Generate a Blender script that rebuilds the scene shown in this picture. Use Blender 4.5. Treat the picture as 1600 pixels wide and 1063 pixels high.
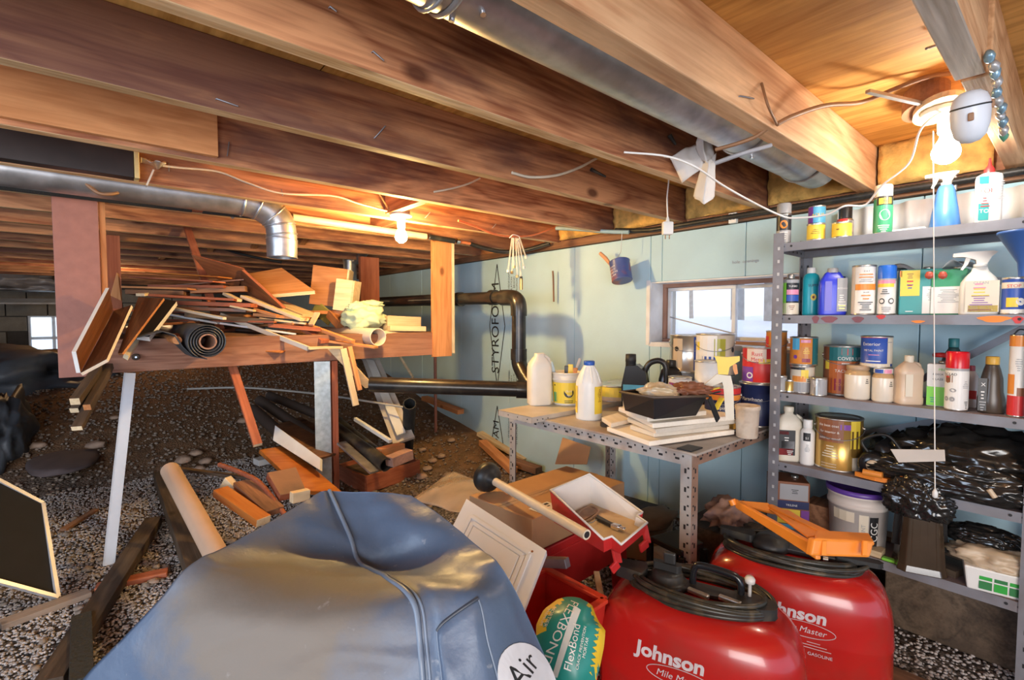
import bpy, bmesh, math, random
import numpy as np
from mathutils import Vector, Matrix, noise
random.seed(7)
for o in list(bpy.data.objects): bpy.data.objects.remove(o)
SC = bpy.context.scene
COL = SC.collection
# ------------------------------------------------------------ camera
FPX, CX, CY = 760.0, 800.0, 531.5            # measured on the 1600x1063 photograph
YAW, PIT = math.radians(40.5), math.radians(2.6)
FW = Vector((math.sin(YAW)*math.cos(PIT), math.cos(YAW)*math.cos(PIT), -math.sin(PIT)))
RT = Vector((math.cos(YAW), -math.sin(YAW), 0)); UP = RT.cross(FW)
EYE = Vector((0, 0, 1.0))
cd = bpy.data.cameras.new('camera'); cam = bpy.data.objects.new('camera', cd); COL.objects.link(cam)
cd.sensor_width = 36; cd.lens = FPX*36/1600; cd.clip_start = .02
cam.matrix_world = Matrix.Translation(EYE) @ Matrix((RT, UP, -FW)).transposed().to_4x4()
SC.camera = cam
# ------------------------------------------------------------ light of the place
SC.view_settings.view_transform = 'Standard'; SC.view_settings.look = 'None'
SC.view_settings.gamma = 1; SC.view_settings.use_curve_mapping = False
SC.view_settings.exposure = 0.45
W = bpy.data.worlds.new('world'); SC.world = W; W.use_nodes = True
bg = W.node_tree.nodes['Background']; bg.inputs[0].default_value = (.66, .76, 1.0, 1); bg.inputs[1].default_value = 1.3
def P0(x, y, d): return EYE + (FW + RT*((x-CX)/FPX) - UP*((y-CY)/FPX))*d
def lamp(kind, name, loc, power, color, size=.03, target=None, size_y=None):
    l = bpy.data.lights.new(name, kind); l.energy = power; l.color = color
    if kind == 'AREA':
        l.size = size
        if size_y: l.shape = 'RECTANGLE'; l.size_y = size_y
    else: l.shadow_soft_size = size
    o = bpy.data.objects.new(name, l); COL.objects.link(o); o.location = loc
    if target is not None: o.rotation_euler = (Vector(target)-Vector(loc)).to_track_quat('-Z', 'Y').to_euler()
    return o
# added fill lamps behind the camera, the blue one for daylight from left
lamp('AREA', 'rear_fill_light', (-1.5, -1.7, .9), 64, (1.0, .95, .90), 1.8, (1.2, 1.2, 1.0), 1.2)
lamp('AREA', 'rear_fill_light', (-1.9, .9, 1.1), 28, (.66, .8, 1.0), 1.2, (.6, 1.6, .4), .9)
# warm point lamp near the far end of the crawl space, no bulb modelled
BULB_R = P0(1478, 238, 1.30); BULB_L = Vector((1.085, 2.06, 1.375))
lamp('POINT', 'far_warm_light', (.1, 5.9, 1.3), 9, (1, .62, .3), .05)
# ------------------------------------------------------------ helpers
def ray(x, y): return FW + RT*((x-CX)/FPX) - UP*((y-CY)/FPX)
def P(x, y, d): return EYE + ray(x, y)*d              # photo pixel + depth -> place in the room
def PX(x, y, v): r = ray(x, y); return EYE + r*(v/r.x)
def PY(x, y, v): r = ray(x, y); return EYE + r*(v/r.y)
def PZ(x, y, v): r = ray(x, y); return EYE + r*((v-1)/r.z)

def nd(nt, t, **k):
    n = nt.nodes.new(t)
    for a, b in k.items(): setattr(n, a, b)
    return n
MATS = {}
def plain(name, c, rough=.5, metal=0, var=.12, vs=12, bump=.0, bs=60, spec=.5, alpha=None, trans=0, coat=0, dirt=None, ds=5, emit=None, sheen=0):
    if name in MATS: return MATS[name]
    m = bpy.data.materials.new(name); m.use_nodes = True; nt = m.node_tree; b = nt.nodes['Principled BSDF']; L = nt.links.new
    tc = nd(nt, 'ShaderNodeTexCoord'); ns = nd(nt, 'ShaderNodeTexNoise'); ns.inputs['Scale'].default_value = vs; ns.inputs['Detail'].default_value = 4
    L(tc.outputs['Object'], ns.inputs['Vector'])
    mx = nd(nt, 'ShaderNodeMix', data_type='RGBA', blend_type='MULTIPLY'); mx.inputs[0].default_value = 1
    mr = nd(nt, 'ShaderNodeMapRange'); mr.inputs[1].default_value = .3; mr.inputs[2].default_value = .7; mr.inputs[3].default_value = 1-var; mr.inputs[4].default_value = 1+var
    L(ns.outputs['Fac'], mr.inputs[0]); mx.inputs[6].default_value = (*c, 1); L(mr.outputs[0], mx.inputs[7])
    out = mx.outputs[2]
    if dirt:
        n2 = nd(nt, 'ShaderNodeTexNoise'); n2.inputs['Scale'].default_value = ds; n2.inputs['Detail'].default_value = 6; L(tc.outputs['Object'], n2.inputs['Vector'])
        r2 = nd(nt, 'ShaderNodeMapRange'); r2.inputs[1].default_value = .5; r2.inputs[2].default_value = .68; r2.inputs[4].default_value = dirt[3]
        L(n2.outputs['Fac'], r2.inputs[0]); m2 = nd(nt, 'ShaderNodeMix', data_type='RGBA'); L(r2.outputs[0], m2.inputs[0]); L(out, m2.inputs[6]); m2.inputs[7].default_value = (*dirt[:3], 1)
        out = m2.outputs[2]
    L(out, b.inputs['Base Color']); b.inputs['Roughness'].default_value = rough; b.inputs['Metallic'].default_value = metal
    b.inputs['Specular IOR Level'].default_value = spec
    if coat: b.inputs['Coat Weight'].default_value = coat; b.inputs['Coat Roughness'].default_value = .08
    if trans: b.inputs['Transmission Weight'].default_value = trans
    if alpha is not None: b.inputs['Alpha'].default_value = alpha
    if emit: b.inputs['Emission Color'].default_value = (*emit[:3], 1); b.inputs['Emission Strength'].default_value = emit[3]
    if bump:
        n3 = nd(nt, 'ShaderNodeTexNoise'); n3.inputs['Scale'].default_value = bs; n3.inputs['Detail'].default_value = 5; L(tc.outputs['Object'], n3.inputs['Vector'])
        bp = nd(nt, 'ShaderNodeBump'); bp.inputs['Strength'].default_value = bump; bp.inputs['Distance'].default_value = .01; L(n3.outputs['Fac'], bp.inputs['Height']); L(bp.outputs[0], b.inputs['Normal'])
    MATS[name] = m; return m
def wood(name, c1, c2, stain=None, sa=.0, rough=.65, sc=1.0, knots=True, ring=9, axis=0):
    """grain runs along the object's own long (X) axis, every object gets its own cut of the log"""
    if name in MATS: return MATS[name]
    m = bpy.data.materials.new(name); m.use_nodes = True; nt = m.node_tree; b = nt.nodes['Principled BSDF']; L = nt.links.new
    tc = nd(nt, 'ShaderNodeTexCoord'); oi = nd(nt, 'ShaderNodeObjectInfo')
    va = nd(nt, 'ShaderNodeVectorMath', operation='MULTIPLY_ADD'); cb = nd(nt, 'ShaderNodeCombineXYZ')
    ma = nd(nt, 'ShaderNodeMath', operation='MULTIPLY'); ma.inputs[1].default_value = 37.0; L(oi.outputs['Random'], ma.inputs[0])
    for i in range(3): L(ma.outputs[0], cb.inputs[i])
    s = [1.0, 6.0, 6.0] if axis == 0 else [4.5, 1.0, 4.5]
    va.inputs[1].default_value = (s[0]*sc, s[1]*sc, s[2]*sc); L(tc.outputs['Object'], va.inputs[0]); L(cb.outputs[0], va.inputs[2])
    n1 = nd(nt, 'ShaderNodeTexNoise'); n1.inputs['Scale'].default_value = 1.1; n1.inputs['Detail'].default_value = 3; n1.inputs['Distortion'].default_value = 1.1; L(va.outputs[0], n1.inputs['Vector'])
    mm = nd(nt, 'ShaderNodeMath', operation='MULTIPLY'); mm.inputs[1].default_value = ring; L(n1.outputs['Fac'], mm.inputs[0])
    fr = nd(nt, 'ShaderNodeMath', operation='PINGPONG'); fr.inputs[1].default_value = 1.0; L(mm.outputs[0], fr.inputs[0])
    n2 = nd(nt, 'ShaderNodeTexNoise'); n2.inputs['Scale'].default_value = 7; n2.inputs['Detail'].default_value = 5
    v2 = nd(nt, 'ShaderNodeVectorMath', operation='MULTIPLY'); v2.inputs[1].default_value = (.7, 3, 3) if axis == 0 else (3, .7, 3); L(va.outputs[0], v2.inputs[0]); L(v2.outputs[0], n2.inputs['Vector'])
    ad = nd(nt, 'ShaderNodeMath', operation='MULTIPLY_ADD'); ad.inputs[1].default_value = .5; L(fr.outputs[0], ad.inputs[0]); L(n2.outputs['Fac'], ad.inputs[2])
    rp = nd(nt, 'ShaderNodeMapRange'); rp.inputs[1].default_value = .42; rp.inputs[2].default_value = .98; L(ad.outputs[0], rp.inputs[0])
    mx = nd(nt, 'ShaderNodeMix', data_type='RGBA'); L(rp.outputs[0], mx.inputs[0]); mx.inputs[6].default_value = (*c1, 1); mx.inputs[7].default_value = (*c2, 1)
    out = mx.outputs[2]
    hs = nd(nt, 'ShaderNodeMix', data_type='RGBA', blend_type='MULTIPLY'); hs.inputs[0].default_value = 1; L(out, hs.inputs[6])
    mr = nd(nt, 'ShaderNodeMapRange'); mr.inputs[3].default_value = .8; mr.inputs[4].default_value = 1.18; L(oi.outputs['Random'], mr.inputs[0]); L(mr.outputs[0], hs.inputs[7]); out = hs.outputs[2]
    if stain:
        n4 = nd(nt, 'ShaderNodeTexNoise'); n4.inputs['Scale'].default_value = .9; n4.inputs['Detail'].default_value = 6; n4.inputs['Roughness'].default_value = .62
        v4 = nd(nt, 'ShaderNodeVectorMath', operation='MULTIPLY'); v4.inputs[1].default_value = (1.3, .7, .7) if axis == 0 else (.7, 1.3, .7); L(va.outputs[0], v4.inputs[0]); L(v4.outputs[0], n4.inputs['Vector'])
        r4 = nd(nt, 'ShaderNodeMapRange'); r4.inputs[1].default_value = .46; r4.inputs[2].default_value = .58; r4.inputs[4].default_value = sa; L(n4.outputs['Fac'], r4.inputs[0])
        m4 = nd(nt, 'ShaderNodeMix', data_type='RGBA'); L(r4.outputs[0], m4.inputs[0]); L(out, m4.inputs[6]); m4.inputs[7].default_value = (*stain, 1); out = m4.outputs[2]
    if knots:
        vo = nd(nt, 'ShaderNodeTexVoronoi'); vo.inputs['Scale'].default_value = 1.0
        v5 = nd(nt, 'ShaderNodeVectorMath', operation='MULTIPLY'); v5.inputs[1].default_value = (3.4, 1.0, 1.0) if axis == 0 else (1.0, 3.4, 1.0); L(va.outputs[0], v5.inputs[0]); L(v5.outputs[0], vo.inputs['Vector'])
        r5 = nd(nt, 'ShaderNodeMapRange'); r5.inputs[1].default_value = .06; r5.inputs[2].default_value = .13; r5.inputs[3].default_value = .85; r5.inputs[4].default_value = 0; L(vo.outputs['Distance'], r5.inputs[0])
        m5 = nd(nt, 'ShaderNodeMix', data_type='RGBA'); L(r5.outputs[0], m5.inputs[0]); L(out, m5.inputs[6]); m5.inputs[7].default_value = (c1[0]*.3, c1[1]*.25, c1[2]*.25, 1); out = m5.outputs[2]
    L(out, b.inputs['Base Color']); b.inputs['Roughness'].default_value = rough; b.inputs['Specular IOR Level'].default_value = .3
    bp = nd(nt, 'ShaderNodeBump'); bp.inputs['Strength'].default_value = .25; bp.inputs['Distance'].default_value = .004; L(ad.outputs[0], bp.inputs['Height']); L(bp.outputs[0], b.inputs['Normal'])
    MATS[name] = m; return m

class MB:
    """collects shapes; build() links them as ONE mesh object"""
    def __init__(s): s.v = []; s.f = []; s.m = []; s.s = []; s.M = Matrix.Identity(4)
    def add(s, vs, fs, mi=0, sm=False):
        n = len(s.v); s.v += [tuple(s.M @ Vector(v)) for v in vs]
        s.f += [tuple(i+n for i in f) for f in fs]; s.m += [mi]*len(fs); s.s += [sm]*len(fs); return s
    def box(s, c, d, mi=0, rot=None, taper=1.0):
        R = rot if rot is not None else Matrix.Identity(3)
        vs = []
        for z in (-.5, .5):
            t = taper if z > 0 else 1
            for x, y in ((-.5, -.5), (.5, -.5), (.5, .5), (-.5, .5)): vs.append(Vector(c)+R @ Vector((x*d[0]*t, y*d[1]*t, z*d[2])))
        return s.add(vs, [(3, 2, 1, 0), (4, 5, 6, 7), (0, 1, 5, 4), (1, 2, 6, 5), (2, 3, 7, 6), (3, 0, 4, 7)], mi)
    def beam(s, a, b, w, h, mi=0, up=(0, 0, 1)):
        a = Vector(a); b = Vector(b); R = frame(b-a, up); return s.box((a+b)/2, ((b-a).length, w, h), mi, R)
    def tube(s, pts, r, seg=8, mi=0, cap=True, closed=False):
        pts = [Vector(p) for p in pts]; n = len(pts); rs = r if isinstance(r, (list, tuple)) else [r]*n
        vs = []; prev = None
        for i, p in enumerate(pts):
            if closed: t = (pts[(i+1) % n]-pts[i-1])
            else: t = (pts[min(i+1, n-1)]-pts[max(i-1, 0)])
            t = t.normalized() if t.length > 1e-9 else Vector((0, 0, 1))
            if prev is None: u = t.orthogonal().normalized()
            else:
                u = prev - t*prev.dot(t); u = u.normalized() if u.length > 1e-6 else t.orthogonal().normalized()
            prev = u; w = t.cross(u)
            for k in range(seg): a = 2*math.pi*k/seg; vs.append(p+(u*math.cos(a)+w*math.sin(a))*rs[i])
        fs = []; R = n if closed else n-1
        for i in range(R):
            j = (i+1) % n
            for k in range(seg): l = (k+1) % seg; fs.append((i*seg+k, i*seg+l, j*seg+l, j*seg+k))
        s.add(vs, fs, mi, True)
        if cap and not closed:
            s.add(vs[:seg], [tuple(reversed(range(seg)))], mi); s.add(vs[-seg:], [tuple(range(seg))], mi)
        return s
    def lathe(s, prof, c=(0, 0, 0), seg=20, mis=None, sx=1, sy=1, sm=True, cap=True, sq=0):
        """prof: (radius, z) list; mis: material index per band; sq>0 squares the section"""
        c = Vector(c); vs = []
        for r, z in prof:
            for k in range(seg):
                a = 2*math.pi*k/seg; ca, sa_ = math.cos(a), math.sin(a)
                if sq: e = 2/(2+sq); ca = math.copysign(abs(ca)**e, ca); sa_ = math.copysign(abs(sa_)**e, sa_)
                vs.append(c+Vector((r*sx*ca, r*sy*sa_, z)))
        n0 = len(s.v); s.v += [tuple(s.M @ v) for v in vs]
        for i in range(len(prof)-1):
            mi = mis[i] if mis else 0
            for k in range(seg):
                l = (k+1) % seg; s.f.append((n0+i*seg+k, n0+i*seg+l, n0+(i+1)*seg+l, n0+(i+1)*seg+k)); s.m.append(mi); s.s.append(sm)
        if cap:
            n = len(prof)
            if prof[0][0] > 1e-4: s.f.append(tuple(n0+k for k in reversed(range(seg)))); s.m.append(mis[0] if mis else 0); s.s.append(False)
            if prof[-1][0] > 1e-4: s.f.append(tuple(n0+(n-1)*seg+k for k in range(seg))); s.m.append(mis[-1] if mis else 0); s.s.append(False)
        return s
    def prism(s, poly, z0, z1, mi=0, sm=False):
        n = len(poly); vs = [(x, y, z0) for x, y in poly]+[(x, y, z1) for x, y in poly]
        s.add(vs, [tuple(reversed(range(n))), tuple(range(n, 2*n))], mi)
        return s.add(vs, [(i, (i+1) % n, n+(i+1) % n, n+i) for i in range(n)], mi, sm)
    def patch(s, r, a0, a1, z0, z1, mi=0, t=.0006, n=None, r1=None):
        """curved label on a cylinder (cone if r1), real thickness"""
        n = n or max(2, int(abs(a1-a0)/.22)); vs = []; r1 = r1 or r
        for i in range(n+1):
            a = a0+(a1-a0)*i/n
            for rr, z in ((r+t, z0), (r1+t, z1), (r1-.001, z1), (r-.001, z0)): vs.append((rr*math.cos(a), rr*math.sin(a), z))
        fs = []
        for i in range(n):
            for k in range(4): l = (k+1) % 4; fs.append((i*4+k, i*4+l, i*4+4+l, i*4+4+k))
        if a1 > a0: fs = [tuple(reversed(f)) for f in fs]
        return s.add(vs, fs, mi, False)
    def grid(s, fn, nu, nv, mi=0, t=None, sm=True):
        pts = [[Vector(fn(i/nu, j/nv)) for j in range(nv+1)] for i in range(nu+1)]
        vs = [p for r in pts for p in r]; fs = [(i*(nv+1)+j, (i+1)*(nv+1)+j, (i+1)*(nv+1)+j+1, i*(nv+1)+j+1) for i in range(nu) for j in range(nv)]
        return s.add(vs, fs, mi, sm)
    def text(s, txt, size, fn, mi=0, bold=0, cx=True, sub=False, sx=1.0):
        vs, fs, w = glyphs(txt, bold)
        off = w*size*sx/2 if cx else 0
        return s.add([fn(x*size*sx-off, y*size) for x, y in vs], fs, mi)
    def build(s, name, mats, parent=None, bevel=0, label=None, kind=None, solid=0, subs=0, weld=False):
        me = bpy.data.meshes.new(name); me.from_pydata(s.v, [], s.f)
        for m in (mats if isinstance(mats, (list, tuple)) else [mats]): me.materials.append(m)
        me.polygons.foreach_set('material_index', s.m); me.polygons.foreach_set('use_smooth', s.s)
        if weld:
            b = bmesh.new(); b.from_mesh(me); bmesh.ops.remove_doubles(b, verts=b.verts, dist=1e-5); b.to_mesh(me); b.free()
        me.update()
        return link(name, me, parent, bevel, label, kind, solid, subs)
def link(name, me, parent=None, bevel=0, label=None, kind=None, solid=0, subs=0):
    o = bpy.data.objects.new(name, me); COL.objects.link(o)
    if parent: o.parent = parent
    if label: o['label'] = label
    if kind: o['kind'] = kind
    if bevel: b = o.modifiers.new('bevel', 'BEVEL'); b.width = bevel; b.segments = 2; b.limit_method = 'ANGLE'; b.angle_limit = .6
    if solid: b = o.modifiers.new('solid', 'SOLIDIFY'); b.thickness = solid; b.offset = 0
    if subs: b = o.modifiers.new('sub', 'SUBSURF'); b.levels = subs; b.render_levels = subs
    return o
_G = {}
def glyphs(txt, bold=0):
    if (txt, bold) in _G: return _G[(txt, bold)]
    c = bpy.data.curves.new('t', 'FONT'); c.body = txt; c.size = 1; c.resolution_u = 3; c.offset = bold
    o = bpy.data.objects.new('t', c); me = bpy.data.meshes.new_from_object(o)
    vs = [(v.co.x, v.co.y) for v in me.vertices]; fs = [tuple(p.vertices) for p in me.polygons]
    w = max([v[0] for v in vs] or [0]); _G[(txt, bold)] = (vs, fs, w)
    bpy.data.objects.remove(o); bpy.data.curves.remove(c); bpy.data.meshes.remove(me); return _G[(txt, bold)]
def frame(d, up=(0, 0, 1)):
    x = Vector(d).normalized(); u = Vector(up)
    if abs(x.dot(u.normalized())) > .999: u = Vector((1, 0, 0))
    y = u.cross(x).normalized(); z = x.cross(y); return Matrix((x, y, z)).transposed()
def thing(name, label, cat, loc=(0, 0, 0), rz=0, group=None, kind=None):
    o = bpy.data.objects.new(name, None); COL.objects.link(o); o.location = loc; o.rotation_euler = (0, 0, rz); o.empty_display_size = .05
    o['label'] = label; o['category'] = cat
    if group: o['group'] = group
    if kind: o['kind'] = kind
    return o
def tag(o, label, cat, group=None, kind=None):
    o['label'] = label; o['category'] = cat
    if group: o['group'] = group
    if kind: o['kind'] = kind
    return o
def bar(name, a, b, w, h, mat, parent=None, up=(0, 0, 1), bevel=.0015, label=None, ends=None, under=None):
    """straight timber from a to b, its own object with the grain along it"""
    a = Vector(a); b = Vector(b); L = (b-a).length; m = MB(); m.box((0, 0, 0), (L, w, h))
    mats = [mat]
    if ends: mats.append(ends); m.m[3] = 1; m.m[5] = 1
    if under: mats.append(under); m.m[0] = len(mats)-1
    o = m.build(name, mats, parent, bevel, label); o.matrix_local = Matrix.Translation((a+b)/2) @ frame(b-a, up).to_4x4(); return o
def plate(name, c, t, mats, parent=None, bevel=.001, label=None, edge=None):
    """flat board through four measured corners, thickness t away from the viewer; grain along c0->c1"""
    c = [Vector(p) for p in c]; o0 = sum(c, Vector())/4; x = (c[1]-c[0]+c[2]-c[3]).normalized(); y = (c[3]-c[0]+c[2]-c[1])
    n = x.cross(y).normalized()
    if n.dot(EYE-o0) < 0: n = -n
    y = n.cross(x); R = Matrix((x, y, n)).transposed(); Ri = R.inverted()
    q = [Ri @ (p-o0) for p in c]; m = MB(); vs = [(p.x, p.y, 0) for p in q]+[(p.x, p.y, -t) for p in q]
    area = sum(q[i].x*q[(i+1) % 4].y-q[(i+1) % 4].x*q[i].y for i in range(4))
    fs = [(0, 1, 2, 3), (7, 6, 5, 4)]+[(i+4, (i+1) % 4+4, (i+1) % 4, i) for i in range(4)]
    if area < 0: fs = [tuple(reversed(f)) for f in fs]
    m.add(vs, fs, 0)
    ml = [mats]
    if edge: ml.append(edge); m.m = [0, 0, 1, 1, 1, 1]
    o = m.build(name, ml, parent, bevel, label); o.matrix_local = Matrix.Translation(o0) @ R.to_4x4(); return o
def bez(pts, n=8):
    """smooth path through points (Catmull-Rom)"""
    p = [Vector(q) for q in pts]; p = [p[0]*2-p[1]]+p+[p[-1]*2-p[-2]]; r = []
    for i in range(1, len(p)-2):
        for k in range(n):
            t = k/n; a, b, c, d = p[i-1], p[i], p[i+1], p[i+2]
            r.append(.5*((2*b)+(c-a)*t+(2*a-5*b+4*c-d)*t*t+(3*b-a-3*c+d)*t*t*t))
    r.append(p[-2]); return r
def cable(name, pts, r, mat, label=None, cat=None, parent=None, n=6, seg=6, group=None):
    o = MB().tube(bez(pts, n), r, seg).build(name, mat, parent)
    if label and cat: tag(o, label, cat, group)
    return o
# ------------------------------------------------------------ materials
joistw = wood('joist_wood', (.26, .085, .036), (.66, .31, .145), (.11, .052, .045), .70, sc=.9)
joistn = wood('new_lumber', (.52, .26, .12), (.80, .51, .28), (.40, .23, .13), .4, sc=.9)
plyw = wood('plywood', (.58, .26, .05), (.90, .48, .13), (.40, .17, .04), .5, sc=.8, axis=1, ring=9)
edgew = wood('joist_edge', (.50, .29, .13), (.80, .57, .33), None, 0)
battm = plain('yellow_batt', (.70, .42, .12), .9, var=.3, vs=20, bump=1.0, bs=30)
orangew = wood('orange_post_wood', (.50, .20, .07), (.66, .30, .12), (.30, .11, .04), .3)
redw = wood('stained_red_wood', (.32, .085, .04), (.46, .15, .075), (.16, .05, .03), .4)
railw = wood('rail_wood', (.24, .10, .06), (.40, .20, .13), (.17, .09, .06), .5)
brownw = wood('brown_wood', (.16, .075, .04), (.30, .15, .08), (.06, .035, .02), .5)
darkw = wood('dark_old_wood', (.065, .045, .03), (.13, .09, .06), (.03, .02, .015), .6)
palew = wood('pale_wood', (.66, .50, .30), (.82, .66, .43), (.5, .35, .2), .2, knots=False)
trimw = wood('primed_trim', (.78, .68, .55), (.86, .77, .64), None, 0, knots=False, ring=3)
veneer = wood('walnut_veneer', (.10, .036, .017), (.19, .075, .034), (.06, .025, .014), .4, rough=.3, knots=False)
veneero = wood('orange_veneer', (.50, .16, .03), (.66, .26, .06), (.35, .09, .02), .4, rough=.35, knots=False)
whitep = plain('white_paint', (.78, .78, .76), .45, var=.05, dirt=(.55, .5, .42, .5))
whitepl = plain('white_plastic', (.80, .79, .75), .35, var=.04)
beigepl = plain('beige_plastic', (.68, .60, .48), .4, var=.05)
blackm = plain('black_matte', (.018, .018, .02), .55)
blackgl = plain('black_gloss', (.012, .012, .013), .22)
abs_ = plain('black_abs_pipe', (.014, .014, .015), .28, var=.2, dirt=(.09, .08, .06, .5), ds=9)
galv = plain('galvanised_metal', (.50, .51, .53), .36, .85, var=.22, vs=22, dirt=(.33, .31, .29, .6), ds=7)
steel = plain('grey_steel', (.33, .34, .37), .4, .6, var=.1, dirt=(.2, .17, .16, .6))
shelfm = plain('shelf_grey_enamel', (.235, .235, .26), .42, .15, var=.12, dirt=(.15, .10, .08, .5), ds=9)
chrome = plain('chrome', (.75, .75, .76), .15, 1)
tinm = plain('tin', (.62, .60, .56), .3, .9, var=.15)
rubber = plain('black_rubber', (.022, .022, .022), .42, dirt=(.09, .075, .05, .6), ds=14)
foam = plain('blue_foam_board', (.47, .67, .76), .7, var=.05, vs=5, bump=.08, bs=90, dirt=(.42, .60, .64, .4), ds=3)
inkm = plain('black_ink', (.015, .015, .015), .6, var=0)
dirtm = plain('dirt', (.12, .085, .06), .95, var=.4, vs=9, bump=.9, bs=45, dirt=(.22, .16, .11, .8), ds=4)
def gravelfloor():
    m = bpy.data.materials.new('gravel_floor'); m.use_nodes = True; nt = m.node_tree; b = nt.nodes['Principled BSDF']; L = nt.links.new
    tc = nd(nt, 'ShaderNodeTexCoord'); vo = nd(nt, 'ShaderNodeTexVoronoi'); vo.inputs['Scale'].default_value = 95; L(tc.outputs['Object'], vo.inputs['Vector'])
    cr = nd(nt, 'ShaderNodeSeparateColor'); L(vo.outputs['Color'], cr.inputs[0])
    mx = nd(nt, 'ShaderNodeMix', data_type='RGBA'); L(cr.outputs[0], mx.inputs[0]); mx.inputs[6].default_value = (.09, .07, .055, 1); mx.inputs[7].default_value = (.36, .31, .28, 1)
    r = nd(nt, 'ShaderNodeMapRange'); r.inputs[1].default_value = .25; r.inputs[2].default_value = .75; r.inputs[3].default_value = 1; r.inputs[4].default_value = .25; L(vo.outputs['Distance'], r.inputs[0])
    m1 = nd(nt, 'ShaderNodeMix', data_type='RGBA', blend_type='MULTIPLY'); m1.inputs[0].default_value = 1; L(mx.outputs[2], m1.inputs[6]); L(r.outputs[0], m1.inputs[7])
    n = nd(nt, 'ShaderNodeTexNoise'); n.inputs['Scale'].default_value = 1.6; n.inputs['Detail'].default_value = 6; L(tc.outputs['Object'], n.inputs['Vector'])
    sx = nd(nt, 'ShaderNodeSeparateXYZ'); L(tc.outputs['Object'], sx.inputs[0])
    a = nd(nt, 'ShaderNodeMath', operation='MULTIPLY_ADD'); a.inputs[1].default_value = .16; L(sx.outputs[1], a.inputs[0]); L(n.outputs['Fac'], a.inputs[2])
    a2 = nd(nt, 'ShaderNodeMath', operation='MULTIPLY_ADD'); a2.inputs[1].default_value = .10; L(sx.outputs[0], a2.inputs[0]); L(a.outputs[0], a2.inputs[2])
    r2 = nd(nt, 'ShaderNodeMapRange'); r2.inputs[1].default_value = .85; r2.inputs[2].default_value = 1.15; L(a2.outputs[0], r2.inputs[0])
    m2 = nd(nt, 'ShaderNodeMix', data_type='RGBA'); L(r2.outputs[0], m2.inputs[0]); L(m1.outputs[2], m2.inputs[6]); m2.inputs[7].default_value = (.20, .115, .06, 1)
    n4 = nd(nt, 'ShaderNodeTexNoise'); n4.inputs['Scale'].default_value = 14; n4.inputs['Detail'].default_value = 8; L(tc.outputs['Object'], n4.inputs['Vector'])
    m4 = nd(nt, 'ShaderNodeMix', data_type='RGBA', blend_type='OVERLAY'); m4.inputs[0].default_value = .7; L(m2.outputs[2], m4.inputs[6]); L(n4.outputs['Fac'], m4.inputs[7])
    L(m4.outputs[2], b.inputs['Base Color']); b.inputs['Roughness'].default_value = .92
    bp = nd(nt, 'ShaderNodeBump'); bp.inputs['Strength'].default_value = .8; bp.inputs['Distance'].default_value = .008; L(r.outputs[0], bp.inputs['Height']); L(bp.outputs[0], b.inputs['Normal'])
    return m
gravelm = plain('gravel_stone', (.42, .38, .36), .8, var=.5, vs=70, dirt=(.34, .22, .14, .8), ds=1.5)
concrete = plain('concrete_block', (.33, .30, .25), .9, var=.12, bump=.5, bs=50)
card = plain('cardboard', (.48, .27, .13), .75, var=.06)
glassm = plain('window_glass', (.9, .95, .97), .03, alpha=.16, var=0)
dayglass = None
CEIL = 1.63; JB = 1.465; WX = 2.2
def gz(x, y):
    def ss(a, b, t): t = min(1, max(0, (t-a)/(b-a))); return t*t*(3-2*t)
    h = .56*ss(2.3, 6.2, y) + .10*ss(2.2, 3.4, y)*ss(1.2, 2.1, x)
    h += .035*noise.noise(Vector((x*1.3, y*1.3, 0)))*ss(1.6, 2.6, y) + .012*noise.noise(Vector((x*5, y*5, 3)))*ss(.9, 1.8, y)
    return h
# floor -------------------------------------------------------
m = MB(); X0, X1, Y0, Y1 = -4.5, 2.35, -2.5, 9.2; NX, NY = 100, 150
m.grid(lambda u, v: (X0+(X1-X0)*u, Y0+(Y1-Y0)*v, gz(X0+(X1-X0)*u, Y0+(Y1-Y0)*v)-.006), NX, NY)
floor = m.build('floor', gravelfloor(), kind='structure'); floor['label'] = 'bare earth and gravel crawl space floor rising into a slope at the back'
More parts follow.
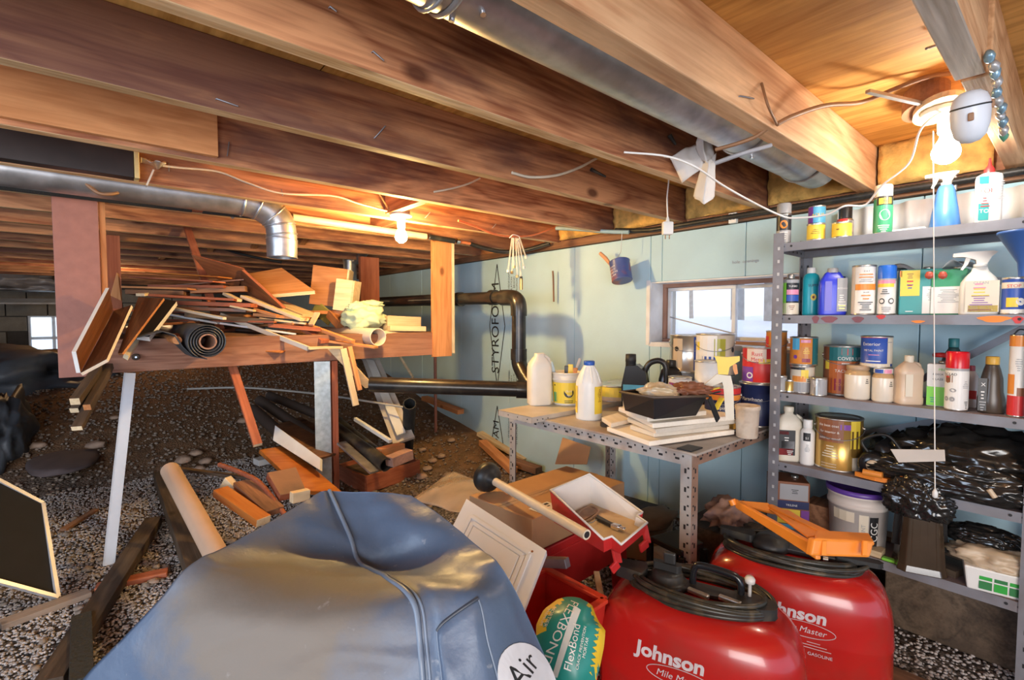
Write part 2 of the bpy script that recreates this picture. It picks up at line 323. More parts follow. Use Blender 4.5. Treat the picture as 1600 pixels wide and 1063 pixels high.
# gravel: nobody could count it
def gravel():
    rng = np.random.default_rng(3); ph = (1+5**.5)/2
    iv = np.array([(-1, ph, 0), (1, ph, 0), (-1, -ph, 0), (1, -ph, 0), (0, -1, ph), (0, 1, ph), (0, -1, -ph), (0, 1, -ph), (ph, 0, -1), (ph, 0, 1), (-ph, 0, -1), (-ph, 0, 1)])/1.9
    iff = np.array([(0, 11, 5), (0, 5, 1), (0, 1, 7), (0, 7, 10), (0, 10, 11), (1, 5, 9), (5, 11, 4), (11, 10, 2), (10, 7, 6), (7, 1, 8), (3, 9, 4), (3, 4, 2), (3, 2, 6), (3, 6, 8), (3, 8, 9), (4, 9, 5), (2, 4, 11), (6, 2, 10), (8, 6, 7), (9, 8, 1)])
    V = []; N = 0; NB = []
    for (xa, xb, ya, yb, n, s0, s1) in ((-.95, .95, .5, 3.4, 60000, .003, .0068), (1.0, 2.15, -.1, 2.0, 16000, .0032, .007), (-.5, 2.1, 2.2, 5.6, 6000, .005, .014), (-.2, 1.6, 1.6, 3.4, 260, .010, .022)):
        c = np.stack([rng.uniform(xa, xb, n), rng.uniform(ya, yb, n)], 1)
        z = np.array([gz(a, b) for a, b in c]); s = rng.uniform(s0, s1, n)
        sc = np.stack([s, s*rng.uniform(.6, 1, n), s*rng.uniform(.45, .8, n)], 1); a = rng.uniform(0, 6.28, n)
        v = iv[None]*sc[:, None]*(1+rng.uniform(-.16, .16, (n, 12, 1))); ca, sa_ = np.cos(a)[:, None], np.sin(a)[:, None]
        x = v[..., 0]*ca-v[..., 1]*sa_; y = v[..., 0]*sa_+v[..., 1]*ca
        V.append(np.stack([x+c[:, :1], y+c[:, 1:2], v[..., 2]+z[:, None]+(s*.15)[:, None]], 2).reshape(-1, 3)); N += n; NB.append(n)
    V = np.concatenate(V); F = (iff[None]+12*np.arange(N)[:, None, None]).reshape(-1, 3)
    me = bpy.data.meshes.new('gravel'); me.vertices.add(len(V)); me.vertices.foreach_set('co', V.astype(np.float32).ravel())
    me.loops.add(F.size); me.loops.foreach_set('vertex_index', F.astype(np.int32).ravel()); me.polygons.add(len(F))
    me.polygons.foreach_set('loop_start', np.arange(0, F.size, 3, dtype=np.int32)); me.update(calc_edges=True); me.validate(); me.materials.append(gravelm); me.materials.append(plain('slope_stone', (.25, .20, .16), .85, var=.45, vs=60, dirt=(.26, .17, .10, .7), ds=2))
    mi = np.zeros(len(F), np.int32); mi[20*(NB[0]+NB[1]):] = 1; me.polygons.foreach_set('material_index', mi)
    return link('gravel', me)
tag(gravel(), 'loose grey and brown gravel spread over the crawl space floor', 'gravel', kind='stuff')
# ceiling -----------------------------------------------------
m = MB(); m.box((-.9, 3.2, CEIL+.02), (7.4, 13.4, .02)); ceiling = m.build('ceiling', plain('ceiling_top', (.3, .2, .1), .8), kind='structure')
ceiling['label'] = 'open underside of a wooden floor with joists under plywood'
y = -1.2
for i in range(8):
    for (xa, xb) in ((-4.4, -2.0), (-2.0, .45), (.45, 2.3)):
        m = MB(); m.box((0, 0, 0), (xb-xa-.004, 1.215, .016)); o = m.build('plywood_sheet', plyw, ceiling); o.location = ((xa+xb)/2, y+.61+i*1.22-.4, CEIL+.004)
for i, Y in enumerate([-.66, -.27, .905, 1.29, 1.72, 2.135, 2.58, 2.97, 3.4, 3.8, 4.2, 4.6, 5.0, 5.4, 5.8, 6.2, 6.6, 7.0, 7.4, 7.8, 8.2, 8.6]):
    bar('joist', (-4.4, Y, (JB+CEIL)/2-.002), (2.26, Y, (JB+CEIL)/2-.002), .038, CEIL-JB-.004, joistw if Y > .6 else joistn, ceiling, bevel=.003, under=edgew)
bar('joist', (-4.4, .535, (JB+CEIL)/2-.002), (2.26, .535, (JB+CEIL)/2-.002), .052, CEIL-JB-.004, joistn, ceiling, bevel=.003, label='pale newer joist running beside the round duct')
bar('joist', (-1.5, .157, (JB+CEIL)/2-.002), (1.30, .157, (JB+CEIL)/2-.002), .045, CEIL-JB-.004, joistn, ceiling, bevel=.003, label='weathered grey joist ending by the white lamp', under=wood('weathered_edge', (.36, .29, .23), (.60, .52, .44), None, 0))
bar('joist', (1.312, .150, (JB+CEIL)/2-.002), (2.2, .150, (JB+CEIL)/2-.002), .045, CEIL-JB-.004, joistn, ceiling, bevel=.003)
for ya_, yb_ in ((.2, .5), (.565, .88), (.93, 1.26), (1.32, 1.69), (1.75, 2.1), (-.2, .1)):
    m = MB(); m.grid(lambda u, v: (2.185-.025*abs(noise.noise(Vector((u*9, v*5, ya_))))-.02*math.sin(math.pi*u)*math.sin(math.pi*v), ya_+(yb_-ya_)*u, 1.475+.15*v), 16, 8); m.build('insulation_batt', battm, ceiling, solid=.006)
bar('header', (2.235, -1.4, (JB+CEIL)/2), (2.235, 9, (JB+CEIL)/2), .05, CEIL-JB-.006, joistw, ceiling)
# scab piece nailed to the third joist, blocking
bar('scab_board', (-.4, 1.69, 1.543), (.29, 1.69, 1.543), .022, .13, orangew, ceiling, label='short orange board nailed to the joist near the upper left')
for (x, Y0_, Y1_) in ((1.18, 2.155, 2.56), (.42, 4.62, 4.98), (1.05, 1.74, 2.11), (.9, 2.99, 3.38)):
    bar('blocking', (x, Y0_, 1.55), (x, Y1_, 1.55), .038, .14, joistw, ceiling)
for k in range(3):   # cross bridging between the far joists
    ya = 2.99+.41*k; yb = ya+.38; x = 1.0-.2*k
    bar('bridging', (x, ya, 1.49), (x, yb, 1.61), .038, .018, orangew, ceiling); bar('bridging', (x+.05, ya, 1.61), (x+.05, yb, 1.49), .038, .018, orangew, ceiling)
# walls -------------------------------------------------------
wall = MB().box((WX+.13, 3.6, .35), (.12, 11.4, 2.5)) if False else MB()
WYa, WYb = .72, 1.467; WZa, WZb = .868, 1.185       # window hole
for (ya, yb, za, zb) in ((-1.6, WYa, -.3, 1.47), (WYb, 9.2, -.3, 1.47), (WYa, WYb, -.3, WZa), (WYa, WYb, WZb, 1.47)):
    wall.box((WX+.16, (ya+yb)/2, (za+zb)/2), (.18, yb-ya, zb-za))
wall = wall.build('wall_right', concrete, kind='structure'); wall['label'] = 'basement wall covered with light blue foam insulation boards'
js = [-1.4, -.85, -.24, .37, .98, 1.40, 1.995, 2.6, 3.2, 3.81, 4.42, 5.03, 5.64, 6.25, 6.86, 7.5, 8.2, 9.1]
FT = 1.425
def fpanel(ya, yb, za, zb):
    m = MB(); m.box((0, 0, 0), (.05, yb-ya-.003, zb-za-.002)); o = m.build('foam_panel', foam, wall, .002); o.location = (WX+.025+random.uniform(0, .003), (ya+yb)/2, (za+zb)/2)
for a, b in zip(js[:-1], js[1:]):
    if b <= WYa or a >= WYb-.01: fpanel(a, b, -.2, FT)
    else:
        a2, b2 = max(a, WYa), min(b, WYb)
        if a < WYa: fpanel(a, WYa, -.2, FT)
        fpanel(a2, b2, -.2, WZa); fpanel(a2, b2, WZb, FT)
        if b > WYb+.02: fpanel(WYb, b, -.2, FT)
bar('sill_plate', (2.21, -1.3, 1.446), (2.21, 9, 1.446), .07, .038, brownw, wall)
# print on the foam
def wfn(y0, z0): return lambda u, v: (WX-.0012, y0+v, z0+u)
def wflat(y0, z0): return lambda u, v: (WX-.0012, y0-u, z0+v)
def diamond(y0, z0, z1, hw=.088, w=.006):
    m = MB(); zc = (z0+z1)/2; pts = [(y0, z0), (y0+hw, zc), (y0, z1), (y0-hw, zc)]
    for i in range(4):
        a, b = pts[i], pts[(i+1) % 4]; m.beam((WX-.001, a[0], a[1]), (WX-.001, b[0], b[1]), w, .0015, up=(1, 0, 0))
    m.text('STYROFOAM', (z1-z0)*.135, wfn(y0-.018, zc-.02), sx=.95)
    for k in range(4):
        m.text(('STYROFOAM', 'INSULATION', 'BRAND')[k % 3], .024, wfn(y0-.14-.028*k, z1-.14-.03*(k % 2)))
        m.text(('SCORE BOARD', 'TYPE 4', '2 x 24 x 96', 'CODE')[k], .018, wfn(y0-.14-.026*k, z0+.07))
    return m.build('lettering', inkm, wall)
diamond(2.74, .50, 1.385); diamond(2.74, -.35, .36)
m = MB(); m.text('hole  openings', .02, wflat(.98, 1.245)); m.build('lettering', plain('pencil', (.3, .32, .4), .7), wall, label='faint handwriting above the window')
# dirty drip and red-pink spray mark
far = MB(); far.box((-1.1, 9.3, .4), (7, .15, 2.4)); far = far.build('wall_far', plain('far_wall_core', (.1, .09, .08), .9), kind='structure')
bw, bh = .40, .20
for r in range(5):
    for c in range(11):
        x = -2.9+c*bw+(r % 2)*.2; z = .42+r*bh
        if any(abs(x-q.x) < hw+.2 and abs(z+.1-q.z) < hh+.10 for q, hw, hh in ((PY(84, 525, 9.1), .2, .2), (PY(462, 468, 9.1), .45, .05))): continue
        m = MB(); m.box((0, 0, 0), (bw-.012, .08, bh-.012)); o = m.build('concrete_block', concrete, far, .004); o.location = (x, 9.19, z+.1)
leftw = MB(); leftw.box((-4.45, 3.5, .6), (.12, 11.5, 2.2)); leftw.build('wall_left', concrete, kind='structure')
# ------------------------------------------------------------ services under the ceiling
ropem = plain('cream_cable', (.74, .66, .52), .5); orcab = plain('orange_cable', (.62, .20, .08), .45); brcab = plain('brown_cable', (.30, .15, .07), .5)
def elbowduct(name, label, path, r, mat, rings, cat='duct', group=None, n=8):
    t = thing(name, label, cat, path[0], group=group); o0 = Vector(path[0]); pts = [Vector(p)-o0 for p in bez(path, n)] if len(path) > 2 else [Vector(p)-o0 for p in path]
    m = MB().tube(pts, r, 28, cap=False); m.tube(list(reversed(pts)), r-.0015, 28, cap=False); m.build('duct_pipe', mat, t)
    for (i, w) in rings:
        a = pts[int(i*(len(pts)-1))]; b = pts[min(int(i*(len(pts)-1))+1, len(pts)-1)]; d = (b-a).normalized() if (b-a).length > 0 else (pts[-1]-pts[-2]).normalized()
        MB().tube([a-d*w/2, a-d*w/4, a+d*w/4, a+d*w/2], [r+.0003, r+.003, r+.003, r+.0003], 28).build('seam_band', mat, t)
    return t
DY = .645; DZ = 1.545; dr = .075
t = thing('round_duct', 'long grey galvanised round duct running beside the pale joist', 'duct', (0, DY, DZ))
L = [-4.2+k*.02 for k in range(1)]
m = MB()
for a, b in ((-2.2, .42), (.42, 1.42), (1.42, 1.86), (1.86, 1.99)):
    m = MB(); m.tube([(a, 0, 0), (b+.01, 0, 0)], [dr, dr-.001], 40, cap=(b > 1.9)); m.build('duct_section', galv, t)
for x in (.425, 1.42, 1.86):
    m = MB(); m.tube([(x-.006, 0, 0), (x-.002, 0, 0), (x+.002, 0, 0), (x+.006, 0, 0)], [dr, dr+.004, dr+.004, dr], 40, cap=False); m.build('seam_band', galv, t)
for (x, a) in ((.47, -1.9), (.44, -1.35), (1.47, -1.6)):
    m = MB(); c = Vector((x, math.cos(a)*dr, math.sin(a)*dr)); m.tube([c, c*1.0+Vector((0, math.cos(a), math.sin(a)))*.005], .005, 8); m.build('screw', chrome, t)
m = MB(); m.tube([(.40, math.cos(a)*(dr+.003), math.sin(a)*(dr+.003)) for a in [(-3.3+.2*k) for k in range(18)]], .003, 6); m.build('hanger_wire', galv, t)
# second duct with its elbow
Y2 = 2.33; z2 = 1.498
p = [(-2.2, Y2, z2), (-.6, Y2, z2), (.2, Y2, z2-.002), (.46, Y2, z2-.002), (.56, Y2, z2-.018), (.625, Y2, z2-.065), (.64, Y2, 1.37), (.64, Y2, 1.345)]
t = thing('elbow_duct', 'round metal duct turning down in an elbow, golden in the bulb light', 'duct', p[0])
o0 = Vector(p[0]); q = [Vector(a)-o0 for a in bez(p, 6)]
galvg = galv
MB().tube(q, .062, 28, cap=False).build('duct_pipe', galvg, t)
for k in (19, 23, 28, 32, 36, 41):
    if k < len(q)-1:
        a = q[k]; d = (q[k+1]-q[k]).normalized(); MB().tube([a-d*.004, a-d*.0015, a+d*.0015, a+d*.004], [.0622, .0655, .0655, .0622], 28, cap=False).build('seam_band', galvg, t)
e = Vector((.64, Y2, 0))-o0
m = MB(); m.tube([(e.x, 0, 1.35-o0.z), (e.x, 0, 1.27-o0.z)], [.064, .062], 28, cap=False); m.tube([(e.x, 0, 1.27-o0.z), (e.x, 0, 1.348-o0.z)], [.0605, .0625], 28, cap=False); m.build('open_collar', galvg, t)
m = MB(); m.tube([(e.x+.062*math.cos(a), .062*math.sin(a), 1.27-o0.z) for a in [k*math.pi/12 for k in range(24)]], .0025, 6, closed=True); m.build('rolled_rim', galvg, t)
bar('hanger_strap', P(364, 339, 2.18), P(400, 314, 2.12), .012, .028, steel, None, up=(0, 1, 0)); tag(bpy.data.objects['hanger_strap'], 'slanting metal strap nailed across the elbow duct', 'strap')
# insulated black pipe and the grey pipe that goes on
t = thing('insulated_pipe', 'black foam insulated pipe running under the joists at the left', 'pipe', (-.6, 2.46, 1.463))
insul = plain('pipe_foam', (.025, .027, .028), .85, bump=.4, bs=160)
MB().tube([(-1.2, 0, 0), (.92, .0, .002)], .0195, 16).build('insulation', insul, t)
MB().tube([(.90, 0, 0), (.985, 0, 0)], .011, 12).build('bare_pipe', plain('copper', (.5, .22, .14), .4, .8), t)
MB().tube([(.96, 0, 0), (1.22, 0, .003)], .0175, 16).build('insulation', insul, t)
t = thing('grey_pipe', 'smooth grey pipe ending in a black sleeve behind the left light bulb', 'pipe', (.72, 2.44, 1.475))
MB().tube([(0, 0, 0), (.72, .0, -.012)], .0175, 16).build('pipe', plain('grey_pvc', (.55, .52, .42), .3), t)
MB().tube([(.74, 0, -.012), (.92, .01, -.016)], .0155, 14).build('rubber_sleeve', rubber, t)
for x in (.735, .93): MB().tube([(x, .006, -.014), (x+.022, .006, -.014)], .0165, 12).build('hose_clamp', chrome, t)
MB().tube([(.94, .01, -.016), (1.06, .015, -.02)], .009, 10).build('red_pipe', orcab, t)
cable('black_hose', [(1.76, 2.455, 1.455), (1.86, 2.44, 1.435), (1.98, 2.40, 1.42), (2.08, 2.3, 1.43), (2.14, 2.15, 1.46)], .013, rubber, 'black hose curving from the grey pipe towards the wall', 'hose')
# armoured black conduit along the wall top
cpts = [(2.16, 1.66, 1.475), (2.155, 1.5, 1.452), (2.15, 1.38, 1.445)]+[(2.15, y, 1.447) for y in (1.1, .8, .5, .2, -.1, -.5, -1)]
t = thing('armoured_cable', 'black armoured cable clipped along the top of the foam wall', 'cable', (2.15, 1.3, 1.447))
q = bez([Vector(p)-Vector((2.15, 1.3, 1.447)) for p in cpts], 40); q2 = []; rr = []
MB().tube(q, [.0115 if k % 2 else .0135 for k in range(len(q))], 8).build('armour', rubber, t)
for y in (1.02, .30, -.06): m = MB(); m.box((.012, y-1.3, -.005), (.02, .035, .045)); m.build('cable_clip', whitepl, t, .002)
cable('blue_grey_pipe', [(1.96, 1.92, 1.50), (2.03, 1.80, 1.485), (2.10, 1.68, 1.465), (2.14, 1.56, 1.45)], .011, plain('blue_grey_pipe', (.33, .47, .52), .35), 'pale blue grey tube bending into the black armoured cable', 'tube')
purp = plain('purple_cable', (.30, .05, .22), .4)
cable('purple_cable', [PY(880, 310, 1.75), PY(915, 328, 1.76), PY(950, 352, 1.8), PY(985, 360, 1.9)], .0045, purp, 'purple cable looping down from a joist near the wall', 'cable')
cable('purple_cable', [PY(915, 341, 1.79), PY(945, 347, 1.82), PY(1000, 343, 1.9)], .0035, purp, 'short purple cable end crossing the longer one', 'cable')
# red cable near the glass tubes
cable('orange_cable', [PY(716, 345, 2.0), PY(745, 355, 2.02), PY(772, 366, 2.03), PY(800, 370, 2.03), PY(832, 368, 2.03), PY(858, 359, 2.0), PY(878, 350, 1.99)], .0055, orcab, 'orange cable sagging under the joist above the bottle brushes', 'cable')
# cream cables
cable('cream_cable', [PY(800, 270, 1.262), PY(830, 277, 1.258), PY(870, 274, 1.255), PY(905, 262, 1.258), PY(935, 246, 1.265)], .005, ropem, 'cream cable looping across the dark joist left of the hanging rag', 'cable')
cable('cream_cable', [PY(678, 300, 1.69), PY(700, 296, 1.685), PY(727, 289, 1.69), PY(750, 279, 1.695)], .004, ropem, 'short cream cable on the joist above the left bulb', 'cable')
cable('cream_cable', [PY(246, 258, 2.1), PY(280, 262, 2.105), PY(340, 268, 2.11), PY(385, 285, 2.11), PY(440, 302, 2.11), PY(520, 306, 2.11), PY(560, 318, 2.11), PY(605, 330, 2.09)], .004, ropem, 'cream cable stapled along the joist to the left bulb', 'cable')
cable('brown_cable', [PY(120, 271, 2.28), PY(135, 288, 2.28), PY(155, 302, 2.27), PY(175, 303, 2.27), PY(188, 300, 2.3)], .006, brcab, 'brown cable dropping below the grey duct at the far left', 'cable')
cable('brown_cable', [PY(590, 298, 2.06), PY(600, 315, 2.07), PY(609, 330, 2.08)], .004, brcab, 'short brown cable coming down to the left bulb box', 'cable')
# brown cable across the plywood, A joist to lamp
cable('brown_cable', [PZ(1214, 194, 1.475), PZ(1240, 181, 1.50), PZ(1290, 165, 1.55), PZ(1345, 160, 1.585), PZ(1400, 138, 1.60), PZ(1450, 120, 1.61), PZ(1489, 114, 1.615)], .006, brcab, 'brown cable stretched across the plywood towards the right bulb', 'cable')
cable('brown_cable', [PZ(1190, 130, 1.55), PZ(1200, 165, 1.49), PZ(1214, 194, 1.475)], .003, brcab, 'thin brown cable drooping down the face of the pale joist', 'cable')
cable('brown_cable', [PZ(1118, 234, 1.44), PZ(1150, 225, 1.445), PZ(1180, 214, 1.455), PZ(1200, 200, 1.47)], .005, brcab, 'brown cable crossing below the round duct by the hanging rag', 'cable')
cable('grey_cable', [PZ(1118, 255, 1.42), PZ(1160, 240, 1.43), PZ(1205, 227, 1.45)], .006, plain('grey_cable', (.4, .4, .42), .4), 'grey cable crossing below the round duct by the hanging rag', 'cable')
whc = plain('white_cord', (.86, .83, .78), .45)
cable('white_cable', [PZ(975, 238, 1.44), PZ(1040, 244, 1.42), PZ(1085, 260, 1.39), PZ(1130, 290, 1.36), PZ(1180, 318, 1.33), PZ(1218, 336, 1.31), PZ(1240, 341, 1.30), PZ(1290, 336, 1.30), PZ(1320, 322, 1.32), PZ(1352, 320, 1.33), PZ(1378, 290, 1.37), PZ(1420, 255, 1.42), PZ(1437, 205, 1.49), PZ(1462, 180, 1.53), PZ(1485, 172, 1.55)], .0028, whc, 'long white cord swooping from the rag to the right bulb', 'cord')
# phone charger hanging from the rag
t = thing('plug_adapter', 'small white plug adapter hanging on a white cord at the wall', 'adapter', PZ(1043, 358, 1.37))
o0 = Vector(t.location); R = Matrix.Rotation(-YAW, 3, 'Z')
m = MB(); m.box((0, 0, 0), (.042, .026, .052), 0, R); m.build('housing', whitepl, t, .005)
for s in (-.008, .008): m = MB(); m.box((0+s*.76, -s*.65, -.034), (.002, .006, .017), 0, R); m.build('prong', chrome, t)
m = MB(); m.tube([(0, 0, .025), (0, 0, .045)], [.009, .004], 10); m.build('strain_relief', whitepl, t)
m = MB(); m.tube(bez([(0, 0, .04), Vector(P(1043, 300, 2.2))-o0 if False else (0, .004, .12), (.004, 0, .19), (.0, .0, .235)], 6), .003, 6); m.build('cord', whc, t)
t.location = P(1043, 357, 1.95)
# black board with its yellow end
t = thing('black_board', 'black painted board boxed against the joists at the upper left', 'board', (-.2, 2.085, 1.545))
m = MB(); m.box((-.4, 0, 0), (1.42, .05, .158)); m.build('board', plain('black_stained', (.022, .018, .018), .45, dirt=(.07, .05, .045, .5), ds=4), t, .002)
m = MB(); m.box((.318, .002, 0), (.014, .054, .158)); m.build('foam_end', plain('yellow_foam', (.75, .58, .25), .8, bump=.5), t, .002)
t = thing('tape_scrap', 'crumpled silver tape scrap with beige tag by the black board end', 'scrap', (.165, 2.09, 1.53))
m = MB()
def crum(u, v): p_ = Vector(((u-.5)*.07, (v-.5)*.035, 0)); return p_+Vector((0, .012*noise.noise(p_*60), .022*noise.noise(p_*45+Vector((3, 1, 2)))))
m.grid(crum, 14, 8); m.build('foil', plain('foil', (.7, .7, .7), .3, .9), t, solid=.0006)
m = MB(); m.box((-.012, -.012, -.055), (.005, .03, .06), rot=Matrix.Rotation(.35, 3, 'Y')); m.build('tag', beigepl, t)
# left bulb -------------------------------------------------
def bulb(parent, c, r=.03, em=26, col=(1, .80, .5)):
    prof = [(.0125, .052), (.0135, .045), (.016, .034), (r*.83, .018), (r*.97, .006), (r, 0), (r*.93, -.012), (r*.72, -.021), (r*.38, -.028), (.002, -.0305)]
    m = MB().lathe([(a, z*r/.03) for a, z in reversed(prof)], c, 14); return m.build('bulb', plain('bulb_glow_%.2f' % col[2], (1, 1, 1), .4, emit=(*col, em), var=0), parent)
t = thing('ceiling_lamp', 'glowing bare bulb in white holder on a grey joist box at left', 'lamp', BULB_L)
b_ = bulb(t, (0, 0, 0), .028, 900, (1, .64, .22))
MB().lathe([(.017, .042), (.019, .046), (.019, .085), (.028, .09), (.05, .093), (.052, .099), (.0, .099)], (0, 0, 0), 24).build('lamp_holder', whitepl, t)
MB().lathe([(.045, .099), (.046, .101), (.046, .135), (.0, .136)], (0, .01, 0), 20).build('junction_box', steel, t)
# right lamp ------------------------------------------------
t = thing('ceiling_lamp', 'bright bare bulb on a wood plate under the plywood at right', 'lamp', BULB_R)
o0 = BULB_R
ax = (P(1486, 178, 1.5)-P(1478, 240, 1.42)); ax = Vector((.02, .0, 1)).normalized()
bulb(t, (0, 0, 0), .031, 125, (1, .92, .80))
MB().lathe([(.018, .05), (.020, .055), (.021, .085), (.030, .093), (.055, .10), (.057, .112), (0, .113)], (0, 0, 0), 24).build('lamp_holder', whitepl, t)
pl = [(.105*math.cos(a)*(1 if math.cos(a) < 0 else 1.1), .05*math.sin(a)) for a in [k*math.pi/12 for k in range(24)]]
m = MB(); m.M = Matrix.Translation((.0, .02, 0)) @ Matrix.Rotation(.35, 4, 'Z'); m.prism(pl, .114, .128); m.build('wood_plate', palew, t, .002)
m = MB(); m.M = Matrix.Translation((.02, .05, .13)) @ Matrix.Rotation(.35, 4, 'Z'); m.prism([(a*.8, b*1.0) for a, b in pl], 0, .095); m.build('mounting_block', brownw, t, .004)
m = MB(); m.beam((-.24, .12, .13), (-.02, .03, .125), .012, .008); m.build('metal_tab', galv, t)
# pull cord with its wooden bead
pc = PZ(1456, 193, 1.52); pb = P(1461, 770, 1.22)
top = Vector((pb.x, pb.y, pc.z)) if False else P(1458, 205, 1.33)
t = thing('pull_cord', 'thin white pull cord with a bead hanging from right lamp', 'cord', top)
bot = P(1461, 772, 1.30)
MB().tube([(0, 0, 0), Vector((bot-top))*.5+Vector((.001, 0, 0)), bot-top], .0013, 6).build('string', whc, t)
MB().lathe([(.001, -.012), (.006, -.008), (.0065, .004), (.003, .012), (.001, .014)], tuple(bot-top), 12).build('bead', whitepl, t)
# white oval sensor lamp under the joist stub
c = P(1516, 184, .90)
t = thing('sensor_lamp', 'white oval plastic lamp fixed under the joist end by the bulb', 'lamp', c)
pr = [(.002, -.064), (.022, -.06), (.038, -.045), (.045, -.02), (.047, .01), (.046, .035), (.038, .054), (.024, .064), (.002, .067)]
R4 = Matrix.Rotation(-.25, 4, 'Y') @ Matrix.Scale(.71, 4)
m = MB(); m.M = R4; m.lathe(pr, (0, 0, 0), 26, sx=1.0, sy=.85); m.build('shell', plain('lamp_shell', (.70, .74, .80), .4, var=.03), t)
m = MB(); m.M = R4; m.lathe([(.0475, .024), (.049, .026), (.0475, .028)], (0, 0, 0), 26, sx=1, sy=.85, cap=False); m.build('seam', blackm, t)
for a, z, w in ((3.3, .0, .016), (4.9, .022, .01), (5.6, -.01, .01)):
    m = MB(); m.M = R4; m.box((math.cos(a)*.0455, math.sin(a)*.039, z), (.012, .012, .02), rot=Matrix.Rotation(a, 3, 'Z')); m.build('slot', brcab, t, .002)
# things strung along the joist at the far right
t = thing('twist_garland', 'knotted string of blue and grey foil hung on right joist', 'garland', PY(1549, 85, .122))
o0 = Vector(t.location); e = PY(1570, 212, .122)-o0
for k in range(11):
    c = e*(k/10)+Vector((0, random.uniform(-.003, .003), random.uniform(-.004, .004)))
    m = MB(); m.lathe([(.001, -.012), (.009, -.007), (.011, 0), (.007, .008), (.001, .012)], tuple(c), 7, sx=1, sy=.8)
    m.v = [tuple(Vector(v)+Vector((noise.noise(Vector(v)*90), 0, noise.noise(Vector(v)*80+Vector((5, 5, 5)))))*.006) for v in m.v]
    m.build('knot', [plain('foil_blue', (.25, .4, .5), .3, .5), plain('foil_grey', (.5, .5, .5), .35, .5), plain('foil_green', (.1, .3, .2), .4)][2 if k == 10 else k % 2], t)
MB().tube([(0, 0, 0), e], .002, 6).build('string', blackm, t)
# paper rag tied on a cord --------------------------------
t = thing('hanging_rag', 'twisted white paper rag hanging from cords below the duct', 'rag', P(1100, 250, 1.52))
o0 = Vector(t.location); ragm = plain('rag_paper', (.74, .70, .66), .85, var=.06)
def ragsheet(name, cols, t_=.001, wob=.006):
    """cols: list of rows, each row a list of (x,y,d)"""
    rows = [[P(*q)-o0 for q in r] for r in cols]; nr = len(rows)-1; nc = len(rows[0])-1
    def f(u, v):
        i = min(int(u*nr), nr-1); j = min(int(v*nc), nc-1); a = u*nr-i; b = v*nc-j
        p = rows[i][j]*(1-a)*(1-b)+rows[i+1][j]*a*(1-b)+rows[i][j+1]*(1-a)*b+rows[i+1][j+1]*a*b
        return p+FW*(wob*noise.noise(p*38)+wob*.6*math.sin(v*nc*5+u*3))
    m = MB(); m.grid(f, nr*7, nc*7); return m.build(name, ragm, t, solid=t_)
ragsheet('twisted_end', [[(1098, 195, 1.50), (1104, 190, 1.48), (1111, 196, 1.5)], [(1088, 222, 1.5), (1098, 216, 1.47), (1110, 216, 1.5)], [(1087, 232, 1.52), (1100, 236, 1.47), (1114, 236, 1.5)], [(1096, 252, 1.5), (1106, 254, 1.46), (1117, 255, 1.5)]])
ragsheet('hanging_tail', [[(1098, 255, 1.5), (1108, 250, 1.46), (1118, 240, 1.5)], [(1092, 275, 1.51), (1105, 275, 1.46), (1117, 270, 1.5)], [(1084, 306, 1.52), (1100, 312, 1.47), (1116, 307, 1.5)], [(1086, 311, 1.52), (1101, 319, 1.48), (1114, 311, 1.5)]])
ragsheet('tied_fold', [[(1046, 246, 1.55), (1070, 232, 1.55), (1086, 226, 1.54)], [(1050, 250, 1.55), (1078, 252, 1.52), (1098, 248, 1.5)], [(1066, 286, 1.55), (1084, 272, 1.52), (1100, 262, 1.5)]])
MB().tube([P(1046, 246, 1.55)-o0, P(1010, 240, 1.57)-o0, P(972, 238, 1.6)-o0], .003, 6).build('tie_string', whc, t)
# bundle of glass tubes/brushes hanging
t = thing('tube_bundle', 'bundle of clear glass tubes with brass ends hanging from joist', 'tube bundle', PY(803, 366, 2.02))
o0 = Vector(t.location); gl = plain('tube_glass', (.85, .85, .8), .05, alpha=.35, var=0); brass = plain('brass', (.55, .36, .14), .3, .9)
for i, (x0, y0, x1, y1, k) in enumerate([(800, 372, 794, 422, 0), (803, 372, 800, 424, 1), (806, 372, 808, 430, 1), (810, 373, 818, 416, 0), (808, 372, 814, 432, 2), (801, 371, 803, 415, 1), (812, 373, 821, 400, 0)]):
    a = PY(x0, y0, 2.02+.006*(i-3))-o0; b = PY(x1, y1, 2.02+.006*(i-3))-o0
    MB().tube([a, b], .0045, 8).build('glass_tube', gl, t)
    c = b; d = (b-a).normalized()
    MB().tube([c, c+d*.014], .008, 10).build('end_cap', [whitepl, brass, blackm][k], t)
MB().tube(bez([PY(796, 372, 2.02)-o0, PY(802, 367, 2.01)-o0, PY(812, 371, 2.02)-o0, PY(806, 380, 2.015)-o0], 5), .003, 6).build('tie', whc, t)
# hanging paint can with brush handle on the wall
t = thing('hanging_paint_can', 'small paint stained can hanging askew beside the window', 'can', PX(970, 424, 2.09))
R4 = Matrix.Rotation(-.30, 4, 'X') @ Matrix.Rotation(.15, 4, 'Y')
lab = plain('can_label_blue', (.07, .10, .28), .4, dirt=(.32, .08, .04, .95), ds=16)
m = MB(); m.M = R4; m.lathe([(.052, -.055), (.054, -.053), (.053, -.05), (.053, .05), (.055, .054), (.053, .056), (.049, .054), (.049, -.04), (0, -.04)], seg=28, cap=True); m.build('can', lab, t)
tw = plain('label_print_white', (.75, .75, .78), .5)
for k in range(4):
    m = MB(); m.M = R4; m.text(('PAINT', 'STAIN', 'EXTERIOR', '946 mL')[k], .014, lambda u, v, k=k: (.0542*math.cos(math.pi-.25-u/.054*1), .0542*math.sin(math.pi-.25-u/.054), .012-k*.016+v)); m.build('lettering', tw, t)
R3 = R4.to_3x3()
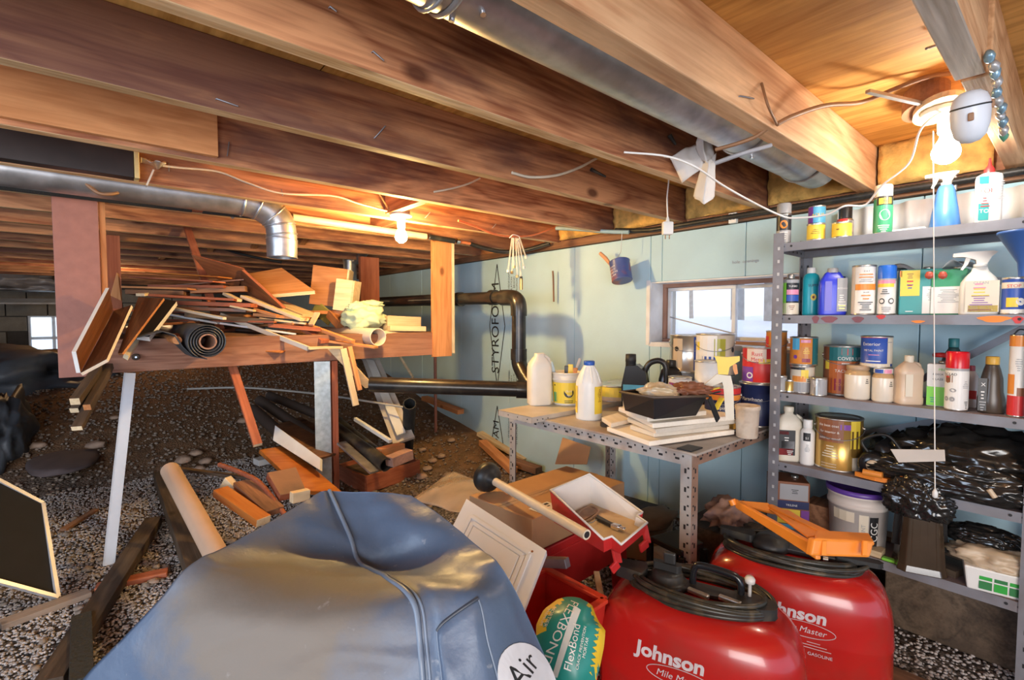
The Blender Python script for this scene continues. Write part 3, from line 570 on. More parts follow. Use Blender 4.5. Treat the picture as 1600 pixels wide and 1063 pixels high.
m = MB(); m.tube([R3 @ Vector((0, .05, .045)), R3 @ Vector((0, .085, .11)), R3 @ Vector((-.01, .11, .15))], [.007, .011, .009], 8); m.build('brush_handle', plain('brush_wood', (.62, .30, .15), .5), t)
m = MB(); m.tube([R3 @ Vector((0, .05, .05)), (0.0, 0.0, .10), (0, -.005, .2)], .0015, 5); m.build('hanging_wire', galv, t)
# little black cable remnant on joist and bent nails
for i, (x, y, Y) in enumerate([(934, 270, 1.262), (1056, 216, .88)]):
    a = PY(x-10, y-5, Y); b = PY(x+12, y+6, Y) if i == 0 else PY(x, y+10, Y-.01)
    o = MB().tube([a, b], [.008, .004], 8).build('rubber_plug', rubber); tag(o, ['black rubber cone pushed on the joist left of the rag', 'black rubber plug on the joist under the round duct'][i], 'plug')
NL = ['bent nail in the brown joist above the scab board', 'nail sticking out just right of the orange scab board', 'nail in the dark joist above the left bulb cable', 'bent nail in the pale joist below the thin brown cable', 'short nail at the top edge beside the duct seam', 'dark nail low on the joist left of the round duct', 'nail in the joist right beside the left bulb', 'nail above the orange cable', 'staple nail beside the silver tape scrap', 'staple nail on the cream cable above the elbow duct']
for (x0, y0, x1, y1, Y) in [(338, 154, 372, 166, 1.265), (358, 222, 355, 244, 1.69), (586, 215, 602, 197, 1.265), (1157, 150, 1178, 154, .505), (516, 10, 526, 18, .88), (583, 80, 600, 95, .88), (665, 340, 672, 332, 2.11), (770, 356, 775, 350, 2.11), (264, 255, 264, 268, 2.11), (440, 296, 442, 306, 2.11)]:
    a = PY(x0, y0, Y); b = PY(x1, y1, Y); o = MB().tube([a+Vector((0, .006, 0)), a, b], .0017, 5).build('nail', steel, None)
    tag(o, NL.pop(0), 'nail', 'bent nails in the joists')
# lag screws and marks are wood grain; thin rod near the top right
cable('thin_rod', [PZ(1447, 76, 1.60), PZ(1465, 70, 1.61)], .003, steel, 'short steel pin in the plywood beside the joist stub', 'pin')
# ------------------------------------------------------------ hanging platform and the scrap pile
t = thing('hanging_platform', 'scrap wood platform hung from the joists on orange and red posts', 'platform', (0, 2.55, .78))
def loc(v): return Vector(v)-Vector((0, 2.55, .78))
a0 = PY(92, 590, 2.525).x; a1 = PY(163, 590, 2.525).x
m = MB(); m.box(((a0+a1)/2, -.02, (1.465+.775)/2-.78), (a1-a0, .02, 1.463-.765)); m.build('red_post', plain('red_painted_board', (.34, .14, .105), .6, var=.08, vs=30, bump=.1), t, .0015)
def tb(name, a, b, w, h, mat, up=(0, 0, 1)): return bar(name, loc(a), loc(b), w, h, mat, t, up)
tb('back_board', ((a1+.012), 2.56, .79), ((a1+.012), 2.56, 1.46), .038, .02, orangew)
tb('front_rail', (a1-.06, 2.555, .845), (1.60, 2.555, .845), .036, .135, railw)
tb('post', (1.60, 2.535, .765), (1.60, 2.535, 1.463), .13, .028, orangew, up=(0, 1, 0))
tb('post', (1.675, 2.55, .78), (1.675, 2.55, 1.463), .03, .05, palew, up=(0, 1, 0))
tb('post', (1.60, 3.56, .80), (1.60, 3.56, 1.463), .15, .038, redw, up=(0, 1, 0))
tb('post', (.05, 3.56, .80), (.05, 3.56, 1.463), .13, .038, redw, up=(0, 1, 0))
tb('back_rail', (-.1, 3.6, .845), (1.66, 3.6, .845), .036, .13, brownw)
for x in (.1, .62, 1.1, 1.58): tb('cross_piece', (x, 2.57, .85), (x, 3.59, .85), .038, .09, brownw)
for k, y in enumerate((2.68, 2.92, 3.16, 3.4)): tb('deck_board', (-.02, y, .904), (1.66, y, .904), .21, .02, brownw)
m = MB(); c = loc(PY(212, 558, 2.53)); m.tube([c, c+Vector((0, -.012, 0))], [.014, .012], 14); m.build('knot_plug', darkw, t); m = MB(); m.tube([c+Vector((0, -.01, 0)), c+Vector((0, -.016, 0))], .004, 8); m.build('bolt_head', chrome, t)
# legs
o = thing('white_support', 'white aluminium channel leaning as a leg under the platform', 'post', PZ(170, 884, 0.0)); lt = PY(203, 583, 2.52)
o.location = (o.location[0], o.location[1], gz(o.location[0], o.location[1])); l0 = Vector(o.location)
wal = plain('white_aluminium', (.62, .66, .72), .4, var=.06)
d = lt-l0; R = frame(d, (1, 0, 0))
m = MB(); m.box(d/2, (d.length, .004, .034), 0, R); m.build('web', wal, o)
for s in (-1, 1): m = MB(); m.box(d/2+R @ Vector((0, -.009, s*.017)), (d.length, .022, .004), 0, R); m.build('flange', wal, o)
o = thing('steel_stud', 'galvanised steel stud standing as a leg under the platform', 'post', (.93, 2.60, 0))
o.location = PY(504, 600, 2.56); o.location.z = gz(o.location.x, o.location.y)-.004; H = .775-o.location.z
zinc = plain('zinc_stud', (.40, .45, .46), .45, .6, var=.2, vs=40)
R3 = Matrix.Rotation(-.35, 3, 'Z')
m = MB(); m.box(R3 @ Vector((0, -.02, H/2)), (.075, .003, H), 0, R3); m.build('web', zinc, o)
for s in (-1, 1): m = MB(); m.box(R3 @ Vector((s*.0375, 0, H/2)), (.003, .04, H), 0, R3); m.build('flange', zinc if s < 0 else plain('rusty_edge', (.42, .25, .18), .6), o)
m = MB(); m.box((0, 0, 0), (H, .04, .03)); q = m.build('wood_core', redw, o, .002); q.matrix_local = Matrix.Translation(R3 @ Vector((.055, .012, H/2))) @ Matrix.Rotation(math.pi/2, 4, 'Y')
# ---- pile
G = 'scrap boards heaped on the hanging platform'
def sb(label, a, b, w, h, mat, up=(0, 0, 1), ends=None, name='scrap_board', cat='board', g=G):
    o = bar(name, P(*a), P(*b), w, h, mat, None, up, ends=ends); return tag(o, label, cat, g)
def sp(label, c, t_, mat, edge=None, name='veneer_sheet', cat='panel', g=G):
    o = plate(name, [P(*q) for q in c], t_, mat, None, edge=edge); return tag(o, label, cat, g)
# left veneered corner mouldings
tA = thing('corner_moulding', 'brown veneered V shaped board with pale edge hanging over left platform end', 'board', P(125, 583, 1.63), group=G); o0 = Vector(tA.location)
def lp(name, c, th, mat, edge, par, base):
    o = plate(name, [P(*q)-base for q in c], th, mat, par, edge=edge); return o
def plate_l(name, c, th, mat, par, edge=None):
    """plate in room coordinates, then parented"""
    o = plate(name, [P(*q) for q in c], th, mat, None, edge=edge); o.parent = par; o.matrix_parent_inverse = Matrix.Translation(-Vector(par.location)); return o
plate_l('left_face', [(120, 550, 1.60), (170, 450, 1.90), (178, 486, 1.94), (125, 583, 1.63)], .012, veneer, tA, whitep)
plate_l('right_face', [(125, 583, 1.63), (178, 486, 1.94), (205, 476, 1.96), (167, 562, 1.68)], .012, veneer, tA, trimw)
tB = thing('corner_moulding', 'brown veneered moulding leaning beside the black trough on the pile', 'board', P(186, 552, 1.80), group=G)
plate_l('left_face', [(184, 552, 1.78), (216, 464, 2.06), (256, 466, 2.06), (191, 552, 1.78)], .010, veneer, tB, orangew)
sp('black curved trough leaning on the left of the pile', [(212, 524, 1.95), (257, 467, 2.25), (276, 471, 2.24), (233, 527, 1.95)], .02, blackm, whitep)
sp('pale cut board end poking from under the brown moulding', [(194, 551, 1.88), (205, 528, 2.0), (218, 531, 2.0), (201, 558, 1.88)], .02, palew)
sp('golden pointed splinter sticking up behind the left moulding', [(172, 462, 2.5), (182, 426, 2.5), (184, 428, 2.5), (189, 470, 2.5)], .01, orangew)
sb('grey painted stick with pale end, uppermost of the four hanging out at left', (117, 628, 1.66), (158, 570, 1.88), .028, .026, darkw, ends=palew)
sb('grey painted stick with pale end, second of four hanging out at left', (116, 642, 1.70), (160, 578, 1.9), .026, .02, darkw, ends=palew)
sb('grey painted stick with orange side hanging out at left', (136, 637, 1.70), (172, 572, 1.92), .022, .024, darkw, ends=orangew)
sb('grey painted stick with pale end, lowest of those hanging out at left', (120, 670, 1.64), (168, 580, 1.9), .030, .018, darkw, ends=palew)
# black vinyl roll
c = P(325, 534, 2.02); t = thing('vinyl_roll', 'black flooring roll with tan cardboard core facing out of the pile', 'roll', c, group=None)
vin = plain('black_vinyl', (.045, .047, .052), .4, dirt=(.12, .12, .13, .5), ds=20)
ax = Vector((-.05, 1, .02)).normalized(); uu = Vector((1, .05, 0)).normalized(); vv = Vector((0, 0, 1))
def spiral(s, e):
    a = s*2*math.pi*3.6+.4; r = .036+.036*s; return uu*math.cos(a)*r+vv*math.sin(a)*r+ax*e
m = MB(); m.grid(lambda u, v: spiral(u, v*.95), 110, 2); m.build('rolled_sheet', vin, t, solid=.0035)
def flap(s, e):
    pts = [(.0, -.075), (-.05, -.062), (-.085, -.02), (-.11, .03), (-.15, .044), (-.2, .03), (-.24, .02)]
    k = min(int(s*(len(pts)-1)), len(pts)-2); f = s*(len(pts)-1)-k; x = pts[k][0]*(1-f)+pts[k+1][0]*f; z = pts[k][1]*(1-f)+pts[k+1][1]*f
    return uu*x+vv*z+ax*(e*.9+.02)
m = MB(); m.grid(flap, 36, 2); m.build('loose_flap', vin, t, solid=.0035)
m = MB(); m.tube([ax*-.002, ax*.9], .033, 24, cap=False); m.tube([ax*.9, ax*-.002], .027, 24, cap=False); m.add([(uu*math.cos(a)+vv*math.sin(a))*r+ax*-.002 for a in [k*math.pi/12 for k in range(24)] for r in (.027, .033)], [(2*k, 2*((k+1) % 24), 2*((k+1) % 24)+1, 2*k+1) for k in range(24)]); m.build('cardboard_core', plain('core_card', (.33, .18, .12), .8), t)
c = P(277, 532, 1.98); o = MB().tube([c, c+ax*.9], .0165, 14).build('round_dowel', [orangew]); tag(o, 'golden round dowel poking from the pile beside the black roll', 'dowel')
# white tube
c = P(591, 527, 2.62); t = thing('white_tube', 'wide white plastic tube lying on the platform with its open end out', 'tube', c)
ax2 = Vector((-.10, 1, .0)).normalized(); tubew = plain('tube_white', (.76, .68, .58), .35, var=.03)
m = MB(); m.tube([(0, 0, 0), ax2*.95], .048, 32, cap=False); m.tube([ax2*.95, (0, 0, 0)], .0445, 32, cap=False); b3 = ax2.orthogonal().normalized(); c3 = ax2.cross(b3)
m.add([(b3*math.cos(a)+c3*math.sin(a))*r for a in [k*math.pi/16 for k in range(32)] for r in (.0445, .048)], [(2*k, 2*k+1, 2*((k+1) % 32)+1, 2*((k+1) % 32)) for k in range(32)]); m.build('tube_wall', tubew, t)
# boards of the heap: (label, a, b, w, h, mat)
L = [
 ('thin orange veneer strip on top of the heap by the red stick', (240, 427, 2.5), (352, 434, 2.45), .10, .006, veneero),
 ('red brown splintered strip, topmost at the left of the heap', (214, 434, 2.45), (343, 441, 2.4), .09, .007, redw),
 ('broken orange strip just below the splintered red strip', (198, 449, 2.4), (300, 452, 2.4), .07, .01, orangew),
 ('dark brown strip lying across the middle of the heap', (275, 447, 2.5), (384, 438, 2.6), .09, .008, veneer),
 ('long pink brown board edge lying across the heap front', (237, 462, 2.28), (368, 469, 2.4), .10, .012, redw),
 ('dark grey strip under the long pink brown board', (235, 455, 2.45), (372, 455, 2.55), .12, .012, darkw),
 ('white edged strip lying over the black trough', (272, 482, 2.3), (351, 498, 2.2), .02, .012, trimw),
 ('pale splintered board end under the red strips', (219, 461, 2.3), (240, 457, 2.4), .04, .014, palew),
 ('long white moulding sloping down to the platform edge', (345, 492, 2.42), (482, 545, 2.36), .014, .022, trimw),
 ('white moulding piece lying along the platform edge', (478, 544, 2.36), (532, 543, 2.5), .05, .012, palew),
 ('pale yellow board sloping right across the heap', (383, 464, 2.55), (476, 500, 2.5), .075, .016, palew),
 ('wide pale yellow board end behind the sloping one', (415, 466, 2.8), (486, 494, 2.7), .13, .016, palew),
 ('thin pale stick in the middle of the heap', (340, 474, 2.4), (398, 486, 2.4), .03, .009, palew),
 ('short orange stick below the thin pale stick', (398, 484, 2.45), (434, 494, 2.45), .03, .014, orangew),
 ('pale straight stick running under the yellow boards', (406, 498, 2.45), (478, 506, 2.5), .03, .010, palew),
 ('grey blue plastic siding strip at the left of the heap', (258, 488, 2.4), (352, 505, 2.4), .14, .01, wal),
 ('grey blue plastic siding strip at the middle of the heap', (345, 505, 2.4), (462, 522, 2.55), .13, .01, wal),
 ('dark board under the siding strips', (330, 518, 2.45), (470, 530, 2.6), .2, .02, darkw),
 ('orange brown strip pointing down right over white tube', (478, 507, 2.6), (552, 534, 2.48), .028, .016, orangew),
 ('dark brown block wedged below the orange strip', (474, 512, 2.6), (508, 534, 2.5), .05, .02, redw),
 ('orange board lying across the platform edge under the tube', (506, 532, 2.55), (588, 543, 2.5), .05, .012, orangew),
 ('pale block tip leaning on the yellow board end', (486, 508, 2.55), (496, 489, 2.6), .03, .012, palew),
 ('thin brown offcut lying under the vinyl roll', (390, 532, 2.5), (500, 540, 2.6), .22, .008, veneero),
 ('flat brown offcut lying beneath the heap at the left', (262, 528, 2.3), (420, 532, 2.5), .3, .012, brownw),
 ('narrow orange lath under the orange panel', (480, 488, 2.9), (546, 489, 2.9), .04, .02, orangew),
 ('small green board standing behind the white tube', (492, 478, 2.95), (517, 500, 2.9), .01, .08, plain('olive_paint', (.35, .33, .08), .6)),
 ('short orange block beside the small green board', (517, 490, 2.9), (533, 508, 2.85), .05, .05, orangew),
 ('brown board lying under the splintered strips at heap left', (203, 457, 2.36), (292, 459, 2.45), .14, .022, brownw),
 ('long red brown board in the upper middle of the heap', (252, 473, 2.42), (402, 478, 2.5), .2, .020, redw),
 ('dark veneered board under the long red brown board', (268, 481, 2.40), (392, 486, 2.5), .2, .018, veneer),
 ('grey brown rounded board lying near the heap top', (302, 455, 2.48), (386, 452, 2.55), .10, .028, brownw),
 ('dark board just above the black vinyl roll', (296, 492, 2.36), (430, 503, 2.5), .2, .022, darkw),
 ('short pale stick end by the brown tilted panel', (352, 459, 2.5), (374, 470, 2.45), .03, .014, palew),
 ('red strip lying just under the grey brown rounded board', (240, 448, 2.46), (356, 449, 2.5), .10, .014, redw),
 ('orange strip along the middle right of the heap', (400, 492, 2.5), (482, 498, 2.55), .10, .016, orangew),
 ('brown strip under the yellow boards at the heap right', (420, 508, 2.5), (500, 515, 2.6), .16, .020, redw),
 ('long dark strip along the top of the front rail', (350, 522, 2.42), (480, 527, 2.6), .18, .016, brownw),
]
for l, a, b, w, h, mt in L: sb(l, a, b, w, h, mt)
sp('large brown veneered panel tilted up over the heap, left face', [(299, 397, 2.45), (381, 421, 2.55), (372, 452, 2.6), (325, 430, 2.5)], .014, veneer, redw)
sp('large brown veneered panel sloping down to the right', [(381, 421, 2.55), (440, 484, 2.5), (415, 477, 2.6), (368, 450, 2.62)], .016, veneer, redw)
sp('square orange fibreboard panel propped up on the heap', [(389, 428, 2.75), (440, 418, 2.85), (492, 455, 2.7), (419, 460, 2.6)], .022, orangew, palew)
sp('orange brown sheet with a bent corner in the heap', [(350, 492, 2.42), (392, 489, 2.55), (412, 505, 2.5), (375, 500, 2.4)], .01, orangew, palew)
sp('thin orange sheet lying out over the platform edge', [(305, 540, 2.25), (400, 527, 2.5), (462, 541, 2.5), (440, 549, 2.35)], .006, orangew, veneero)
sp('square light panel at the bottom right of the heap', [(440, 527, 2.6), (480, 522, 2.8), (532, 540, 2.6), (484, 545, 2.45)], .01, orangew, palew)
# upright drawer blocks behind
for (c, sz, rz, tilt, lb) in ((P(517, 449, 3.0), (.20, .15, .235), -.55, .12, 'tall orange wooden box standing behind the heap'), (P(541, 462, 2.9), (.10, .11, .185), -.75, .14, 'smaller pale box leaning on the tall orange box')):
    t = thing('wooden_box', lb, 'box', c, rz); R = Matrix.Rotation(tilt, 3, 'Y')
    m = MB(); m.box((0, 0, 0), sz, 0, R); m.build('box_body', orangew if sz[0] > .15 else palew, t, .003)
    m = MB(); m.box(R @ Vector((sz[0]/2+.006, 0, .0)), (.012, sz[1]*1.02, sz[2]*1.0), 0, R); m.build('front_panel', palew, t, .002)
# long red stick through the heap
sb('long red brown stick leaning through the heap with pale lower end', (290, 348, 2.78), (403, 696, 2.12), .036, .020, redw, up=(0, 1, 0), ends=palew, g=None)
# hanging sticks at the right end of the rail
sb('pale yellow stick hanging down in front of the steel leg', (536, 545, 2.45), (556, 634, 2.45), .012, .032, palew, up=(1, 0, 0), g=None)
sb('orange edged lath hanging beside the pale yellow stick', (546, 542, 2.47), (562, 610, 2.47), .022, .018, orangew, up=(0, 1, 0), g=None)
sp('pale tapered board slanting down from the platform edge', [(512, 546, 2.5), (530, 544, 2.5), (585, 605, 2.55), (570, 607, 2.55)], .012, palew, g=None)
# wood blocks and paper at the right end
o = sb('pale wood block with a saw cut, resting at the platform right end', (600, 503, 2.9), (652, 505, 3.05), .09, .075, palew, g=None, name='wood_block', cat='block')
sb('lower pale wood block beneath the saw cut block', (604, 513, 2.86), (660, 514, 3.0), .10, .03, palew, g=None, name='wood_block', cat='block')
sp('white paper sheet under the wood blocks at the platform end', [(596, 516, 2.8), (650, 514, 3.2), (664, 521, 3.0), (600, 523, 2.72)], .004, whitep, g=None, name='paper_sheet', cat='paper')
# green cloth
def blob(name, label, cat, c, size, mat, seed=0, amp=.3, fr=3, sub=3, flat=True, group=None, rz=0, sharp=1.0, tip=None):
    bm = bmesh.new(); bmesh.ops.create_icosphere(bm, subdivisions=sub, radius=1)
    for v in bm.verts:
        p = v.co.copy(); n = noise.noise(p*fr+Vector((seed, 0, 0)))+.5*noise.noise(p*fr*2.3+Vector((0, seed, 0)))+.3*abs(noise.noise(p*fr*5+Vector((0, 0, seed))))
        v.co = p*(1+amp*n*sharp)
        if flat and v.co.z < -.55: v.co.z = -.55
        v.co = Vector((v.co.x*size[0], v.co.y*size[1], v.co.z*size[2]))
    me = bpy.data.meshes.new(name); bm.to_mesh(me); bm.free(); me.polygons.foreach_set('use_smooth', [True]*len(me.polygons)); me.materials.append(mat)
    o = link(name, me); o.location = c; o.rotation_euler[2] = rz
    return tag(o, label, cat, group) if label else o
gcl = plain('green_cloth', (.56, .68, .46), .85, var=.06, bump=.3, bs=30)
t = thing('green_cloth', 'crumpled pale green cloth bundle lying behind the white tube', 'cloth', P(568, 494, 2.85))
for nm, c, s, sd in (('bundle', (0, 0, -.005), (.115, .10, .075), 1), ('fold', (.05, .0, .07), (.075, .03, .022), 5), ('fold', (-.045, -.03, .05), (.06, .03, .03), 9)):
    o = blob(nm, None, None, c, s, gcl, sd, .35, 2.6, 4, flat=False); o.parent = t
# extra splinters fill the heap from any side
rr = random.Random(4)
for k in range(10):
    x = rr.uniform(.18, 1.05); y = rr.uniform(2.62, 3.3); z = .925+.018*(k % 6)+rr.uniform(0, .015); a = rr.uniform(-.9, .9)+(math.pi/2 if rr.random() < .35 else 0); Ln = rr.uniform(.25, .6); d = Vector((math.cos(a), math.sin(a), rr.uniform(-.06, .06)))*Ln/2
    o = bar('scrap_board', Vector((x, y, z))-d, Vector((x, y, z))+d, rr.uniform(.03, .12), rr.uniform(.008, .018), rr.choice([brownw, redw, orangew, palew, darkw, veneer]))
    tag(o, 'loose offcut buried inside the heap on the hanging platform', 'board', 'offcuts buried in the heap')
# ------------------------------------------------------------ window
wn = MB(); 
pinkw = plain('window_frame_brown', (.36, .19, .13), .6, var=.15); whf = plain('window_white', (.74, .76, .78), .5, var=.05, dirt=(.45, .42, .4, .6))
yc, zc = (WYa+WYb)/2, (WZa+WZb)/2; wy, wz = WYb-WYa, WZb-WZa
m = MB(); XW = WX+.14
for (c, s_) in (((XW, yc, WZb-.012), (.05, wy, .024)), ((XW, yc, WZa+.010), (.05, wy, .020)), ((XW, WYb-.010, zc), (.05, .020, wz-.046)), ((XW, WYa+.010, zc), (.05, .020, wz-.046))): m.box(c, s_)
win = m.build('window_1', pinkw, kind='structure'); win['label'] = 'small horizontal sliding basement window with a brown wooden frame'
def sash(ya, yb, x):
    m = MB(); za, zb = WZa+.022, WZb-.026; w = .018
    for (c, s_) in (((x, (ya+yb)/2, za+w/2), (.02, yb-ya, w)), ((x, (ya+yb)/2, zb-w/2), (.02, yb-ya, w)), ((x, ya+w/2, (za+zb)/2), (.02, w, zb-za-2*w)), ((x, yb-w/2, (za+zb)/2), (.02, w, zb-za-2*w))): m.box(c, s_)
    o = m.build('sash', whf, win, .002); m = MB(); m.box((x, (ya+yb)/2, (za+zb)/2), (.004, yb-ya-2*w, zb-za-2*w)); m.build('glass_pane', glassm, o)
sash(yc-.012, WYb-.022, XW+.002); sash(WYa+.022, yc+.012, XW+.024)
m = MB(); m.beam((XW-.014, WYb-.04, 1.005), (XW-.014, yc-.01, .925), .004, .006); m.build('latch_rod', steel, win)
m = MB()     # white lining of the recess
for (c, s_) in (((WX+.055, WYb-.003, zc), (.11, .006, wz)), ((WX+.055, WYa+.003, zc), (.11, .006, wz)), ((WX+.055, yc, WZa+.003), (.11, wy-.012, .006)), ((WX+.055, yc, WZb-.003), (.11, wy-.012, .006))): m.box(c, s_)
m.build('reveal_lining', whf, win)
m = MB(); m.box((WX+.118, yc, WZb+.0), (.02, wy, .03)); m.build('lintel', pinkw, win)
m = MB(); m.box((WX-.003, WYb+.008, zc-.0), (.006, .022, wz+.02)); m.build('edge_trim', whf, win); m = MB(); m.box((WX-.003, yc, WZa-.008), (.006, wy, .016)); m.build('edge_trim', whf, win)
# trees outside the window
og = MB(); og.grid(lambda u, v: (WX+.5+14*u, -12+26*v, .86+.2*u+.12*noise.noise(Vector((u*9, v*14, 0)))), 14, 20); og = og.build('snow_ground', plain('snow', (.80, .84, .88), .9, var=.08), kind='structure')
og['label'] = 'pale snowy ground outside the window'
bark = plain('bark', (.30, .28, .26), .9, var=.3); r_ = random.Random(11)
for k in range(26):
    x = WX+r_.uniform(4, 11); y = r_.uniform(-2, 12); h = r_.uniform(3, 6); rr_ = r_.uniform(.05, .14)
    t = thing('bare_tree', 'grey bare tree trunk standing outside beyond the window', 'tree', (x, y, .8), group='bare trees outside the window')
    MB().tube([(0, 0, 0), (r_.uniform(-.1, .1), 0, h*.5), (r_.uniform(-.2, .2), .1, h)], [rr_, rr_*.8, rr_*.3], 8).build('trunk', bark, t)
# ------------------------------------------------------------ steel shelving unit
SX0, SX1, SY0, SY1 = 1.85, 2.13, .052, .722
t = thing('shelving_unit', 'grey enamelled steel shelving unit full of paint tins against the wall', 'shelf', (0, 0, 0))
shelf_unit = t; holem = blackm
def angle_post(x, y, dx, dy, z0, z1):
    m = MB(); m.box((x, y+dy*.017, (z0+z1)/2), (.003, .034, z1-z0)); m.box((x+dx*.017, y, (z0+z1)/2), (.034, .003, z1-z0)); o = m.build('post', shelfm, t)
    h = MB(); n = int((z1-z0)/.045)
    for k in range(n):
        z = z0+.03+k*.045; h.box((x-.0005, y+dy*.018, z), (.0045, .007, .011)); h.box((x+dx*.018, y-.0, z), (.007, .0045, .011))
    h.build('slot_row', plain('pale_hole', (.55, .55, .56), .6) if y > .5 and x < 2 else holem, o, kind='stuff')
for x, dx in ((SX0, 1), (SX1, -1)):
    for y, dy in ((SY1, -1), (SY0, 1)): angle_post(x-.002*dx, y+.002*(-dy), dx, dy, 0, 1.30 if y > .5 else 1.30)
SH = [1.263, 1.009, .733, .483, .240]
paintr = plain('red_paint_smear', (.6, .05, .05), .5); painto = plain('orange_paint_smear', (.85, .25, .03), .5); paintb = plain('maroon_smear', (.22, .08, .10), .5)
for i, z in enumerate(SH):
    m = MB(); xc, yc2 = (SX0+SX1)/2, (SY0+SY1)/2; lx, ly = SX1-SX0, SY1-SY0
    m.box((xc, yc2, z-.001), (lx-.004, ly-.004, .002), 1)
    for s in (0, 1):
        m.box((SX0+.001 if s == 0 else SX1-.001, yc2, z-.014), (.002, ly-.004, .028)); m.box((SX0+.008 if s == 0 else SX1-.008, yc2, z-.0275), (.014, ly-.01, .002))
        m.box((xc, SY0+.003 if s == 0 else SY1-.003, z-.014), (lx-.008, .002, .028))
    o = m.build('shelf', [shelfm, plain('shelf_top_rusty', (.20, .15, .15), .6, dirt=(.22, .09, .05, .6), ds=6)], t)
    m = MB()
    for y in (SY1-.03, SY1-.055, SY0+.03, SY0+.055): m.tube([(SX0-.0015, y, z-.012), (SX0+.001, y, z-.012)], .004, 8)
    for y in (SY1-.0055,):
        for k in range(6): m.tube([(SX0+.04+k*.04, y, z-.014), (SX0+.04+k*.04, y+.001, z-.014)], .004, 8)
    m.build('bolt_hole', holem, o, kind='stuff')
    if i == 1:
        for (y, w, h, mt, dz) in ((.545, .045, .022, paintb, -.014), (.585, .02, .026, paintb, -.014), (.465, .03, .02, paintb, -.014), (.405, .022, .014, paintr, -.006), (.315, .03, .008, painto, -.020), (.155, .062, .018, painto, -.012), (.11, .02, .02, paintr, -.014)):
            m = MB(); pts = [(y+w/2*math.cos(a)*(1+.25*math.sin(3*a)), z+dz+h/2*math.sin(a)) for a in [k*math.pi/8 for k in range(16)]]
            m.M = Matrix(((0, 0, 1, SX0-.0012), (1, 0, 0, 0), (0, 1, 0, 0), (0, 0, 0, 1))); m.prism(pts, 0, .001); m.build('paint_smear', mt, o)
for (ya, za, yb, zb) in ((SY1-.03, .50, SY0+.05, .735), (SY1-.30, .735, SY0+.02, 1.0), (SY1-.05, .26, SY1-.30, .47)):
    m = MB(); m.beam((SX1+.004, SY1-(SY1-ya), za), (SX1+.004, yb, zb), .022, .003, up=(1, 0, 0)); m.build('cross_brace', shelfm, t)
# blurred post at the very right of the frame: the unit's right front post carries a brown board
m = MB(); m.box((SX0-.018, SY0-.035, .62), (.03, .05, 1.24)); m.build('side_board', plain('mauve_brown_board', (.20, .12, .11), .6), t, .003)
# ------------------------------------------------------------ container builders
def C(name, rgb, rough=.4, **k): return plain(name, rgb, rough, var=k.pop('var', .05), **k)
K = dict(white=C('lbl_white', (.82, .80, .76)), cream=C('lbl_cream', (.74, .66, .52)), black=C('lbl_black', (.02, .02, .022)), red=C('lbl_red', (.62, .03, .03)), orange=C('lbl_orange', (.75, .26, .04)), yellow=C('lbl_yellow', (.85, .62, .06)), green=C('lbl_green', (.05, .33, .16)), lime=C('lbl_lime', (.25, .72, .08)), teal=C('lbl_teal', (.03, .30, .30)), blue=C('lbl_blue', (.03, .09, .42)), lblue=C('lbl_lightblue', (.10, .42, .66)), purple=C('lbl_purple', (.22, .06, .34)), pink=C('lbl_pink', (.75, .28, .42)), grey=C('lbl_grey', (.35, .35, .36)), brown=C('lbl_brown', (.25, .09, .04)), gold=C('lbl_gold', (.62, .38, .10), .25, metal=.6), amber=C('lbl_amber', (.60, .22, .04)), navy=C('lbl_navy', (.015, .025, .10)), tan=C('lbl_tan', (.55, .42, .28)), dteal=C('lbl_darkteal', (.02, .15, .16)), silver=tinm, maroon=C('lbl_maroon', (.30, .03, .06)))
def spot(px, X, zb, yaw=0):
    p = PX(px, 500, X); p.z = zb; d = (p-EYE).dot(FW); th = math.atan((px-CX)/FPX)
    return p, math.atan2(-p.y, -p.x)+yaw, d, d*math.cos(th)/FPX, d/FPX
def deco(t, rf, bands=(), prints=(), H=1, flat=None):
    """labels: bands (mat, f0, f1, a0, a1), prints (text, size, f, angle, mat); small rows of type when the text is '='"""
    for (mt, f0, f1, a0, a1) in bands:
        m = MB()
        if flat: m.box((flat, (a0+a1)/2, (f0+f1)/2*H), (.0016, abs(a1-a0), (f1-f0)*H))
        else: m.patch(rf(f0), a0, a1, f0*H, f1*H, r1=rf(f1), t=.0009)
        m.build('label', K[mt] if isinstance(mt, str) else mt, t)
    for (tx, sz, f, a, mt) in prints:
        m = MB()
        if tx.startswith('='):      # rows of unreadable small print
            n, wd = [float(q) for q in tx[1:].split(',')]
            for k in range(int(n)):
                w = wd*(.7+.3*math.sin(k*7.3+f*9)); z = f*H-k*sz*1.5
                if flat: m.box((flat+.0012, a+(w-wd)/2*.3, z), (.0006, w, sz*.55))
                else: r = rf(f)+.0013; m.patch(r, a-w/2/r, a+w/2/r, z, z+sz*.55, t=.0005)
        elif tx.startswith('o'):    # picture ellipse
            w = sz; hgt = float(tx[1:])
            pts = [(math.cos(q)*w/2, math.sin(q)*hgt/2) for q in [k*math.pi/8 for k in range(16)]]
            r = (flat or rf(f))+.0014
            if flat: m.add([(r, a+x, f*H+z) for x, z in pts], [tuple(range(16))])
            else: m.add([(r*math.cos(a+x/r), r*math.sin(a+x/r), f*H+z) for x, z in pts], [tuple(range(16))])
        else:
            if flat: m.text(tx, sz, lambda u, v: (flat+.0012, a+u, f*H+v))
            else: r = rf(f)+.0016; m.text(tx, sz, lambda u, v: (r*math.cos(a+u/r), r*math.sin(a+u/r), f*H+v))
        m.build('lettering' if not tx.startswith('o') else 'label_picture', K[mt] if isinstance(mt, str) else mt, t)
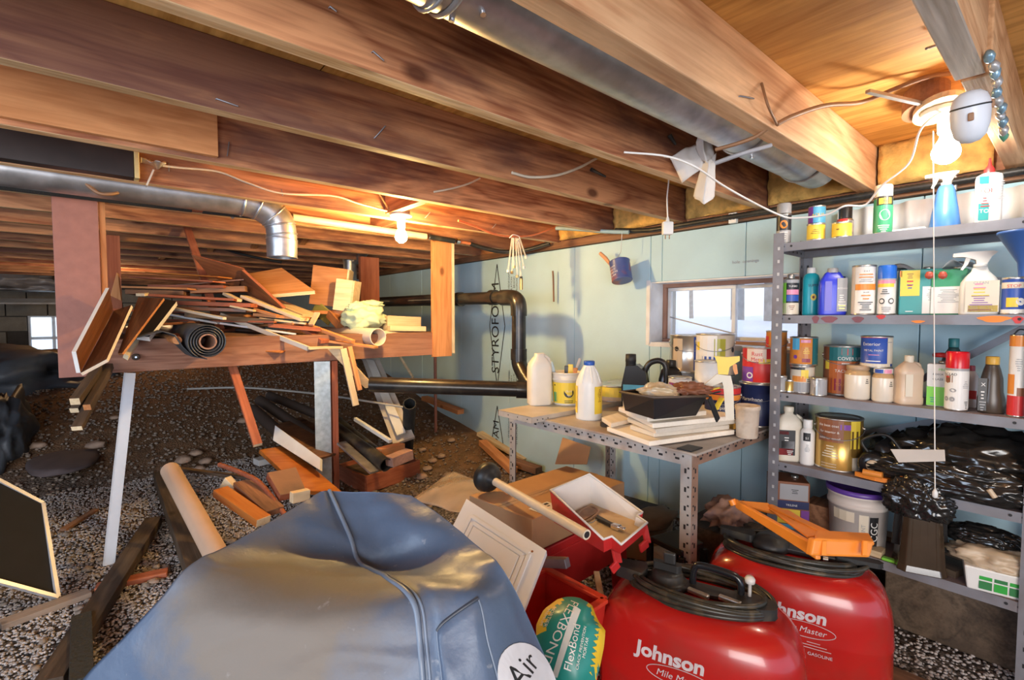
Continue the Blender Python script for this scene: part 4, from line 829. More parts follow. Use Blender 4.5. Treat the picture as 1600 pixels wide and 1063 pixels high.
def tin(label, px, X, zb, w, h, body='silver', bands=(), prints=(), lid=True, handle=False, yaw=0, group=None, name='paint_can', drips=None, tilt=None, cat='can'):
    p, rz, d, kx, kz = spot(px, X, zb, yaw); r = w/2*kx; H = h*kz
    t = thing(name, label, cat, p, rz, group)
    if tilt: t.rotation_euler = (tilt[0], tilt[1], rz)
    R = r*.965
    m = MB(); m.lathe([(R*.97, .0), (r, .001), (r, .004), (R, .006), (R, H-.006), (r, H-.004), (r, H-.001), (r*.97, H), (r*.93, H-.002)] + ([(r*.9, H-.004), (r*.82, H-.004), (r*.80, H-.002), (0, H-.002)] if lid else [(r*.9, H*.25), (0, H*.25)]), seg=32, mis=[1, 1, 1, 0, 1, 1, 1, 1, 1, 1, 1, 1][:(12 if lid else 10)], cap=False)
    m.m = m.m; m.build('can_body', [K[body] if isinstance(body, str) else body, tinm], t)
    deco(t, lambda f: R, bands, prints, H)
    if handle:
        for s in (-1, 1): m = MB(); m.tube([(0, s*R*.98, H*.8), (0, s*(R+.004), H*.8)], .006, 10); m.build('ear', tinm, t)
        m = MB(); m.tube([((R+.006)*math.sin(a)*.98, (R+.004)*math.cos(a), H*.8-.5*R*math.sin(a)) for a in [k*math.pi/14 for k in range(15)]], .0012, 5); m.build('wire_handle', steel, t)
    return t, r, H
def aero(label, px, X, zb, w, h, body='white', cap='grey', capf=.2, bands=(), prints=(), capw=.95, neck=True, group=None, name='spray_can', yaw=0, cat='spray can'):
    p, rz, d, kx, kz = spot(px, X, zb, yaw); r = w/2*kx; H = h*kz; t = thing(name, label, cat, p, rz, group); hb = H*(1-capf)
    MB().lathe([(r*.9, 0), (r, .002), (r*.98, .005), (r*.98, hb-.010), (r, hb-.008), (r*.8, hb-.001), (r*.55, hb+.003)], seg=24, mis=[1, 1, 0, 1, 1, 1]).build('can_body', [K[body] if isinstance(body, str) else body, tinm], t)
    MB().lathe([(r*capw, hb-.004 if capw > .9 else hb), (r*capw, H-.004), (r*capw*.9, H), (0, H)], seg=24, cap=False).build('cap', K[cap] if isinstance(cap, str) else cap, t)
    deco(t, lambda f: r*.98, bands, prints, H); return t, r, H
def bottle(label, px, X, zb, w, h, mat, prof, capm='black', sy=1.0, sx=.6, sq=0, capr=None, capf=.1, bands=(), prints=(), flat=True, group=None, name='plastic_bottle', yaw=0, handle=None, cat='bottle'):
    """prof: (radius fraction, height fraction) up to the neck; the cap sits on top"""
    p, rz, d, kx, kz = spot(px, X, zb, yaw); r = w/2*kx; H = h*kz; t = thing(name, label, cat, p, rz, group)
    mt = K[mat] if isinstance(mat, str) else mat
    MB().lathe([(r*a, H*b) for a, b in prof], seg=28, sx=sx, sy=sy, sq=sq).build('bottle_body', mt, t)
    cr = capr*r if capr else prof[-1][0]*r*1.15; z0 = H*prof[-1][1]-.003
    if capf: MB().lathe([(cr*.98, z0), (cr, z0+.001), (cr, H-.002), (cr*.92, H), (0, H)], seg=20, cap=False, sx=1, sy=1).build('cap', K[capm] if isinstance(capm, str) else capm, t)
    if handle: MB().tube(bez([(0, r*a, H*b) for a, b in handle], 5), r*.15, 8).build('handle', mt, t)
    fl = r*sx*(.985 if not sq else 1.0)+.0008
    deco(t, lambda f: r, bands, prints, H, flat=fl if flat else None); return t, r, H
def trigger(t, z, s, mat, noz=None, trig=None, dirn=-1):
    """spray head profile, nozzle pointing to -y (viewer's left) when dirn=-1"""
    T = Matrix(((0, 0, 1, 0), (dirn*s, 0, 0, 0), (0, s, 0, z), (0, 0, 0, 1)))
    m = MB(); m.M = T; w = .012
    m.prism([(-.35, 0), (.25, 0), (.28, .35), (.95, .62), (1.45, .66), (1.45, .95), (.6, 1.02), (-.7, 1.0), (-.95, .9), (-.6, .55)], -w, w); m.build('spray_head', mat, t, .003)
    m = MB(); m.M = T; m.prism([(.55, .55), (.85, .6), (.95, .1), (1.15, -.35), (1.0, -.4), (.72, .05)], -w*.5, w*.5); m.build('trigger', trig or mat, t, .002)
    m = MB(); m.M = T; m.prism([(1.42, .64), (1.62, .66), (1.62, .94), (1.42, .96)], -w*.8, w*.8); m.build('nozzle', noz or mat, t, .001)
    m = MB(); m.lathe([(.42*s, z-.25*s), (.42*s, z+.02*s), (.36*s, z+.04*s)], seg=18); m.build('collar', mat, t)
F3 = 1.9   # front row on the shelf
z1, z2, z3, z4, z5 = SH
# ---- top shelf
aero('black spray can with translucent cap at the left end of the top shelf', 1221, F3, z1, 24, 64, 'black', 'grey', .22, [('grey', .05, .34, -1.3, 1.3)], [('o.03', .026, .48, 0, 'orange'), ('HOT', .012, .66, 0, 'white'), ('=4,.03', .005, .28, 0, 'white')])
tin('blue and purple tin behind a yellow tin on the top shelf', 1272, 1.99, z1, 28, 60, 'lblue', [('purple', .03, .97, -1.5, -.45), ('blue', .1, .5, -.4, 1.4)], [('AQUA', .015, .72, .15, 'yellow')])
tin('yellow tin standing in front of the blue and purple tin', 1271, 1.89, z1, 30, 27, 'yellow', [], [('=3,.03', .004, .6, 0, 'gold')], name='small_tin')
aero('black capped can with red and white label on the top shelf', 1316, 1.98, z1, 27, 56, 'white', 'black', .36, [('red', .46, .62, -1.4, .3), ('white', .1, .45, -1.4, 1.4)], [('REZ', .010, .49, -.2, 'white'), ('=5,.02', .004, .4, .6, 'black')], capw=.8)
tin('yellow tin standing in front of the black capped can', 1311, 1.89, z1, 33, 25, 'yellow', [], [('=1,.018', .006, .5, -.4, 'brown')], name='small_tin')
aero('green cylinder with cream cap and a picture of a gas tank', 1374, F3, z1, 31, 76, 'green', 'cream', .22, [('black', .58, .76, -.7, 1.2), ('yellow', .60, .72, -.45, .9), ('green', .05, .57, -1.4, 1.4)], [('o.034', .03, .38, .2, 'white'), ('=4,.03', .004, .16, .1, 'white'), ('TANK', .008, .64, .2, 'black')], name='propane_cylinder', cat='cylinder')
# white scrap lying
m = MB(); p = PX(1418, 352, 1.93); m.box((0, 0, .008), (.05, .09, .016)); o = m.build('white_strip', whitepl, None, .004); o.location = (1.95, p.y, z1); tag(o, 'flat white plastic strip lying on the top shelf', 'strip')
# blue sprayer
p, rz, d, kx, kz = spot(1470, 1.93, z1); t = thing('trigger_sprayer', 'blue cone shaped spray bottle with cream trigger on top shelf', 'spray bottle', p, rz)
bl = C('sprayer_blue', (.06, .20, .55), .35); H = 68*kz; r = 26*kx
MB().lathe([(r*.96, 0), (r, .003), (r*.78, H*.5), (r*.77, H*.505), (r*.76, H*.52), (r*.55, H*.9), (r*.48, H*.96), (r*.40, H)], seg=28).build('bottle_body', bl, t)
trigger(t, H+.008, .030, C('trigger_cream', (.80, .70, .56)))
# white glue bottle
p, rz, d, kx, kz = spot(1536, 1.93, z1, .35); t = thing('glue_bottle', 'white glue bottle with red tip and teal labels on top shelf', 'bottle', p, rz); r = 21*kx; H = 80*kz
MB().lathe([(r*.97, 0), (r, .003), (r, H*.9), (r*.92, H*.96), (r*.5, H)], seg=28, sx=.7, sq=2).build('bottle_body', whitepl, t)
MB().lathe([(r*.42, H), (r*.42, H+.010), (r*.3, H+.016), (r*.16, H+.022), (r*.08, H+.042), (0, H+.043)], seg=16, cap=False).build('nozzle_cap', K['red'], t)
deco(t, lambda f: r, [('teal', .78, .92, -.028, -.008), ('teal', .08, .40, -.028, -.006)], [('TOI', .018, .60, -.015, 'red'), ('TO', .015, .22, -.016, 'white'), ('=4,.02', .005, .5, -.014, 'red'), ('=9,.016', .004, .8, .018, 'grey')], H, flat=r*.7+.001)
# curled white sheet behind
o = MB(); 
def curl(u, v): y = .62-.55*u; return (2.165+.016*math.sin(u*26)+.006*math.sin(u*61), y, 1.27+.135*v)
o.grid(curl, 90, 2); o = o.build('white_sheet', C('curled_sheet', (.72, .78, .82), .35), None, solid=.001); tag(o, 'rippled white plastic sheet standing behind the top shelf', 'sheet')
# blue funnel hanging at the right
t = thing('blue_funnel', 'dark blue plastic funnel at the top right edge of the shelving', 'funnel', PX(1601, 398, 1.80))
MB().lathe([(.010, -.055), (.013, -.02), (.050, .052), (.053, .054), (.053, .060), (.050, .060), (.011, -.018), (.008, -.055)], seg=24, cap=False).build('funnel_cone', C('funnel_blue', (.04, .12, .38), .4), t)
# ---- second shelf
t_, r_2, H_ = aero('green and black aerosol with silver neck on the second shelf', 1234, F3, z2, 27, 64, 'black', 'silver', .12, [('lime', .05, .80, -1.5, -.5), ('pink', .5, .62, -.45, 1.2), ('blue', .34, .49, -.45, 1.2), ('cream', .03, .30, -1.2, 1.4), ('grey', .78, .86, -1.4, 1.4)], [('TURBO', .009, .68, .3, 'white'), ('=3,.02', .004, .22, .2, 'brown')], capw=.45)
bottle('teal bottle with white cap beside the green aerosol', 1266, 1.94, z2, 27, 74, C('teal_plastic', (.02, .42, .50), .3), [(.95, 0), (1, .03), (1, .75), (.85, .84), (.5, .88), (.45, .9)], 'white', sx=.7, capr=.5, capf=.1, bands=[], prints=[('SUPER', .012, .6, .008, 'navy'), ('o.024', .018, .38, .008, 'yellow'), ('o.010', .008, .38, .008, 'maroon')])
t_, r_2, H_ = bottle('royal blue motor oil bottle with a grey side label', 1299, F3, z2, 44, 73, C('royal_blue', (.03, .05, .62), .3), [(.96, 0), (1, .03), (1, .62), (.96, .72), (.55, .9), (.42, .92)], 'grey', sx=.5, sq=2, capr=.4, capf=.08, flat=True, yaw=.25)
deco(t_, None, [('grey', .08, .78, .009, .038)], [('ACDelco', .008, .55, .024, 'white'), ('=5,.024', .005, .42, .024, 'white'), ('=2,.02', .006, .2, .024, 'gold')], H_, flat=r_2*.5+.0006)
deco(t_, None, [(C('blue_highlight', (.16, .15, .60)), .1, .72, -.026, -.006)], [], H_, flat=r_2*.5+.0004)  # lighter blue band painted as a highlight on the bottle front
m = MB(); m.lathe([(.011, H_*.74), (.011, H_*.82), (0, H_*.83)], (0, .026, 0), 14); m.build('second_neck', K['navy'], t_)
tin('tall white tin printed in orange on the second shelf', 1348, F3, z2, 39, 77, 'white', [('orange', .50, .62, -.75, 1.2), ('cream', .02, .97, -1.5, -.8)], [('2 in 1', .007, .86, .2, 'black'), ('=2,.04', .006, .80, .2, 'orange'), ('=2,.04', .004, .70, .2, 'grey'), ('ALUM', .006, .44, .2, 'black'), ('=2,.04', .007, .38, .2, 'orange'), ('=5,.045', .004, .25, .2, 'black')], lid=False, name='solvent_tin')
aero('white aerosol with a wide blue cap on the second shelf', 1384, F3, z2, 30, 77, 'white', C('cap_blue', (.02, .14, .60), .35), .25, [('pink', .63, .70, -1.2, 1.0), ('yellow', .56, .63, -1.2, .8), ('grey', .70, .73, -1.4, 1.4)], [('=3,.03', .004, .5, -.2, 'black'), ('o.018', .016, .28, -.5, 'black'), ('o.012', .011, .28, -.5, 'white'), ('o.018', .016, .28, .5, 'black'), ('o.012', .011, .28, .5, 'white'), ('=3,.025', .004, .15, 0, 'grey')], capw=1.0)
def boxtin(label, px, X, zb, wx, hx, dep, faces, yaw, name='solvent_tin', cat='tin', cols=('teal',)):
    p, rz, d, kx, kz = spot(px, X, zb, yaw); w = wx*kx; H = hx*kz; t = thing(name, label, cat, p, rz)
    m = MB(); m.box((0, 0, H/2), (dep, w, H)); m.build('tin_body', K[cols[0]], t, .003)
    m = MB(); m.lathe([(.012, H), (.012, H+.008), (.0, H+.009)], (0, w*.2, 0), 14); m.build('screw_cap', tinm, t)
    for (mt, f0, f1, a0, a1) in faces[0]: m = MB(); m.box((dep/2+.0005, (a0+a1)/2*w, (f0+f1)/2*H), (.0012, (a1-a0)*w, (f1-f0)*H)); m.build('label', K[mt], t)
    for (tx, sz, f, a, mt) in faces[1]:
        m = MB()
        if tx[0] == '=':
            n, wd = [float(q) for q in tx[1:].split(',')]
            for k in range(int(n)): m.box((dep/2+.0014, a*w, f*H-k*sz*1.5), (.0005, wd*(.75+.25*math.sin(k*5)), sz*.55))
        else: m.text(tx, sz, lambda u, v: (dep/2+.0018, a*w+u, f*H+v))
        m.build('lettering', K[mt], t)
    return t, w, H
boxtin('square teal solvent tin with yellow front panel on the second shelf', 1434, 1.945, z2, 66, 70, .07, ([('yellow', .42, .98, -.48, -.02), ('white', .03, .62, .05, .49), ('orange', .84, .98, -.50, -.44)], [('=2,.02', .008, .74, -.25, 'red'), ('=2,.02', .006, .66, -.25, 'blue'), ('=8,.026', .003, .55, .27, 'grey'), ('=1,.024', .004, .08, -.25, 'white'), ('=3,.02', .004, .9, -.25, 'brown')]), .1)
boxtin('square green solvent tin with white lower label behind the sprayer', 1484, 1.945, z2, 56, 70, .07, ([('white', .03, .62, -.49, .49)], [('=9,.05', .003, .55, 0, 'grey')]), -.15, cols=('green',))
for (px, lb) in ((1452, 'small red wax seal knob hanging in front of the teal tin'), (1473, 'small red wax seal knob hanging in front of the green tin')):
    m = MB(); m.lathe([(.001, -.012), (.009, -.008), (.011, 0), (.007, .009), (.001, .011)], seg=14, sx=.6); o = m.build('red_seal', C('dull_red', (.45, .08, .05))); q = PX(px, 430, 1.872); o.location = q; tag(o, lb, 'seal')
# clear plastic hose sheet lying on the tins
o = MB(); p = PX(1450, 404, 1.99)
def crp(u, v): return (1.93+.10*v, p.y+.11-.22*u, 1.152+.020*noise.noise(Vector((u*7, v*3, 1)))+.012*math.sin(u*9))
o.grid(crp, 30, 8); o = o.build('plastic_bag', C('clear_grey_plastic', (.55, .56, .58), .2), None, solid=.0008); tag(o, 'crumpled clear grey plastic lying across the square tins', 'bag')
# big white sprayer
p, rz, d, kx, kz = spot(1528, 1.90, z2, .1); t = thing('trigger_sprayer', 'large white spray bottle with cream label on second shelf', 'spray bottle', p, rz); r = 32*kx; H = 84*kz
MB().lathe([(r*.97, 0), (r, .004), (r, H*.48), (r*.95, H*.60), (r*.75, H*.70), (r*.45, H*.80), (r*.36, H*.88), (r*.33, H*.93)], seg=32, sx=.6, sq=1).build('bottle_body', whitepl, t)
deco(t, None, [('cream', .05, .62, -r*.74, r*.90), ('yellow', .05, .17, -r*.6, r*.85)], [('=2,.04', .007, .56, 0, 'pink'), ('=3,.052', .006, .47, .002, 'yellow'), ('=5,.05', .004, .34, .002, 'purple'), ('CLEAN', .010, .56, .0, 'grey'), ('=1,.05', .006, .09, 0, 'brown')], H, flat=r*.6+.001)
trigger(t, H*.93, .036, whitepl)
tin('small amber and grey tin behind the large white spray bottle', 1549, 2.02, z2, 26, 58, 'amber', [('grey', .8, .98, -1.5, 1.5), ('white', .1, .8, .7, 1.4)], [('GRIP', .008, .55, -.1, 'black')])
tin('blue and white tin at the right end of the second shelf', 1582, 1.89, z2, 40, 58, 'blue', [('cream', .70, .86, -1.4, 1.4), ('yellow', .2, .45, -.6, .4), ('white', .04, .14, -1.4, 1.4)], [('STOP', .012, .72, 0, 'red'), ('o.02', .02, .34, .6, 'white')])
# ---- third shelf
def stackz(base, kz, h): return base+h
tin('tall amber gallon can just behind the front post', 1214, 2.03, z3, 34, 86, 'amber', [('red', .1, .9, -1.5, -.8)], [], handle=True)
ta, ra, Ha = tin('cream and yellow quart can beneath the orange can on the third shelf', 1256, 1.92, z3, 40, 43, 'cream', [('yellow', .55, .85, -.1, .5), ('orange', .42, .62, -.9, .3), ('grey', .05, .4, -1.3, 1.3), ('black', .85, .93, -1.3, .2)], [('=2,.02', .004, .5, .5, 'black')])
tin('orange quart can with teal edge stacked on another can', 1257, 1.925, z3+Ha, 45, 44, 'orange', [('lblue', .55, .95, -.9, -.3), ('amber', .25, .65, -.2, .6), ('maroon', .12, .25, -.1, .5), ('dteal', .02, .98, .65, 1.5), ('pink', .8, .9, -.2, .5)], [('=4,.02', .004, .6, .2, 'yellow'), ('o.014', .013, .3, -.6, 'purple')])
tin('small silver tin at the left front of the third shelf', 1222, 1.885, z3, 21, 25, 'grey', [('silver', .1, .9, -.5, -.1)], [('=4,.016', .003, .7, -.4, 'white')], name='small_tin')
tin('tiny gold tin between the silver tin and the cream can', 1236, 1.885, z3, 14, 20, 'gold', name='small_tin')
tin('small silver tin in front of the large brown gallon can', 1282, 1.885, z3, 27, 28, 'grey', [('silver', .08, .92, -.55, -.1), ('grey', .08, .92, .2, 1.4)], [('=5,.018', .003, .8, -.4, 'white')], name='small_tin')
tin('large brown and teal gallon can labelled COVER UP', 1320, 1.99, z3, 66, 76, 'brown', [('dteal', .70, .97, -.75, 1.3), (C('rust_label', (.50, .13, .03)), .04, .69, -.75, 1.3), ('red', .82, .95, -.1, .45), ('yellow', .52, .70, -1.05, -.75), ('maroon', .10, .34, -.6, .6)], [('COVER UP', .015, .72, .30, 'white'), ('=1,.04', .006, .64, .1, 'white'), ('TACHE', .014, .47, -.05, 'white'), ('TOUT', .012, .2, -.1, 'orange')], handle=True)
def jar(label, px, w, h, fill, capb):
    p, rz, d, kx, kz = spot(px, 1.905, z3); r = w/2*kx; H = h*kz; t = thing('glass_jar', label, 'jar', p, rz)
    MB().lathe([(r*.9, 0), (r, .006), (r, H*.72), (r*.92, H*.80), (r*.82, H*.84), (r*.82, H*.9)], seg=28, mis=[0, 0, 1, 1, 1], cap=True).build('jar_glass', [fill, C('jar_stain', (.50, .32, .16), .2)], t)
    MB().lathe([(r*.86, H*.86), (r*.88, H*.87), (r*.88, H*.99), (r*.84, H), (0, H)], seg=28, cap=False).build('lid', capb, t)
    deco(t, lambda f: r, [], [('=3,.010', .004, .60, .75, 'black')], H); return t, r, H
cr = C('cream_content', (.78, .70, .58), .25)
jar('wide glass jar of cream liquid on the third shelf', 1343, 42, 53, cr, C('jar_lid_tan', (.45, .30, .18), .4))
tj, rj, Hj = jar('narrower glass jar of cream liquid beneath the blue can', 1383, 36, 52, cr, K['white'])
deco(tj, lambda f: rj*.9, [('blue', .87, .98, -.9, .0), ('pink', .87, .98, .1, .9)], [], Hj)
tin('blue quart can with white lettering stacked on a jar', 1371, 1.93, z3+Hj, 52, 49, 'blue', [('cream', .02, .14, -1.5, 1.0), ('cream', .14, .95, .72, 1.4), ('red', .94, .97, -1.4, .6)], [('Exterior', .015, .70, -.35, 'white'), ('METAL PAINT', .009, .52, -.2, 'white'), ('=1,.05', .004, .40, -.15, 'pink'), ('=1,.04', .006, .2, -.2, 'white'), ('=1,.02', .004, .8, .9, 'grey')])
# beige jug
tJ, rJ, HJ = bottle('beige translucent jug with a handle on the third shelf', 1423, 1.91, z3, 45, 76, C('beige_jug', (.66, .50, .36), .35), [(.95, 0), (1, .03), (1, .14), (.96, .16), (.96, .60), (1, .63), (.95, .72), (.5, .84), (.32, .88)], 'cream', sx=.75, sq=2, capr=.34, capf=.12, yaw=.5, handle=[(.35, .85), (.80, .80), (.85, .62)], name='plastic_jug', cat='jug')
m = MB(); m.box((rJ*.75, -.012, HJ*.4), (.002, .02, HJ*.45)); m.build('label', K['cream'], tJ)
# green white tin
boxtin('lime green and white wood stain tin beside the beige jug', 1470, 1.945, z3, 34, 66, .05, ([('white', .48, .98, -.5, .5), ('lime', .02, .46, -.5, .5)], [('PRO', .010, .84, .2, 'lime'), ('& DECK', .007, .74, .0, 'black'), ('GLAZE', .008, .62, .0, 'black'), ('=3,.018', .004, .2, -.2, 'teal')]), -.05, cols=('white',), name='stain_tin')
m = MB(); m.lathe([(.0, 0), (.02, 0), (.022, .006), (.02, .012), (0, .014)], seg=16, cap=False); o = m.build('red_disc', K['red']); q = PX(1468, 573, 1.95); o.location = (1.975, q.y, z3+66*.00222); tag(o, 'round red lid lying on the lime green stain tin', 'disc')
ttt = aero('tall white aerosol with a wide glossy red cap on the third shelf', 1499, 1.885, z3, 38, 92, 'white', C('cap_red', (.62, .01, .02), .25), .26, [('grey', .68, .72, -1.5, 1.5), ('brown', .48, .60, -1.3, -.35), ('white', .05, .67, -1.4, 1.5)], [('McCLAD', .010, .60, -.7, 'black'), ('=1,.02', .008, .56, -.8, 'red'), ('o.018', .012, .52, -.8, 'brown'), ('o.011', .016, .35, -.3, 'grey'), ('o.014', .013, .20, -.35, 'grey'), ('o.014', .013, .2, -.9, 'grey'), ('=5,.016', .003, .5, .8, 'grey'), ('=5,.010', .003, .16, .9, 'black')], capw=1.0)
bottle('dark bottle with a green black cap half hidden behind the red capped can', 1492, 2.05, z3, 44, 100, C('dark_green_plastic', (.02, .05, .05), .3), [(.9, 0), (1, .04), (1, .55), (.7, .75), (.4, .84), (.36, .88)], 'dteal', sx=.7, capr=.4, capf=.12)
bottle('small red and white bottle beside the dark brown bottle', 1522, 1.97, z3, 22, 66, C('redwhite', (.70, .60, .55), .35), [(.9, 0), (1, .04), (1, .75), (.6, .85), (.4, .9)], 'maroon', sx=.8, capr=.5, capf=.1, bands=[('red', .22, .42, -.012, .012)])
tb_, rb_, Hb_ = bottle('dark brown stained bottle with a yellow cap on the third shelf', 1554, 1.91, z3, 46, 88, C('dark_brown_plastic', (.07, .05, .035), .3), [(.93, 0), (1, .03), (1, .25), (.85, .38), (.78, .62), (.6, .78), (.5, .84), (.48, .88)], C('cap_yellow', (.72, .42, .06), .4), sx=.8, capr=.5, capf=.12, yaw=.2)
deco(tb_, None, [('black', .05, .62, -.032, -.014)], [('X', .014, .48, -.022, 'white'), ('=3,.012', .006, .38, -.022, 'white'), ('=4,.014', .005, .2, -.022, 'grey')], Hb_, flat=rb_*.8+.001)
# caulking tube
tc_, rc_, Hc_ = tin('white and red caulking tube standing at the right of the third shelf', 1594, 1.885, z3, 30, 128, 'white', [('orange', .86, .99, -1.5, 1.5), ('red', .02, .26, -1.5, 1.5), ('orange', .28, .52, -1.4, -.3), ('brown', .26, .36, 0, 1.4)], [('=6,.014', .004, .7, .1, 'grey')], lid=True, name='caulking_tube', cat='tube')
MB().tube(bez([(0, -.01, Hc_), (0, 0, Hc_+.014), (0, .018, Hc_+.010)], 5), .002, 5).build('wire_hook', blackm, tc_)
# ---- fourth shelf
def lbl(t, H, fl, b, p_): deco(t, None, b, p_, H, flat=fl)
tq, rq, Hq = bottle('white quart bottle with black and red label on the fourth shelf', 1236, 1.905, z4, 46, 84, C('dirty_white', (.74, .68, .56), .4, dirt=(.5, .33, .15, .6)), [(.95, 0), (1, .03), (1, .62), (.92, .72), (.55, .84), (.33, .86), (.30, .92)], 'cream', sx=.6, sq=1.5, capr=.36, capf=.08, yaw=.25, handle=[(.5, .84), (.95, .75), (1.0, .6)])
lbl(tq, Hq, rq*.6+.001, [('black', .12, .58, -rq*.8, rq*.35), ('red', .12, .24, -rq*.8, rq*.2), ('red', .50, .56, -rq*.75, -rq*.1), ('grey', .24, .38, -rq*.6, rq*.3)], [('=2,.03', .006, .44, -rq*.2, 'white'), ('=3,.02', .004, .2, rq*.0, 'white')])
bottle('slim white bottle between the quart bottle and the gold can', 1267, 1.90, z4, 23, 70, 'white', [(.95, 0), (1, .03), (1, .72), (.8, .78), (.62, .8), (.6, .84)], 'white', sx=1, sy=1, capr=.65, capf=.14, flat=False, bands=[('black', .54, .72, -.6, .4)], prints=[('S1', .012, .58, -.1, 'white'), ('=6,.016', .003, .45, 0, 'grey')])
tg, rg, Hg = tin('big gold gallon paint can with purple patch on the fourth shelf', 1316, 1.945, z4, 78, 80, 'gold', [('brown', .55, .97, -.95, .2), ('purple', .80, .90, .05, .5), ('yellow', .45, .97, .5, 1.0), (C('gold_dark', (.16, .09, .02), .3), .30, .78, .55, 1.3), ('cream', .04, .28, .6, 1.3)], [('the best coat', .012, .84, -.45, 'white'), ('for interior &', .011, .72, -.4, 'white'), ('exterior wood', .011, .60, -.4, 'white'), ('=5,.05', .006, .46, -.35, 'cream'), ('=2,.05', .006, .12, -.4, 'tan')], handle=True)
# headphone / motor shaped black tool
def onshelf(px, X, z): q = PX(px, 600, X); return Vector((X, q.y, z))
t = thing('bench_motor', 'dark round motor part with a pale disc beside gold can', 'motor', onshelf(1368, 1.90, z4+.045))
T = Matrix.Rotation(math.atan2(-t.location.y, -t.location.x), 4, 'Z') @ Matrix.Rotation(math.pi/2, 4, 'Y')
m = MB(); m.M = T; m.lathe([(.0, -.045), (.034, -.04), (.040, -.02), (.040, .018), (.034, .026), (.018, .028)], seg=24, cap=False); m.build('housing', blackgl, t)
m = MB(); m.M = T; m.lathe([(.018, .026), (.018, .031), (.007, .033), (0, .033)], seg=18, cap=False); m.build('hub', K['tan'], t)
m = MB(); m.tube(bez([(0, .01, .03), (.0, .03, .07), (0, -.03, .10), (0, -.07, .06), (-.01, -.10, .0)], 6), .005, 6); m.build('cord', rubber, t)
for k, (px, X, s, lb) in enumerate(((1392, 1.98, (.05, .06, .07), 'black crumpled sleeve behind the motor part'), (1404, 2.04, (.035, .045, .06), 'black plastic lump standing at the back of the fourth shelf'))):
    blob('black_sleeve', lb, 'sleeve', onshelf(px, X, z4+s[2]*.8), s, blackgl, 20+k, .45, 2.2, 3)
# orange clamp tool hanging over the edge
t = thing('orange_clamp', 'orange plastic clamp tool lying on the fourth shelf edge', 'clamp', onshelf(1385, 1.862, z4+.010)); om = C('tool_orange', (.80, .24, .03), .4)
rz = -math.pi/2+.1; t.rotation_euler[2] = rz
m = MB(); m.prism([(-.075, .006), (-.02, -.012), (.045, -.016), (.062, -.010), (.064, .012), (.04, .016), (-.02, .012), (-.074, .012)], -.006, .008); m.build('clamp_bar', om, t, .002)
m = MB(); m.box((.052, -.004, .012), (.022, .026, .026)); m.build('clamp_jaw', om, t, .004); m = MB(); m.tube([(-.05, -.01, .016), (.0, -.016, .017)], .010, 10); m.build('grip', K['orange'], t)
# black bin bags: wrinkled heap
bagm = plain('black_bag_plastic', (.016, .015, .014), .17, var=.1, spec=.7)
def bag(label, c, size, seed, fr=3.0, amp=.5, rz=0, name='bin_bag'):
    bm = bmesh.new(); bmesh.ops.create_icosphere(bm, subdivisions=5, radius=1)
    for v in bm.verts:
        p = v.co.copy(); q = p*fr+Vector((seed, seed*.7, 0)); rid = 1-abs(noise.noise(q))*2; rid2 = 1-abs(noise.noise(q*2.3+Vector((3, 3, 3))))*2; rid3 = 1-abs(noise.noise(q*5.1))*2
        v.co = p*(.75+amp*(.30*rid+.16*rid2+.07*rid3)); v.co.z = max(v.co.z, -.6)
        v.co = Vector((v.co.x*size[0], v.co.y*size[1], (v.co.z+.6)*size[2]))
    me = bpy.data.meshes.new(name); bm.to_mesh(me); bm.free(); me.polygons.foreach_set('use_smooth', [True]*len(me.polygons)); me.materials.append(bagm)
    o = link(name, me); o.location = c; o.rotation_euler[2] = rz; return tag(o, label, 'bag')
bag('large black bin bag filling the right half of the fourth shelf', onshelf(1535, 1.99, z4+.002), (.125, .24, .125), 3, 2.6, .55)
bag('lower black bin bag crumpled in front on the fourth shelf', onshelf(1500, 1.90, z4+.002), (.075, .235, .065), 8, 3.2, .6)
bag('black bag end slumping over the fourth shelf edge', onshelf(1440, 1.845, z4-.075), (.035, .085, .075), 13, 2.8, .7)
o = plate('white_strip', [P(1392, 702, 1.32), P(1476, 703, 1.30), P(1478, 721, 1.29), P(1404, 723, 1.31)], .003, C('grey_strip', (.50, .44, .38), .5), None); tag(o, 'pale flat strip lying across the black bin bags', 'strip')
m = MB(); m.tube([(0, 0, 0), (.0, -.012, -.018)], .006, 10); o = m.build('bag_tie', K['tan']); o.location = P(1545, 765, 1.24); tag(o, 'small tan toggle at the front of black bin bags', 'toggle')
# ---- bottom shelf
t, w_, H_ = boxtin('printed carton in purple, white and yellow on the bottom shelf', 1237, 1.93, z5, 58, 72, .12, ([('grey', .62, .95, -.3, .45), ('navy', .44, .60, -.5, .48), ('yellow', .12, .42, -.42, .25), ('purple', .05, .42, .28, .49), ('lblue', .0, .1, -.4, .4)], [('TRILENE', .010, .49, .02, 'white'), ('=2,.02', .006, .34, -.1, 'white'), ('=3,.03', .004, .84, .1, 'black')]), .2, name='carton', cat='box', cols=('brown',))
m = MB(); m.box((0, 0, .045), (.10, .09, .09)); o = m.build('brown_box', brownw, None, .003); o.location = onshelf(1290, 1.99, z5); tag(o, 'dark brown box between the carton and purple lidded pail', 'box')
p, rz, d, kx, kz = spot(1350, 1.945, z5); t = thing('plastic_pail', 'grey pail of compound with purple lid on the bottom shelf', 'pail', p, rz); r = 50*kx; H = 92*kz
pg = C('pail_grey', (.50, .45, .42), .45); pw = C('pail_rim', (.66, .58, .52), .45)
MB().lathe([(r*.86, 0), (r*.88, .003), (r*.955, H*.66), (r*1.0, H*.67), (r*1.0, H*.72), (r*.965, H*.73), (r*.975, H*.84), (r*1.02, H*.85), (r*1.02, H*.90)], seg=40, mis=[0, 0, 1, 1, 1, 1, 1, 1]).build('pail_body', [pg, pw], t)
